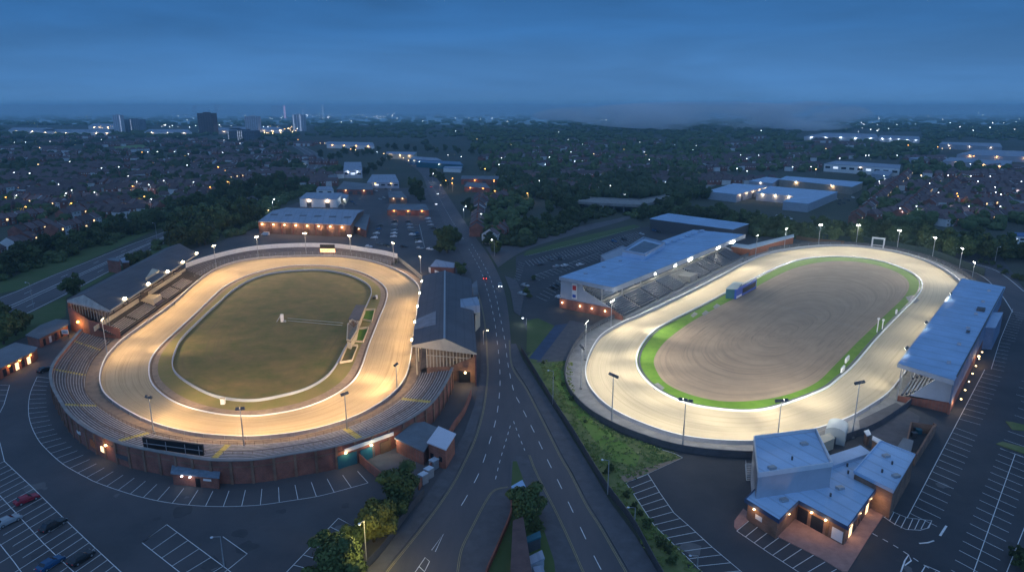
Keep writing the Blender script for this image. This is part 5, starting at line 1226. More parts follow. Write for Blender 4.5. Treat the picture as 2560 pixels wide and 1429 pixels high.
unit('teal sided blue shed at the right of the road head', [(1040,405),(1048,400),(1150,404),(1158,412)], 7, TEAL, mat('steel_blue_roof', (.1, .2, .32), .6), 0, 1, E_WHITE, 200)
unit('small white roofed block beside the teal sided shed', [(1108,420),(1112,416),(1156,416),(1152,422)], 5, WHITE, GREYR)
unit('very long flat roofed block right of the main road', [(1152,447),(1154,439),(1290,440),(1292,449)], 6, BRICK, FELT, 6, 2, E_ORANGE, 300, glow=(1, .45, .15))
unit('brown roofed shop with red lamps right of the main road', [(1160,466),(1168,455),(1215,458),(1225,470)], 5, BRICK, FELT, 2, 2, E_ORANGE, 200, glow=(1, .4, .2))
unit('blue roofed warehouse with two lit doorways behind the blue grandstand', [(1624,546),(1670,533),(1873,559),(1832,573)], 8, GREYD, BLUER, 0, 0)
wb = [o for o in bpy.data.objects if o.get('label', '').startswith('blue roofed warehouse with two lit')][0]
for a, c in [(1662,562),(1693,566)]: g = G(a, c + 8, 0); MB().box((g.x, g.y - .2, 2.2), (1.8, .4, 4.2), -.2).build('lit_doorway', E_WINW, wb); point_light((g.x, g.y - 2, 4), 300, (.85, .93, 1))
unit('blue roofed unit with row of lamps at the left of the trading estate', [(1766,478),(1834,458),(1922,465),(1842,486)], 7, GREYW, BLUER2, 3, 5, E_WARM, 250)
unit('long blue roofed unit at the back of the trading estate', [(1947,448),(1966,440),(2158,455),(2131,467)], 7.5, mat('tan_cladding', (.3, .27, .22), .7, var=.1), BLUER2, 0, 2, E_WARM, 500)
unit('L shaped blue roofed unit at the front of the trading estate', [(1890,481),(1925,465),(2095,479),(2021,509),(1957,503),(1988,490)], 7, GREYW, BLUER2, 0, 3, E_WARM, 350)
unit('small blue roofed unit behind the trading estate corner', [(1872,452),(1915,442),(1950,446),(1932,458)], 6, GREYW, BLUER2, 0, 1, E_WHITE, 100)
unit('white framed glass office block among the right hand trees', [(2060,409),(2090,402),(2252,412),(2250,421)], 10, WHITE, GREYR, 0, 1, E_WHITE, 100, 9, name='office_block', cat='office')
unit('low pale annex in front of the white framed office', [(2178,434),(2190,426),(2232,428),(2222,440)], 6, GREYW, GREYR)
unit('topmost long pale warehouse at the right edge', [(2348,360),(2356,355),(2500,358),(2506,368)], 9, GREYW, GREYR, 0, 3, E_WHITE, 300)
unit('wide pale warehouse below the topmost one at the right edge', [(2392,386),(2440,374),(2600,379),(2600,394)], 8, GREYW, GREYR, 0, 3, E_ORANGE, 600, glow=(1, .5, .2))
unit('small pale warehouse left of the wide one', [(2356,402),(2375,393),(2446,397),(2430,406)], 7, GREYW, GREYR, 0, 1, E_ORANGE, 500, glow=(1, .5, .2))
unit('lowest pale warehouse behind trees at the right edge', [(2440,408),(2450,399),(2532,402),(2520,415)], 7, GREYW, GREYR, 0, 2, E_ORANGE, 500, glow=(1, .5, .2))
unit('pale flat shed left of the far right warehouses', [(2272,396),(2290,389),(2326,390),(2310,399)], 6, GREYW, GREYR)
unit('distant pale warehouse with bright lit wall, left of a pair', [(2010,341),(2060,332),(2190,335),(2196,344)], 9, GREYW, GREYR, 0, 5, E_WHITE, 1500, glow=(.8, .9, 1))
unit('distant pale warehouse, right of a pair near the tree belt', [(2196,345),(2200,338),(2298,341),(2300,349)], 9, GREYW, GREYR, 0, 5, E_WHITE, 900, glow=(.8, .9, 1))
unit('low house roof with blue walls at the far right edge', [(2515,588),(2520,580),(2600,582),(2600,592)], 5, WHITE, mat('deep_blue_roof', (.06, .14, .3), .6), 0, 0, wins=5)
unit('small pitched house behind the dark roofed stand', [(1075,665),(1090,648),(1140,658),(1135,668)], 4.5, BRICK, GREYR)
tag(MB().wall(line([(1072,668),(1098,680),(1106,684)], 2.5, None, False), .3, 0, 2.6).build('white_wall', WHITE), 'short white wall behind the dark roofed stand', 'wall')
for i, (a, c) in enumerate([(640, 320), (80, 322), (190, 326), (420, 326), (560, 322), (270, 312)]):
    w_ = [70, 60, 90, 60, 50, 50][i]; unit(['distant white retail shed right of the brown tower', 'distant white retail shed at the far left', 'distant white retail shed with bright lamps left of the slab block', 'distant retail shed between slab block and brown tower', 'distant retail shed just right of the brown tower', 'distant low shed behind the slab block'][i], [(a - w_, c + 4), (a - w_ + 12, c - 3), (a + w_ - 10, c - 2), (a + w_, c + 5)], 10, WHITE, GREYR, 0, 7 if i in (0, 2) else 3, E_WARM if i in (0, 2) else E_WHITE, 800)
# bridge
br = thing('road_bridge', 'concrete road bridge on piers over the side road', 'bridge', G(1545, 512, 0))
dk = [G(1440, 492, 6), G(1490, 496, 6), G(1598, 501, 6), G(1650, 492, 5), G(1695, 479, 3.5), G(1765, 460, .3)]; dk2 = [G(1440, 506, 6), G(1490, 510, 6), G(1600, 515, 6), G(1660, 502, 5), G(1712, 487, 3.5), G(1790, 463, .3)]
b = MB(); m_ = len(dk); lo_ = [p - Vector((0, 0, 1)) for p in dk]; lo2 = [p - Vector((0, 0, 1)) for p in dk2]
b.add(dk + dk2 + lo_ + lo2, [f_ for i in range(m_ - 1) for f_ in ((i, i + 1, i + 1 + m_, i + m_), (i + m_, i + 1 + m_, i + 1 + 3 * m_, i + 3 * m_), (i, i + 2 * m_, i + 1 + 2 * m_, i + 1), (i + 2 * m_, i + 3 * m_, i + 1 + 3 * m_, i + 1 + 2 * m_))]); o = b.build('deck', CONC, br)
MB().wall(dk2, .3, [p.z - .3 for p in dk2], [p.z + 1.1 for p in dk2]).build('parapet', CONC, br); MB().wall(dk, .3, [p.z - .3 for p in dk], [p.z + 1.1 for p in dk]).build('parapet', CONC, br)
for a in (1508, 1535, 1560, 1590): 
    for t_ in (.15, .85): p = G(a, 498, 6).lerp(G(a, 513, 6), t_); MB().tube((p.x, p.y, 0), (p.x, p.y, 5.2), .7, 10).build('pier', CONC, br)
# towers
def tower(pxc, wpx, pb_, pt_, m, label, n=8, dpx=None, lit=.15, band=False):
    g = G(pxc, pb_); h_ = hgt(pxc, pb_, pt_); a = G(pxc - wpx / 2, pb_); wd = abs(2 * (g.x - a.x)); r_ = thing('tower_block', label, 'tower block', (g.x, g.y, 0)); dp = dpx or wd * .7
    MB().box((g.x, g.y + dp / 2, h_ / 2), (wd, dp, h_)).build('wall', m, r_); MB().box((g.x, g.y + dp / 2, h_ + 1.5), (wd * .4, dp * .4, 3)).build('plant_room', m, r_)
    fl = max(3, int(h_ / 3.2)); cols = n; rnd = random.Random(int(pxc))
    for c in range(cols):
        u_ = MB(); l_ = MB(); lc_ = rnd.random() < lit
        for k in range(fl):
            x = g.x - wd / 2 + wd * (c + .5) / cols; z = h_ * (k + .55) / fl
            (l_ if lc_ else u_).box((x, g.y - .1, z), (wd / cols * .3, .3, 1.3))
        if u_.v: u_.build('window_column', GLASS, r_)
        if l_.v: l_.build('lit_window_column', E_WINW, r_)
    return r_
BRN = mat('brown_cladding', (.12, .08, .08), .8, scale=.05); PALE = mat('pale_panel', (.5, .52, .56), .8, scale=.05, var=.1)
tower(297, 20, 333, 288, PALE, 'pale tower block at the left end of the slab block', 4); tower(330, 44, 332, 299, mat('slab_cladding', (.2, .22, .25), .8, scale=.05), 'wide slab block beside the pale tower', 9)
tower(517, 38, 336, 283, BRN, 'dark brown tower block left of centre', 6, lit=.02); tower(631, 32, 333, 291, PALE, 'pale tower block right of the dark brown one', 6); tower(747, 28, 328, 287, PALE, 'pale tower block with lit centre farthest right', 5, lit=.4)
tower(603, 66, 352, 327, mat('office_cladding', (.12, .13, .15), .8), 'low wide office block in front of the pale tower', 14, lit=.35)
tower(487, 5, 294, 264, PALE, 'thin distant tower left of a taller slim one', 2, 30); tower(541, 7, 291, 261, PALE, 'slim distant tower touching the skyline', 2, 30); tower(692, 26, 292, 264, PALE, 'hazy distant block on the skyline', 4, 30)
tower(808, 5, 294, 262, PALE, 'slim distant mast tower with lamps on top', 1, 20, lit=.5); tower(765, 20, 290, 273, PALE, 'small hazy block on the skyline', 3, 30)
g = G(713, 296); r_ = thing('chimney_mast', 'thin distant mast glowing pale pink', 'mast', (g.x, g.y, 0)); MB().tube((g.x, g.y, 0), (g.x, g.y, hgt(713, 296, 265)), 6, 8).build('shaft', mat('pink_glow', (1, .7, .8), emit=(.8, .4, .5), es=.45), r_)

# ================================================================ TREES
def crown_mesh(rnd, blobs, n, leaf, core=True):
    """leaf-sized faces spread through a cluster of blobs, with a ragged solid heart"""
    b = local()
    tot = sum(r_ ** 2 for _, r_ in blobs)
    for c, r_ in blobs:
        m_ = int(n * r_ * r_ / tot)
        for _ in range(m_):
            d = Vector((rnd.gauss(0, 1), rnd.gauss(0, 1), rnd.gauss(0, .8))).normalized()
            rr_ = r_ * (rnd.random() ** .35) * rnd.uniform(.85, 1.12)
            p = c + Vector((d.x * rr_, d.y * rr_, d.z * rr_ * .85))
            u = Vector((rnd.gauss(0, 1), rnd.gauss(0, 1), rnd.gauss(0, 1))).normalized(); nrm = (d + u * .8).normalized()
            t = nrm.orthogonal().normalized(); t = Matrix.Rotation(rnd.uniform(0, 6.3), 3, nrm) @ t; s_ = nrm.cross(t); k = leaf * rnd.uniform(.6, 1.35)
            b.add([p + t * k, p + s_ * k * .7, p - t * k * .8, p - s_ * k * .6], [(0, 1, 2, 3)])
        if core:
            v0 = len(b.v); b.ball(c, r_ * .6, 9, 6, .85)
            for i in range(v0, len(b.v)): b.v[i] = tuple(Vector(b.v[i]) + Vector((rnd.uniform(-1, 1), rnd.uniform(-1, 1), rnd.uniform(-1, 1))) * r_ * .14)
    return b
def make_tree(name, seed, h_, n, leaf, lm, wide=1.0, nb=7, trunk=True):
    rnd = random.Random(seed); r_ = thing(name, '', 'tree')
    blobs = [(Vector((0, 0, h_ * .55)), h_ * .3), (Vector((0, 0, h_ * .3)), h_ * .24)]
    for i in range(nb + 3):
        a = rnd.uniform(0, 6.28); zz = h_ * rnd.uniform(.2, .86); q = rnd.uniform(.14, .34) * h_ * wide * (1.15 - .6 * abs(zz / h_ - .45)); blobs.append((Vector((math.cos(a) * q, math.sin(a) * q, zz)), h_ * rnd.uniform(.1, .19)))
    crown_mesh(rnd, blobs, n, leaf).build('crown', lm, r_)
    if trunk:
        b = local(); b.tube((0, 0, 0), (0, 0, h_ * .5), h_ * .035, 7, h_ * .018)
        for c, _ in blobs[1:5]: b.tube((0, 0, h_ * .3), c, h_ * .014, 5, h_ * .006)
        b.build('trunk', BARK, r_)
    return r_
PR = {}
PR['near'] = [make_tree('broadleaf_tree', 10 + i, 7, 9500, .24, LEAF, 1.15) for i in range(2)]
PR['near_lit'] = [make_tree('broadleaf_tree', 20 + i, 7, 9500, .24, LEAF_LIT, 1.1) for i in range(1)]
PR['mid'] = [make_tree('broadleaf_tree', 30 + i, 10, 2400, .5, LEAF, rnd_ ) for i, rnd_ in enumerate((1.0, 1.25, .8, 1.1))]
PR['bush'] = [make_tree('bush', 40 + i, 3.0, 700, .24, LEAF, 1.6, 8, False) for i in range(2)]
for k in PR['bush']: k['category'] = 'bush'
PR['far'] = [make_tree('distant_tree', 50 + i, 12, 420, 1.3, LEAF, 1.2, 5) for i in range(3)]
reg(None)
protos_used = set()
NTREE = [0]
def plant(kind, spots, lab, group, h_=None, jit=.2, base_z=0):
    """spots: photo positions of trunk feet; labelled from left to right"""
    rnd = random.Random(len(lab) * 7 + len(spots)); spots = sorted(spots, key=lambda s: s[0]); n = len(spots)
    for i, s in enumerate(spots):
        g = G(s[0], s[1]); P_ = PR[kind][rnd.randrange(len(PR[kind]))]; H0 = {'near': 7, 'near_lit': 7, 'mid': 10, 'bush': 3, 'far': 12}[kind]
        hh = s[2] if len(s) > 2 else (h_ or H0) * rnd.uniform(1 - jit, 1 + jit); sc = hh / H0
        l = lab if n == 1 else f'{lab}, {ordn(i + 1)} from left'
        place(P_, (g.x, g.y, base_z), rnd.uniform(0, 6.28), l, group, (sc * rnd.uniform(.9, 1.15), sc * rnd.uniform(.9, 1.15), sc)); NTREE[0] += 1
def scatter(n, x0, y0, x1, y1, wd, seed, bend=0.0):
    """n photo positions along a band between two ends, wd photo pixels thick"""
    rnd = random.Random(seed); out = []
    for i in range(n):
        t = (i + rnd.random()) / n; x = x0 + (x1 - x0) * t; y = y0 + (y1 - y0) * t + bend * math.sin(math.pi * t); out.append((x + rnd.uniform(-4, 4), y + rnd.uniform(-wd, wd) / 2))
    return out
plant('near', [(1000, 1268, 10.5)], 'dark rounded tree above the road wall, between yard and lit bushes', 'trees along the road wall')
plant('near_lit', [(935, 1352, 9.5)], 'yellow-green lit tree behind the street lamp by the road wall', 'trees along the road wall')
plant('near', [(888, 1380, 6.5), (842, 1450, 10), (972, 1305, 6)], 'leafy dark green tree beside the left car park', 'trees along the road wall')
plant('near', [(1315, 1310, 9.5)], 'dark tree inside the road fork beside the carriageway', 'trees in the road fork')
plant('bush', [(1308, 1262), (1330, 1290), (1345, 1325), (1300, 1330)], 'dark bush under the tree in the road fork', 'bushes in the road fork', 2.6)
plant('mid', [(1040, 492, 17), (1052, 505, 13), (1030, 470, 12)], 'tall dark tree at the left kerb where the road narrows', 'trees by the main road')
plant('mid', [(1118, 632, 17), (1135, 612, 12), (1098, 632, 7)], 'dark tree between the road and the car park beyond the left track', 'trees by the main road')
plant('mid', [(1152, 688, 7)], 'small round tree behind the dark roofed stand', 'trees by the main road')
plant('mid', [(1082, 445, 12), (1100, 455, 12), (1112, 468, 10)], 'dark tree on the right of the road by the brown shops', 'trees by the main road')
plant('mid', scatter(7, 1165, 520, 1245, 640, 12, 3), 'dark tree along the right kerb of the main road', 'trees along the right kerb', 9)
plant('mid', scatter(30, -10, 690, 420, 552, 26, 5), 'tree in the belt on the housing side of the dual carriageway', 'trees along the dual carriageway', 12)
plant('mid', scatter(20, 420, 545, 720, 455, 24, 6), 'tree in the thick belt where the dual carriageway bends away', 'trees along the dual carriageway', 15)
plant('mid', scatter(18, 440, 622, 640, 545, 34, 7), 'big tree between dual carriageway and brick warehouse', 'trees beside the brick warehouse', 18)
plant('mid', scatter(10, 640, 510, 770, 462, 22, 8), 'tree behind the white walled unit', 'trees beside the brick warehouse', 13)
plant('mid', [(185, 742, 11), (330, 668, 8), (352, 662, 8), (372, 655, 7), (342, 655, 6)], 'dark bushy tree on the bank behind the left grandstand', 'trees on the grass bank')
plant('mid', [(10, 860, 12), (40, 838, 10), (-5, 820, 12), (64, 820, 7)], 'dark tree behind the low turnstile blocks', 'trees at the left edge')
plant('mid', scatter(26, 1880, 585, 2330, 612, 22, 9), 'floodlit tree in the belt behind the far right bend', 'trees behind the right track', 13)
plant('mid', scatter(12, 2300, 622, 2580, 655, 26, 10), 'dark tree at the right edge behind the service road', 'trees behind the right track', 13)
plant('mid', scatter(14, 1700, 545, 1890, 575, 16, 11), 'dark tree behind the blue roofed warehouse', 'trees behind the blue warehouse', 12)
plant('mid', scatter(14, 1600, 548, 1770, 500, 30, 12), 'dark tree in the clump right of the bridge', 'trees round the bridge', 11)
plant('mid', scatter(16, 1300, 590, 1500, 535, 26, 13), 'dark tree between the side road and the main road', 'trees round the bridge', 10)
plant('mid', scatter(10, 1370, 530, 1490, 505, 24, 14), 'dark tree left of the bridge deck', 'trees round the bridge', 12)
plant('bush', scatter(9, 1500, 1150, 1700, 1425, 16, 15), 'rough bush on the bank below the right stadium fence', 'bushes on the roadside bank', 1.9)
plant('bush', scatter(5, 1350, 900, 1470, 1060, 18, 16), 'low bush at the top of the roadside bank', 'bushes on the roadside bank', 1.4)
plant('bush', [(2550, 1400, 3), (2558, 1428, 3.4)], 'bush at the lower right corner', 'bushes at the right edge')
plant('bush', scatter(10, 2440, 650, 2600, 720, 10, 17), 'clipped bush along the service road hedge', 'bushes at the right edge', 3)
plant('bush', [(1316, 735), (1322, 744), (1334, 700)], 'round bush at the right car park entrance', 'bushes by the right car park', 3)
def undergrowth(pts, wd, n, seed, label, hh=(2, 5)):
    rnd = random.Random(seed); q = resample(line(pts), 200); b = MB()
    for _ in range(n):
        p = q[rnd.randrange(200)]; x = p.x + rnd.uniform(-wd, wd); y = p.y + rnd.uniform(-wd, wd); r_ = rnd.uniform(2, 4.5); h_ = rnd.uniform(*hh); v0 = len(b.v); b.ball((x, y, h_ * .4), r_, 7, 5, h_ / r_ * .6)
        for i in range(v0, len(b.v)): b.v[i] = tuple(Vector(b.v[i]) + Vector((rnd.uniform(-1, 1), rnd.uniform(-1, 1), rnd.uniform(-1, 1))) * r_ * .15)
        for _k in range(60):
            d = Vector((rnd.gauss(0, 1), rnd.gauss(0, 1), abs(rnd.gauss(0, .8)))).normalized(); p2 = Vector((x + d.x * r_, y + d.y * r_, h_ * .4 + d.z * h_ * .65)); u = (d + Vector((rnd.uniform(-1, 1), rnd.uniform(-1, 1), rnd.uniform(-1, 1)))).normalized(); t = u.orthogonal().normalized(); s_ = u.cross(t); kk = rnd.uniform(.35, .7)
            b.add([p2 + t * kk, p2 + s_ * kk, p2 - t * kk, p2 - s_ * kk], [(0, 1, 2, 3)])
    return tag(b.build('undergrowth', LEAF), label, None, None, 'stuff')
undergrowth([(-20, 700), (100, 655), (250, 608), (400, 555), (470, 520), (600, 492), (690, 465), (730, 435), (750, 405)], 9, 420, 31, 'dense dark scrub under the tree belt left of the dual carriageway')
undergrowth([(430, 615), (520, 600), (600, 565), (650, 520), (740, 480), (800, 450), (830, 420)], 13, 330, 32, 'dense dark scrub between dual carriageway and warehouses')
undergrowth([(1890, 585), (2050, 592), (2200, 596), (2350, 612), (2560, 640)], 10, 300, 33, 'thick hedge-like scrub behind the far right bend', (3, 7))
undergrowth([(1590, 540), (1700, 528), (1800, 540), (1900, 575)], 11, 200, 34, 'thick scrub behind the blue roofed warehouse')
undergrowth([(1270, 612), (1350, 580), (1450, 545), (1500, 530)], 11, 200, 35, 'thick scrub between the main road and the bridge')
rnd = random.Random(91); b = MB()
bank = [Vector((p.x, p.y)) for p in px([(1345, 900), (1429, 905), (1431, 961), (1456, 1015), (1507, 1062), (1557, 1088), (1633, 1113), (1700, 1144), (1617, 1184), (1565, 1206), (1590, 1245), (1635, 1311), (1756, 1429), (1640, 1425), (1582, 1310), (1522, 1229), (1476, 1156), (1431, 1081), (1381, 1004)])]
def inside(x, y):
    c = False
    for i in range(len(bank)):
        a, d = bank[i - 1], bank[i]
        if (a.y > y) != (d.y > y) and x < (d.x - a.x) * (y - a.y) / (d.y - a.y) + a.x: c = not c
    return c
x0, x1 = min(p.x for p in bank), max(p.x for p in bank); y0, y1 = min(p.y for p in bank), max(p.y for p in bank); k = 0
while k < 1100:
    x, y = rnd.uniform(x0, x1), rnd.uniform(y0, y1)
    if not inside(x, y) or rnd.random() > .35 + .65 * (math.sin(x * .4) * math.cos(y * .3) > -.1): continue
    k += 1; h_ = rnd.uniform(.12, .45)
    for q in range(5):
        a = rnd.uniform(0, 6.28); u = Vector((math.cos(a), math.sin(a), 0)); p = Vector((x, y, .1)) + u * rnd.uniform(0, .3); b.add([p - u * .16, p + u * .16, p + u * .3 + Vector((rnd.uniform(-.2, .2), rnd.uniform(-.2, .2), h_)), p + u * .05 + Vector((rnd.uniform(-.2, .2), 0, h_ * .9))], [(0, 1, 2, 3)])
tag(b.build('rough_grass', mat('long_grass', (.16, .27, .05), .9, scale=.25, col2=(.34, .34, .13))), 'long rough grass on the bank beside the right stadium', None, None, 'stuff')
def mass(name, n, x0, x1, y0, y1, seed, label, tall=11.0, pw=1.0, excl=()):
    """far woodland that reads as one mass"""
    rnd = random.Random(seed); b = MB()
    for _ in range(n):
        x = rnd.uniform(x0, x1); y = y0 + (y1 - y0) * rnd.random() ** pw
        if any(a_ < x < c_ and d_ < y < e_ for a_, d_, c_, e_ in excl): continue
        g = G(x, y); dist = g.length; r_ = max(4.5, dist / 210) * rnd.uniform(.6, 1.3); hh = tall * rnd.uniform(.5, 1.15)
        v0 = len(b.v); b.ball((g.x, g.y, hh * .5), r_, 7, 5, hh / r_ * .55)
        for i in range(v0, len(b.v)): b.v[i] = tuple(Vector(b.v[i]) + Vector((rnd.uniform(-1, 1), rnd.uniform(-1, 1), rnd.uniform(-1, 1))) * r_ * .2)
        for _k in range(14):
            d = Vector((rnd.gauss(0, 1), rnd.gauss(0, 1), abs(rnd.gauss(0, .8)))).normalized(); p = Vector((g.x + d.x * r_, g.y + d.y * r_, hh * .5 + d.z * hh * .55)); t = d.orthogonal().normalized(); s_ = d.cross(t); kk = r_ * .3
            b.add([p + t * kk, p + s_ * kk, p - t * kk, p - s_ * kk], [(0, 1, 2, 3)])
    return tag(b.build(name, LEAF), label, None, None, 'stuff')
FIELD = [(270, 366, 380, 385), (0, 315, 290, 334), (370, 315, 790, 338), (800, 345, 950, 400), (960, 375, 1200, 430), (2000, 330, 2310, 352), (2340, 352, 2600, 420), (740, 340, 830, 445), (560, 340, 640, 352), (2040, 400, 2260, 445)]
mass('distant_woodland', 2600, -60, 2620, 287, 345, 1, 'dark wooded plain fading towards the horizon', 9, .8, FIELD)
mass('suburban_trees', 1050, -40, 1080, 345, 470, 2, 'dark garden trees among the left hand suburbs', 9, 1.0, FIELD + [(840, 400, 1080, 500), (600, 440, 1080, 480), (780, 340, 1060, 480)])
mass('suburban_trees', 190, -40, 560, 470, 560, 22, 'dark garden trees among the nearer left hand streets', 7, 1.0)
mass('suburban_trees', 1500, 1170, 2600, 345, 440, 3, 'dark garden trees among the right hand suburbs', 9, 1.0, FIELD + [(1750, 430, 2170, 530), (1150, 430, 1300, 475)])
mass('suburban_trees', 520, 1250, 1760, 430, 500, 4, 'dark trees between the main road and the trading estate', 10, 1.0)
mass('suburban_trees', 150, 2150, 2600, 440, 575, 5, 'dark garden trees behind the right track', 8, 1.0)
mass('suburban_trees', 90, 1215, 1330, 470, 600, 6, 'dark trees and shrubs right of the main road', 7)
plant('mid', scatter(12, 800, 400, 950, 380, 16, 41), 'distant tree near the head of the dual carriageway', 'trees round the industrial units', 12)
plant('mid', scatter(12, 960, 372, 1200, 386, 10, 42), 'distant tree beyond the blue sheds', 'trees round the industrial units', 12)
plant('mid', scatter(8, 905, 440, 975, 398, 12, 43), 'tree between the two level unit and the road', 'trees round the industrial units', 9)
# far hills on the skyline
b = MB(); rnd = random.Random(5); prev = None; cols_ = []
NX = 90
for i in range(NX + 1):
    x = -9000 + 18000 * i / NX; hh = 70 + 16 * math.sin(x / 2400 + 1) + 9 * math.sin(x / 700) + (26 if x > 2200 else 0) + rnd.uniform(-3, 3); cols_.append((x, hh))
vs = []
for x, hh in cols_: vs += [(x, 9200, 0), (x, 10300, hh * .55), (x, 11600, hh), (x, 12300, hh * .9)]
b.add(vs, [(i * 4 + k, i * 4 + 4 + k, i * 4 + 5 + k, i * 4 + 1 + k) for i in range(NX) for k in range(3)]); struct('hills', b, mat('hill_ground', (.03, .05, .03), .95, scale=.004), 'low dark hills along the skyline')
sheet('playing_field', [(278, 362), (318, 361), (368, 363), (358, 374), (292, 374)], mat('pitch_grass', (.16, .24, .08), .95, scale=.02), .1, 'pale green playing field among the left suburbs')
# fog bank by the right hand woods
def fog(name, px_, py_, size, dens, label):
    g = G(px_, py_); b = MB(); b.ball((g.x, g.y, 0), 1, 20, 12); b.v = [(g.x + (v[0] - g.x) * size[0], g.y + (v[1] - g.y) * size[1], max(0, size[2] * .5 + v[2] * size[2] * .5)) for v in b.v]
    m = bpy.data.materials.new(name); m.use_nodes = True; nn = m.node_tree.nodes; nn.clear(); o_ = nn.new('ShaderNodeOutputMaterial'); v = nn.new('ShaderNodeVolumePrincipled')
    v.inputs['Color'].default_value = (.95, .98, 1, 1); v.inputs['Anisotropy'].default_value = 0
    gm = nn.new('ShaderNodeNewGeometry'); mp_ = nn.new('ShaderNodeMapping'); mp_.inputs['Scale'].default_value = (.0035, .0016, .011); nz_ = nn.new('ShaderNodeTexNoise'); nz_.inputs['Scale'].default_value = 1; nz_.inputs['Detail'].default_value = 3; mr_ = nn.new('ShaderNodeMapRange')
    mr_.inputs[1].default_value = .45; mr_.inputs[2].default_value = .62; mr_.inputs[3].default_value = 0; mr_.inputs[4].default_value = dens * 2.2; lk = m.node_tree.links; lk.new(gm.outputs['Position'], mp_.inputs[0]); lk.new(mp_.outputs[0], nz_.inputs['Vector']); lk.new(nz_.outputs[0], mr_.inputs[0]); lk.new(mr_.outputs[0], v.inputs['Density'])
    v.inputs['Density'].default_value = dens; m.node_tree.links.new(v.outputs[0], o_.inputs['Volume'])
    return tag(b.build(name, m, smooth=True), label, None, None, 'stuff')
haze_box('mist', (-8800, 3300, 0), (8800, 9100, 100), .0003, (.8, .93, 1), 'evening mist lying low over the farthest plain')
fog('mist', 1760, 326, (520, 330, 100), .006, 'pale mist bank lying behind the right hand tree belt')
fog('mist', 2020, 328, (200, 210, 100), .009, 'smoky pale plume beside the distant warehouses')
fog('mist', 1560, 314, (420, 330, 90), .0035, 'thin mist over the woods right of centre')

# ================================================================ HOUSES
def house(name, wm, rm, lit, simple=False, hip=False, wd=6.2, dp=8.5, he=5.2, hr=8.2):
    r_ = thing(name, '', 'house')
    b = local(); b.prism([(-wd / 2, -dp / 2), (wd / 2, -dp / 2), (wd / 2, dp / 2), (-wd / 2, dp / 2)], 0, he)
    if not hip: b.add([(-wd / 2, -dp / 2, he), (-wd / 2, dp / 2, he), (-wd / 2, 0, hr - .1), (wd / 2, -dp / 2, he), (wd / 2, dp / 2, he), (wd / 2, 0, hr - .1)], [(0, 2, 1), (3, 4, 5)])
    b.build('wall', wm, r_)
    b = local(); o_ = .35; k = wd / 2 + (.05 if not hip else .3); hk = 1.8 if hip else 0
    b.add([(-k, -dp / 2 - o_, he - .15), (k, -dp / 2 - o_, he - .15), (k - hk, 0, hr), (-k + hk, 0, hr), (-k, dp / 2 + o_, he - .15), (k, dp / 2 + o_, he - .15)], [(0, 1, 2, 3), (5, 4, 3, 2)] + ([(1, 5, 2), (4, 0, 3)] if hip else []))
    ro = b.build('roof', rm, r_)
    if not simple: b = local(); b.box((wd / 2 - .5, 0, hr + .2), (.7, 1.0, 1.6)); b.build('chimney', BRICK, ro)
    n_ = 0
    for sy in (-1, 1):
        for (x, z, a, c) in ((-1.6, 3.9, 1.4, 1.2), (1.4, 3.9, 1.4, 1.2), (-1.5, 1.4, 1.9, 1.5)):
            n_ += 1
            if simple and n_ % 3 == 0 and sy > 0: continue
            b = local(); b.box((x, sy * (dp / 2 + .04), z), (a, .1, c)); isl = lit and n_ in lit; fr = b.build('window', E_WIN if isl else WHITE, r_)
            if not isl and not simple:
                b = local()
                for s_ in (-1, 1): b.box((x + s_ * a * .23, sy * (dp / 2 + .1), z), (a * .36, .05, c * .76))
                b.build('pane', GLASS, fr)
    if not simple: b = local(); b.box((1.6, -dp / 2 - .05, 1.05), (.95, .12, 2.1)); b.build('door', TEAL, r_)
    return r_
WREND = mat('white_render', (.62, .62, .62), .8, var=.1, scale=.4)
HP = [house('terraced_house', BRICK, TILE, (2,)), house('terraced_house', BRICK, TILE, ()), house('terraced_house', WREND, TILE, ()), house('semi_detached_house', BRICK_B, TILE, (3,), hip=True, wd=8), house('semi_detached_house', WREND, TILE, (), hip=True, wd=8)]
HF = [house('far_house', BRICK, TILE, (1,), True), house('far_house', BRICK_B, TILE, (), True, True, 8), house('far_house', WREND, TILE, (), True), house('far_house', BRICK, TILE, (), True)]
reg(None)
def row(x0, y0, x1, y1, desc, far=None, gap=0, mixw=.25, skip=.1):
    a, c = G(x0, y0), G(x1, y1); d = c - a; L_ = d.length; far = (y0 + y1) / 2 < 475 if far is None else far
    st_ = (9.5 if far else 7.0) + gap; n = max(1, int(L_ / st_)); ang = math.atan2(d.y, d.x); rnd = random.Random(int(x0 * 3 + y0)); k = 0
    nn = Vector((d.y, -d.x, 0)); 
    if nn.dot(-a) < 0: ang += math.pi
    for i in range(n):
        if rnd.random() < skip: continue
        k += 1; P_ = rnd.choice(HF if far else (HP if rnd.random() < .6 else HP[:2])); p = a + d * ((i + .5) / n)
        place(P_, (p.x, p.y, 0), ang, f'{ordn(k)} house from left {desc}', 'houses ' + desc, rnd.uniform(.95, 1.15)); NH[0] += 1
NH = [0]
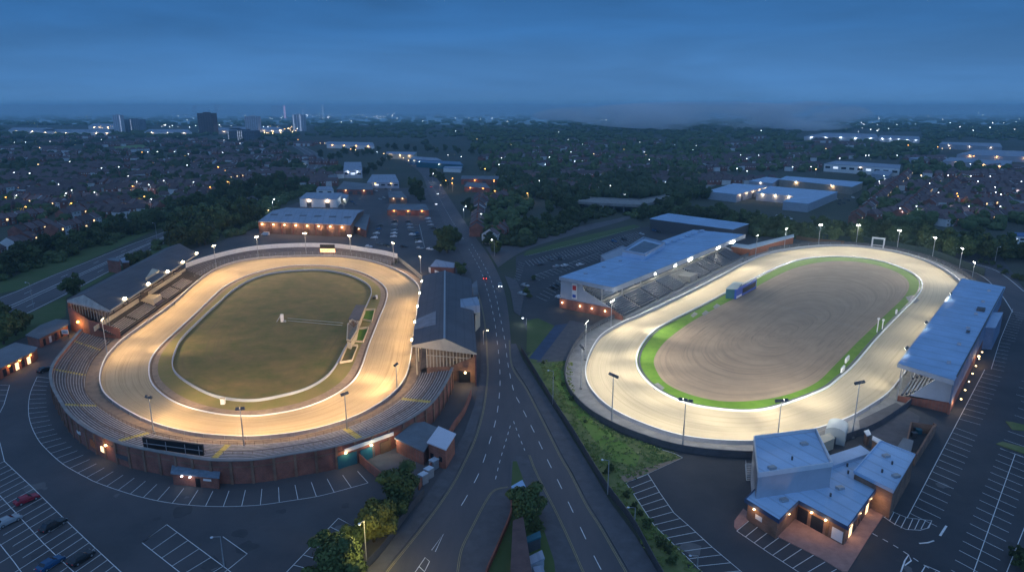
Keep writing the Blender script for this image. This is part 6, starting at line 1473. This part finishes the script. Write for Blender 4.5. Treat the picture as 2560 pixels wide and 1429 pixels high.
def far_streets(n_rows, x0, x1, y0, y1, seed, label, excl=()):
    """streets too far off to count their houses"""
    rnd = random.Random(seed); W_, T_, C_ = MB(), MB(), MB()
    for _ in range(n_rows):
        x, y = rnd.uniform(x0, x1), rnd.uniform(y0, y1)
        if any(a_ < x < c_ and d_ < y < e_ for a_, d_, c_, e_ in excl): continue
        g = G(x, y); a = rnd.choice((.15, -.35, 1.2, .5, -.1, .9)) + rnd.uniform(-.1, .1); d = Vector((math.cos(a), math.sin(a), 0)); nn = Vector((-d.y, d.x, 0)); wd = rnd.choice((6, 9))
        for k in range(rnd.randint(3, 9)):
            c = g + d * (k * (wd + (0 if wd == 6 else 2.5))); cb = C_ if rnd.random() < .3 else W_; cb.box((c.x, c.y, 2.6), (wd, 8.5, 5.2), a)
            p = [c + d * (sx * wd / 2) + nn * (sy * 4.6) + Vector((0, 0, 5.1)) for sx, sy in ((-1, -1), (1, -1), (1, 1), (-1, 1))] + [c - d * (wd / 2 - (1.5 if wd == 9 else 0)) + Vector((0, 0, 8.4)), c + d * (wd / 2 - (1.5 if wd == 9 else 0)) + Vector((0, 0, 8.4))]
            T_.add(p, [(0, 1, 5, 4), (2, 3, 4, 5), (1, 2, 5), (3, 0, 4)])
            for sx in (-.25, .25): q = c + d * (wd * sx) - nn * 4.3; C_.box((q.x, q.y, 3.9), (1.3, .15, 1.1), a); q = c + d * (wd * sx) + nn * 4.3; C_.box((q.x, q.y, 3.9), (1.3, .15, 1.1), a)
    n1, n2 = len(W_.f), len(T_.f); W_.add(T_.v, T_.f); W_.add(C_.v, C_.f); o = W_.build('distant_houses', BRICK); o.data.materials.append(TILE); o.data.materials.append(WREND)
    for i, f_ in enumerate(o.data.polygons): f_.material_index = 0 if i < n1 else 1 if i < n1 + n2 else 2
    return tag(o, label, None, None, 'stuff')
far_streets(150, -40, 780, 345, 470, 61, 'streets of small houses merging into the left suburbs', FIELD)
far_streets(26, -20, 420, 470, 545, 62, 'back streets of small houses in the nearer left estate')
far_streets(150, 1180, 2120, 348, 470, 63, 'streets of small houses merging into the suburbs right of the road', FIELD + [(1750, 430, 2170, 530), (1150, 430, 1300, 475), (1440, 465, 1800, 530)])
far_streets(70, 2180, 2600, 400, 555, 64, 'streets of small houses merging into the right suburbs', FIELD)
for r_ in [(-20,648,78,612,'nearest the left edge by the dual carriageway'),(15,606,125,577,'two streets back at the left edge'),(130,592,240,560,'beside the belt of trees left of the carriageway'),(-10,566,110,545,'three streets back at the left edge'),(150,552,300,522,'in the middle of the left estate'),
    (40,508,165,520,'with white fronts near the left edge'),(180,508,330,498,'with white gables in the left estate'),(320,520,405,530,'with hipped roofs beside the tree belt'),(-10,486,80,474,'at the far left of the second estate'),(95,478,230,456,'along the second street of the left estate'),
    (245,466,390,480,'beyond the white gables'),(395,446,530,438,'left of the bending carriageway'),(140,424,300,410,'in the distant left estate'),(330,420,470,405,'in the distant estate below the playing field'),(490,412,620,422,'below the brown tower'),(620,402,720,410,'left of the carriageway head'),
    (550,455,650,440,'behind the carriageway tree belt'),(160,398,330,388,'farthest out in the left suburbs'),(1192,592,1200,500,'along the right kerb of the main road'),(1222,610,1262,585,'by the white gabled corner right of the road'),(1385,470,1492,486,'forming the white fronted terrace left of the bridge'),
    (1200,520,1330,478,'behind the main road shops'),(1300,452,1460,440,'beyond the white fronted terrace'),(1500,425,1700,432,'in the suburb behind the bridge'),(1620,402,1850,404,'in the suburb below the mist'),(1330,385,1520,388,'far out right of the main road'),(1900,398,2050,392,'left of the white framed office'),
    (2135,560,2270,440,'running away beside the trading estate'),(2245,552,2345,455,'on the second street beside the trading estate'),(2330,566,2560,548,'just behind the dark trees at the right edge'),(2320,525,2400,455,'on the third street behind the right track'),(2440,522,2600,505,'at the right edge of the right hand estate'),(2400,478,2600,466,'in the farther right hand estate'),(2430,440,2600,436,'below the far right warehouses')]:
    row(*r_)

# ================================================================ CARS
def make_car(name, paint, cat='car', L_=4.4, wd=1.8, hh=1.45, van=False, lights=False):
    r_ = thing(name, '', cat); b = local()
    x0, x1 = -L_ / 2, L_ / 2
    if van: prof = [(x0, .3), (x0, 1.9), (x0 + .15, 2.1), (x1 - 1.5, 2.1), (x1 - .8, 1.25), (x1 - .05, 1.05), (x1, .3)]
    else: prof = [(x0, .3), (x0 - .0, .8), (x0 + .15, .95), (x0 + .45, 1.0), (x0 + 1.0, hh), (x0 + 2.4, hh), (x0 + 3.15, .98), (x1 - .2, .82), (x1, .65), (x1, .3)]
    top = [z > 1.02 for _, z in prof]; vs = []
    for s_ in (-1, 1):
        for (x, z), t in zip(prof, top): vs.append((x, s_ * (wd / 2 - (.22 if t else 0)), z))
    m_ = len(prof); b.add(vs, [tuple(range(m_)), tuple(range(m_, 2 * m_))[::-1]] + [((i + 1) % m_, i, i + m_, (i + 1) % m_ + m_) for i in range(m_)])
    b.build('body', paint, r_)
    b = local()
    if van:
        b.add([(x1 - 1.42, -wd / 2 + .25, 2.03), (x1 - .82, -wd / 2 + .12, 1.32), (x1 - .82, wd / 2 - .12, 1.32), (x1 - 1.42, wd / 2 - .25, 2.03)], [(0, 1, 2, 3)]); b.v = [(v[0] + .03, v[1], v[2] + .03) for v in b.v]; b.build('windscreen', GLASS, r_)
    else:
        b.add([(x0 + 2.45, -.64, hh - .03), (x0 + 3.08, -.78, 1.03), (x0 + 3.08, .78, 1.03), (x0 + 2.45, .64, hh - .03)], [(0, 1, 2, 3)]); b.v = [(v[0] + .03, v[1], v[2] + .03) for v in b.v]; b.build('windscreen', GLASS, r_)
        b = local(); b.add([(x0 + .93, -.64, hh - .05), (x0 + .5, -.76, 1.05), (x0 + .5, .76, 1.05), (x0 + .93, .64, hh - .05)], [(3, 2, 1, 0)]); b.v = [(v[0] - .03, v[1], v[2] + .03) for v in b.v]; b.build('rear_window', GLASS, r_)
        for s_ in (-1, 1):
            b = local(); b.add([(x0 + .75, s_ * .8, 1.06), (x0 + 2.85, s_ * .8, 1.06), (x0 + 2.35, s_ * .715, hh - .08), (x0 + 1.05, s_ * .715, hh - .08)], [(0, 1, 2, 3) if s_ < 0 else (3, 2, 1, 0)]); b.build('side_window', GLASS, r_)
    for sx in (-1, 1):
        for sy in (-1, 1):
            b = local(); b.tube((sx * L_ * .31, sy * (wd / 2 - .18), .32), (sx * L_ * .31, sy * (wd / 2 + .02), .32), .32, 12); wh_ = b.build('wheel', BLACK, r_)
            b = local(); b.tube((sx * L_ * .31, sy * (wd / 2 + .0), .32), (sx * L_ * .31, sy * (wd / 2 + .04), .32), .19, 8); b.build('rim', STEEL, wh_)
    for sy in (-1, 1):
        b = local(); b.box((x1 + .0, sy * .62, .68), (.08, .36, .18)); b.build('headlight', E_WHITE if lights else STEEL, r_)
        b = local(); b.box((x0 - .0, sy * .66, .74), (.08, .3, .18)); b.build('tail_light', E_RED if lights else RED, r_)
    return r_
CARP = {n_: mat(n_ + '_car_paint', c_, .25, var=.05) for n_, c_ in dict(white=(.7, .7, .7), silver=(.35, .38, .4), dark=(.02, .025, .03), blue=(.02, .09, .2), red=(.32, .02, .04), grey=(.12, .13, .14)).items()}
CARS = {}
for n_ in CARP: CARS[n_] = make_car('parked_car', CARP[n_])
CARS['van'] = make_car('parked_van', CARP['white'], 'van', 5.2, 2.0, van=True); CARS['litdark'] = make_car('moving_car', CARP['dark'], lights=True); CARS['litwhite'] = make_car('moving_car', CARP['silver'], lights=True)
CARS['estate'] = make_car('parked_car', CARP['dark'], L_=4.7, hh=1.7)
reg(None)
def car(kind, p, q, label, group=None, z=.04):
    """p: photo position of the middle, q: photo position it points to"""
    g, t = G(*p), G(*q); return place(CARS[kind], (g.x, g.y, z), math.atan2(t.y - g.y, t.x - g.x), label, group)
car('red', (68, 1253), (120, 1232), 'dark red car parked alone in the lower left bays'); car('silver', (22, 1307), (70, 1285), 'silver car parked in the lower left bays, cut by the edge'); car('estate', (134, 1318), (180, 1292), 'black estate car in the middle of the lower left bays')
car('dark', (204, 1400), (250, 1370), 'dark car at the lower edge beside a blue one'); car('blue', (128, 1414), (170, 1388), 'blue car at the lower edge beside a dark one'); car('dark', (113, 928), (135, 920), 'dark car tucked beside the curved terrace wall')
car('litdark', (1212, 697), (1205, 660), 'dark car with red tail lights on the main road by the stand'); car('litwhite', (1250, 716), (1256, 760), 'oncoming pale car with bright headlights on the main road')
car('litwhite', (1090, 512), (1100, 545), 'oncoming car with headlights on the main road, nearer of two', None, .12); car('litwhite', (1094, 486), (1102, 510), 'oncoming car with headlights on the main road, farther of two', None, .12); car('litdark', (1078, 468), (1072, 450), 'dark car driving away up the main road', None, .12)
car('van', (664, 588), (640, 586), 'white van parked beside the brick warehouse wall'); car('van', (1500, 492), (1520, 497), 'white van beside the terrace left of the bridge')
cols8 = ['white', 'silver', 'dark', 'blue', 'grey', 'dark', 'silver', 'white']
def carrow(pts, ahead, desc, seed):
    rnd = random.Random(seed)
    for i, p in enumerate(pts): k = rnd.choice(cols8); car(k, p, (p[0] + ahead[0], p[1] + ahead[1]), f'{k} car, {ordn(i + 1)} from the top {desc}', 'cars in the row ' + desc)
carrow([(986, 556), (986, 563), (986, 570), (986, 577), (985, 585), (984, 593)], (-20, 0), 'in the middle of the upper left car park', 1)
carrow([(1070, 548), (1073, 556), (1077, 564), (1082, 572)], (-20, 0), 'at the roadside of the upper left car park', 2)
carrow([(1040, 585), (1042, 592), (1044, 599), (1047, 607)], (-20, 1), 'before the line of the upper left car park', 3)
carrow([(1022, 556), (1024, 563), (1026, 571), (1028, 579), (1031, 588)], (20, 0), 'facing the line of the upper left car park', 21)
carrow([(950, 566), (946, 575), (941, 585), (936, 596)], (-20, 0), 'beside the brown warehouse wing', 22)
carrow([(880, 506), (888, 512), (950, 500), (960, 496), (940, 478), (965, 474), (975, 478)], (14, 4), 'between the workshops', 4)
carrow([(922, 618), (948, 612), (968, 615), (1010, 618), (1050, 622), (1075, 625)], (16, 2), 'behind the white board fence', 12)
carrow([(1378, 650), (1400, 648)], (16, 12), 'behind the blue grandstand in the middle bays', 5); carrow([(1392, 668), (1412, 666), (1350, 662), (1450, 664)], (22, -4), 'on the aisle behind the blue grandstand', 6)
carrow([(1386, 722), (1396, 717), (1306, 737), (1400, 746), (1313, 716)], (22, 6), 'left of the blue grandstand', 7); carrow([(1636, 578), (1646, 582), (1604, 587), (1560, 600), (1535, 605)], (16, 5), 'in the upper bays near the blue warehouse', 8)
carrow([(2090, 498), (2100, 503), (2112, 497), (2122, 503), (2110, 510), (2132, 495), (2098, 512)], (12, 5), 'in the yard of the trading estate', 9)
carrow([(2200, 540), (2212, 528), (2222, 518), (2236, 505), (2250, 492), (2262, 482)], (10, -8), 'along the street beside the trading estate', 10)
carrow([(1975, 548), (1960, 545), (1945, 542)], (10, 3), 'before the L shaped unit', 11)
car('litdark', (1692, 488), (1720, 478), 'car with red tail lights on the ramp right of the bridge', None, 3.2); car('litdark', (1556, 505), (1580, 508), 'car with red tail lights crossing the bridge deck', None, 6.05); car('litdark', (796, 404), (805, 398), 'car with red tail lights on the far bend of the carriageway', None, .15); car('litwhite', (762, 412), (755, 425), 'car with headlights on the far bend of the carriageway', None, .15)

# ================================================================ STREET LAMPS
def make_lamp(name, em, h_=8.0, arm=1.4, r_=.5):
    t = thing(name, '', 'street lamp'); b = local(); b.tube((0, 0, 0), (0, 0, h_), .13, 6, .07); b.build('pole', STEEL, t)
    b = local(); b.tube((0, 0, h_ - .05), (-arm, 0, h_ + .25), .06, 5); b.build('arm', STEEL, t)
    b = local(); b.ball((-arm, 0, h_ + .15), r_, 8, 5, .55); b.build('lamp', em, t); return t
SL = {'off': make_lamp('street_lamp', mat('lamp_glass', (.6, .65, .7), .3), 8.0, 1.4, .3), 'white': make_lamp('street_lamp', E_WHITE, r_=.36), 'orange': make_lamp('street_lamp', E_ORANGE), 'warm': make_lamp('street_lamp', E_WARM, r_=.4),
      'Fwhite': make_lamp('far_street_lamp', E_WHITE, 7, .8, .5), 'Forange': make_lamp('far_street_lamp', E_ORANGE, 7, .8, .75), 'Fwarm': make_lamp('far_street_lamp', E_WARM, 7, .8, .6)}
reg(None)
def lamp(kind, p, label, group=None, top=None, rz=0, power=0, col=(1, .6, .3)):
    g = G(*p); h_ = hgt(p[0], p[1], top) if top else 8.0; place(SL[kind], (g.x, g.y, 0), rz, label, group, (1, 1, h_ / 8.0) if top else None)
    if power: point_light((g.x - 1.4 * math.cos(rz), g.y - 1.4 * math.sin(rz), h_ - .4), power, col)
lamp('off', (84, 769), 'unlit street lamp on the bank beside the dual carriageway', None, 707); lamp('off', (393, 601), 'unlit street lamp beside the far part of the dual carriageway', None, 558)
lamp('off', (560, 1415), 'lone lamp post at the lower edge of the left car park', None, 1340, .3); lamp('off', (917, 1415), 'street lamp before the yellow-green lit tree', None, 1300, 1.2, 260, (1, .8, .3))
lamp('off', (1382, 1010), 'tall unlit lamp behind the roadside fence, upper one', None, 927); lamp('off', (1519, 1235), 'tall unlit lamp behind the roadside fence, lower one', None, 1150)
lamp('off', (1586, 1316), 'short lamp among the bushes of the roadside bank', None, 1268); lamp('off', (1743, 1416), 'small lamp beside the bays at the lower edge', None, 1388); lamp('off', (2486, 661), 'unlit lamp beside the service road at the right edge', None, 618, 3.1)
lamp('white', (1236, 640), 'white lit street lamp at the right kerb of the main road', None, 600, 0, 200, (1, .85, .6))
g = G(940, 1330, 4); point_light((G(944, 1345, 8.0)).to_tuple(), 1100, (1, .78, .25), .4)
lamp('warm', (1209, 862), 'warm lit street lamp at the left kerb by the dark roofed stand', None, 826, 3.1, 260, (1, .75, .45))
lamp('white', (1316, 812), 'pale lit street lamp at the right car park entrance', None, 795, 0, 120, (.8, .9, 1))
# repairs, stains and covers in the asphalt
PATCH = [mat('asphalt_repair', (.055, .056, .06), .8, var=.2, scale=.5), mat('asphalt_worn', (.13, .125, .125), .8, var=.15, scale=.5)]
rnd = random.Random(77); b0, b1_ = MB(), MB()
for _ in range(46):
    x, y = (rnd.uniform(20, 900), rnd.uniform(1215, 1425)) if rnd.random() < .5 else (rnd.uniform(1700, 2540), rnd.uniform(1170, 1425)); g = G(x, y, .055); a = rnd.uniform(0, 3); r1 = rnd.uniform(.5, 2.4); n_ = 9
    pts = [(g.x + math.cos(k * 6.283 / n_ + a) * r1 * rnd.uniform(.5, 1.3), g.y + math.sin(k * 6.283 / n_ + a) * r1 * rnd.uniform(.5, 1.3)) for k in range(n_)]; (b0 if rnd.random() < .6 else b1_).poly(pts, .05 + .0007 * _)
struct('asphalt_patch', b0, PATCH[0], 'dark repairs and oil stains in the asphalt'); struct('asphalt_patch', b1_, PATCH[1], 'pale worn spots in the asphalt')
pos = [(155,478,'Fwhite'),(96,418,'Fwarm'),(80,572,'warm'),(178,528,'orange'),(165,503,'Fwhite'),(530,482,'orange'),(575,468,'orange'),(562,437,'orange'),(545,425,'Forange'),(430,402,'Fwhite'),(372,384,'Fwhite'),(396,383,'Fwhite'),(437,383,'Fwhite'),(38,357,'Fwhite'),(66,357,'Fwhite'),(126,355,'Fwhite'),(254,350,'Fwhite'),(190,386,'Fwhite'),(118,387,'Fwhite'),(344,470,'Fwhite'),(416,468,'Fwhite'),(450,430,'Fwhite'),(470,420,'Fwhite'),(500,398,'Fwhite'),(223,405,'Fwhite'),(175,410,'Fwhite'),(300,425,'Fwhite'),(275,405,'Fwhite'),(185,495,'Fwhite'),(245,500,'Fwhite'),(320,455,'Fwhite'),(60,455,'Fwarm'),(40,440,'Fwhite'),(600,360,'Fwhite'),(640,352,'Fwarm'),(560,352,'Fwhite'),
    (1018,316,'Forange'),(1031,335,'Forange'),(1192,348,'Fwarm'),(745,350,'Forange'),(749,357,'Forange'),(800,360,'Fwarm'),(813,360,'Fwarm'),(878,376,'Forange'),(890,378,'Fwarm'),(925,375,'Fwhite'),(943,384,'Fwhite'),(960,388,'Fwarm'),(998,392,'Fwarm'),(1008,400,'Fwarm'),(1020,407,'Fwarm'),(1048,410,'Fwhite'),(1152,397,'Fwhite'),(1120,392,'Fwhite'),(1082,448,'white'),(1100,470,'warm'),(1130,458,'orange'),(1132,472,'orange'),(1118,465,'orange'),(1235,463,'orange'),(1240,493,'orange'),(1212,430,'Forange'),(1246,418,'Fwhite'),(1255,400,'Fwhite'),(1160,540,'white'),(1190,525,'warm'),(1202,560,'white'),
    (1562,478,'warm'),(1523,482,'white'),(1660,472,'white'),(1598,357,'Fwhite'),(1420,350,'Fwhite'),(1686,364,'Fwhite'),(1740,367,'Fwhite'),(1733,378,'Fwhite'),(1622,405,'Fwhite'),(1551,392,'Fwhite'),(1609,384,'Fwhite'),(1497,443,'Fwhite'),(1456,407,'Fwhite'),(1362,418,'Fwhite'),(1340,468,'white'),(1346,468,'white'),(1372,398,'Fwhite'),(1320,500,'orange'),(1318,445,'Fwhite'),(1748,408,'Fwhite'),(1868,436,'Fwhite'),(1738,445,'Fwhite'),(1743,443,'Fwhite'),(1703,392,'Fwhite'),(1850,392,'Fwhite'),(1895,393,'Fwhite'),
    (2250,545,'white'),(2345,502,'white'),(2370,448,'Fwhite'),(2403,447,'Fwhite'),(2445,470,'Fwhite'),(2385,500,'orange'),(2395,508,'orange'),(2390,455,'Forange'),(2268,365,'Forange'),(2302,365,'Fwhite'),(2342,370,'Forange'),(2355,374,'Fwarm'),(2374,374,'Fwarm'),(2434,395,'Forange'),(2506,396,'Forange'),(2028,410,'Fwhite'),(2040,413,'Fwhite'),(1980,425,'Fwhite'),(2162,393,'Fwhite'),(2172,393,'Fwhite'),(2240,393,'Fwhite'),(2468,455,'Fwhite'),(2500,540,'white'),(2532,535,'warm'),(2320,475,'white'),(2290,540,'white'),(2420,540,'white'),(2480,500,'white'),(2545,470,'Fwhite'),(2210,455,'Fwhite'),(2196,470,'white')]
rnd = random.Random(12)
for i in range(22):
    x, y = rnd.uniform(0, 700), rnd.uniform(370, 540); pos.append((x, y, rnd.choice(['Fwhite', 'Fwhite', 'Fwarm', 'Forange'])))
for i in range(16):
    x, y = rnd.uniform(1250, 2100), rnd.uniform(362, 440); pos.append((x, y, rnd.choice(['Fwhite', 'Fwhite', 'Fwarm'])))
for i in range(8):
    x, y = rnd.uniform(2200, 2560), rnd.uniform(410, 560); pos.append((x, y, rnd.choice(['Fwhite', 'Fwhite', 'Fwarm'])))
zones = {}
for x, y, k in pos:
    zn = 'in the left hand suburbs' if x < 730 else 'round the head of the main road' if x < 1290 and y < 480 else 'beside the main road shops' if x < 1290 else 'in the suburbs behind the bridge and mist' if x < 2120 else 'in the right hand suburbs'
    zones.setdefault((zn, 'orange' if 'orange' in k else 'warm white' if 'warm' in k else 'white'), []).append((x, y, k))
for (zn, cn), L_ in zones.items():
    for i, (x, y, k) in enumerate(sorted(L_)):
        if k[0] == 'F' and y > 450: k = k[1:]
        lamp(k, (x, y + 7), f'lit {cn} street lamp {zn}, {ordn(i + 1)} from left', 'street lamps ' + zn, None, rnd.uniform(0, 6))
        if y > 440: g = G(x, y + 7); point_light((g.x, g.y - 1, 6.8), 350, (1, .5, .15) if cn == 'orange' else (.85, .92, 1))
# town lights far away: nobody could count them
def lights(name, n, boxes, em, r0_, seed, label, zt=9):
    rnd = random.Random(seed); b = MB()
    for _ in range(n):
        x0, x1, y0, y1 = rnd.choice(boxes); x = rnd.uniform(x0, x1); y = rnd.uniform(y0, y1); g = G(x, y); s_ = r0_ * g.length / 1000 * rnd.uniform(.5, 1.3); b.ball((g.x, g.y, zt), s_, 5, 3)
    o = b.build(name, em); return tag(o, label, None, None, 'stuff')
lights('distant_town_lights', 170, [(0, 2560, 283, 340), (380, 1250, 282, 310), (400, 760, 318, 340), (2150, 2560, 285, 335), (700, 1000, 283, 300)], E_WHITE, .3, 1, 'pale lamps scattered over the distant town')
lights('distant_town_lights', 46, [(230, 290, 320, 328), (640, 740, 318, 330), (640, 760, 325, 342)], E_WARM, .42, 2, 'bright warm lamps of the distant retail sheds')
lights('distant_town_lights', 26, [(1500, 1640, 300, 306), (1160, 1260, 272, 278), (2430, 2560, 272, 285)], E_WHITE, .4, 3, 'lamp clusters near the skyline')
# ================================================================ PEOPLE
def person(p, label, top, legs, rz=0):
    g = G(*p); me = bpy.data.meshes.new('person'); V = [(0, 0, .95), (0, 0, 1.2), (0, 0, 1.42), (0, 0, 1.52), (0, 0, 1.66), (-.1, 0, .9), (-.11, .03, .5), (-.12, 0, .06), (-.12, .14, .04), (.1, 0, .9), (.12, -.03, .5), (.13, -.06, .06), (.13, .1, .04), (-.2, 0, 1.4), (-.25, .03, 1.12), (-.24, .1, .88), (.2, 0, 1.4), (.26, .0, 1.12), (.25, .06, .88)]
    E_ = [(0, 1), (1, 2), (2, 3), (3, 4), (0, 5), (5, 6), (6, 7), (7, 8), (0, 9), (9, 10), (10, 11), (11, 12), (2, 13), (13, 14), (14, 15), (2, 16), (16, 17), (17, 18)]
    me.from_pydata(V, E_, []); o = bpy.data.objects.new('person', me); COL.objects.link(o); o.location = (g.x, g.y, .15); o.rotation_euler = (0, 0, rz)
    sk = o.modifiers.new('Skin', 'SKIN'); R__ = [.15, .14, .15, .06, .1, .1, .07, .05, .04, .1, .07, .05, .04, .06, .045, .035, .06, .045, .035]
    for v_, q_ in zip(me.skin_vertices[0].data, R__): v_.radius = (q_, q_)
    me.skin_vertices[0].data[0].use_root = True; o.modifiers.new('Subdivision', 'SUBSURF').levels = 1; me.materials.append(top)
    tag(o, label, 'person')
person((1857, 658), 'person in dark clothes standing by the far end of the blue seats, left one', GREYD, GREYD); person((1868, 655), 'person in dark clothes standing by the far end of the blue seats, right one', BLACK, BLACK, 1)
person((437, 764), 'person in dark clothes at the rail of the left track benches', BLACK, BLACK, 2); person((1742, 722), 'person in orange jacket at the rail below the blue seats', ORANGEP, ORANGEP, 1)
# prototypes that nothing used stay out of the picture
DEAD = []
for o in list(bpy.data.objects):
    if o.parent is None and o.type == 'EMPTY' and o.get('label', '') == '':
        DEAD.append(o); DEAD += list(o.children_recursive)
for o in DEAD: bpy.data.objects.remove(o)
print('trees', NTREE[0], 'houses', NH[0], 'lamps', len(pos))
S.view_settings.view_transform = 'Standard'; S.view_settings.look = 'None'; S.view_settings.exposure = 0.65; S.view_settings.gamma = 1
S.cycles.use_denoising = True; S.cycles.use_light_tree = True; S.cycles.max_bounces = 6; S.cycles.diffuse_bounces = 2; S.cycles.glossy_bounces = 2; S.cycles.volume_bounces = 4; S.cycles.sample_clamp_indirect = 3
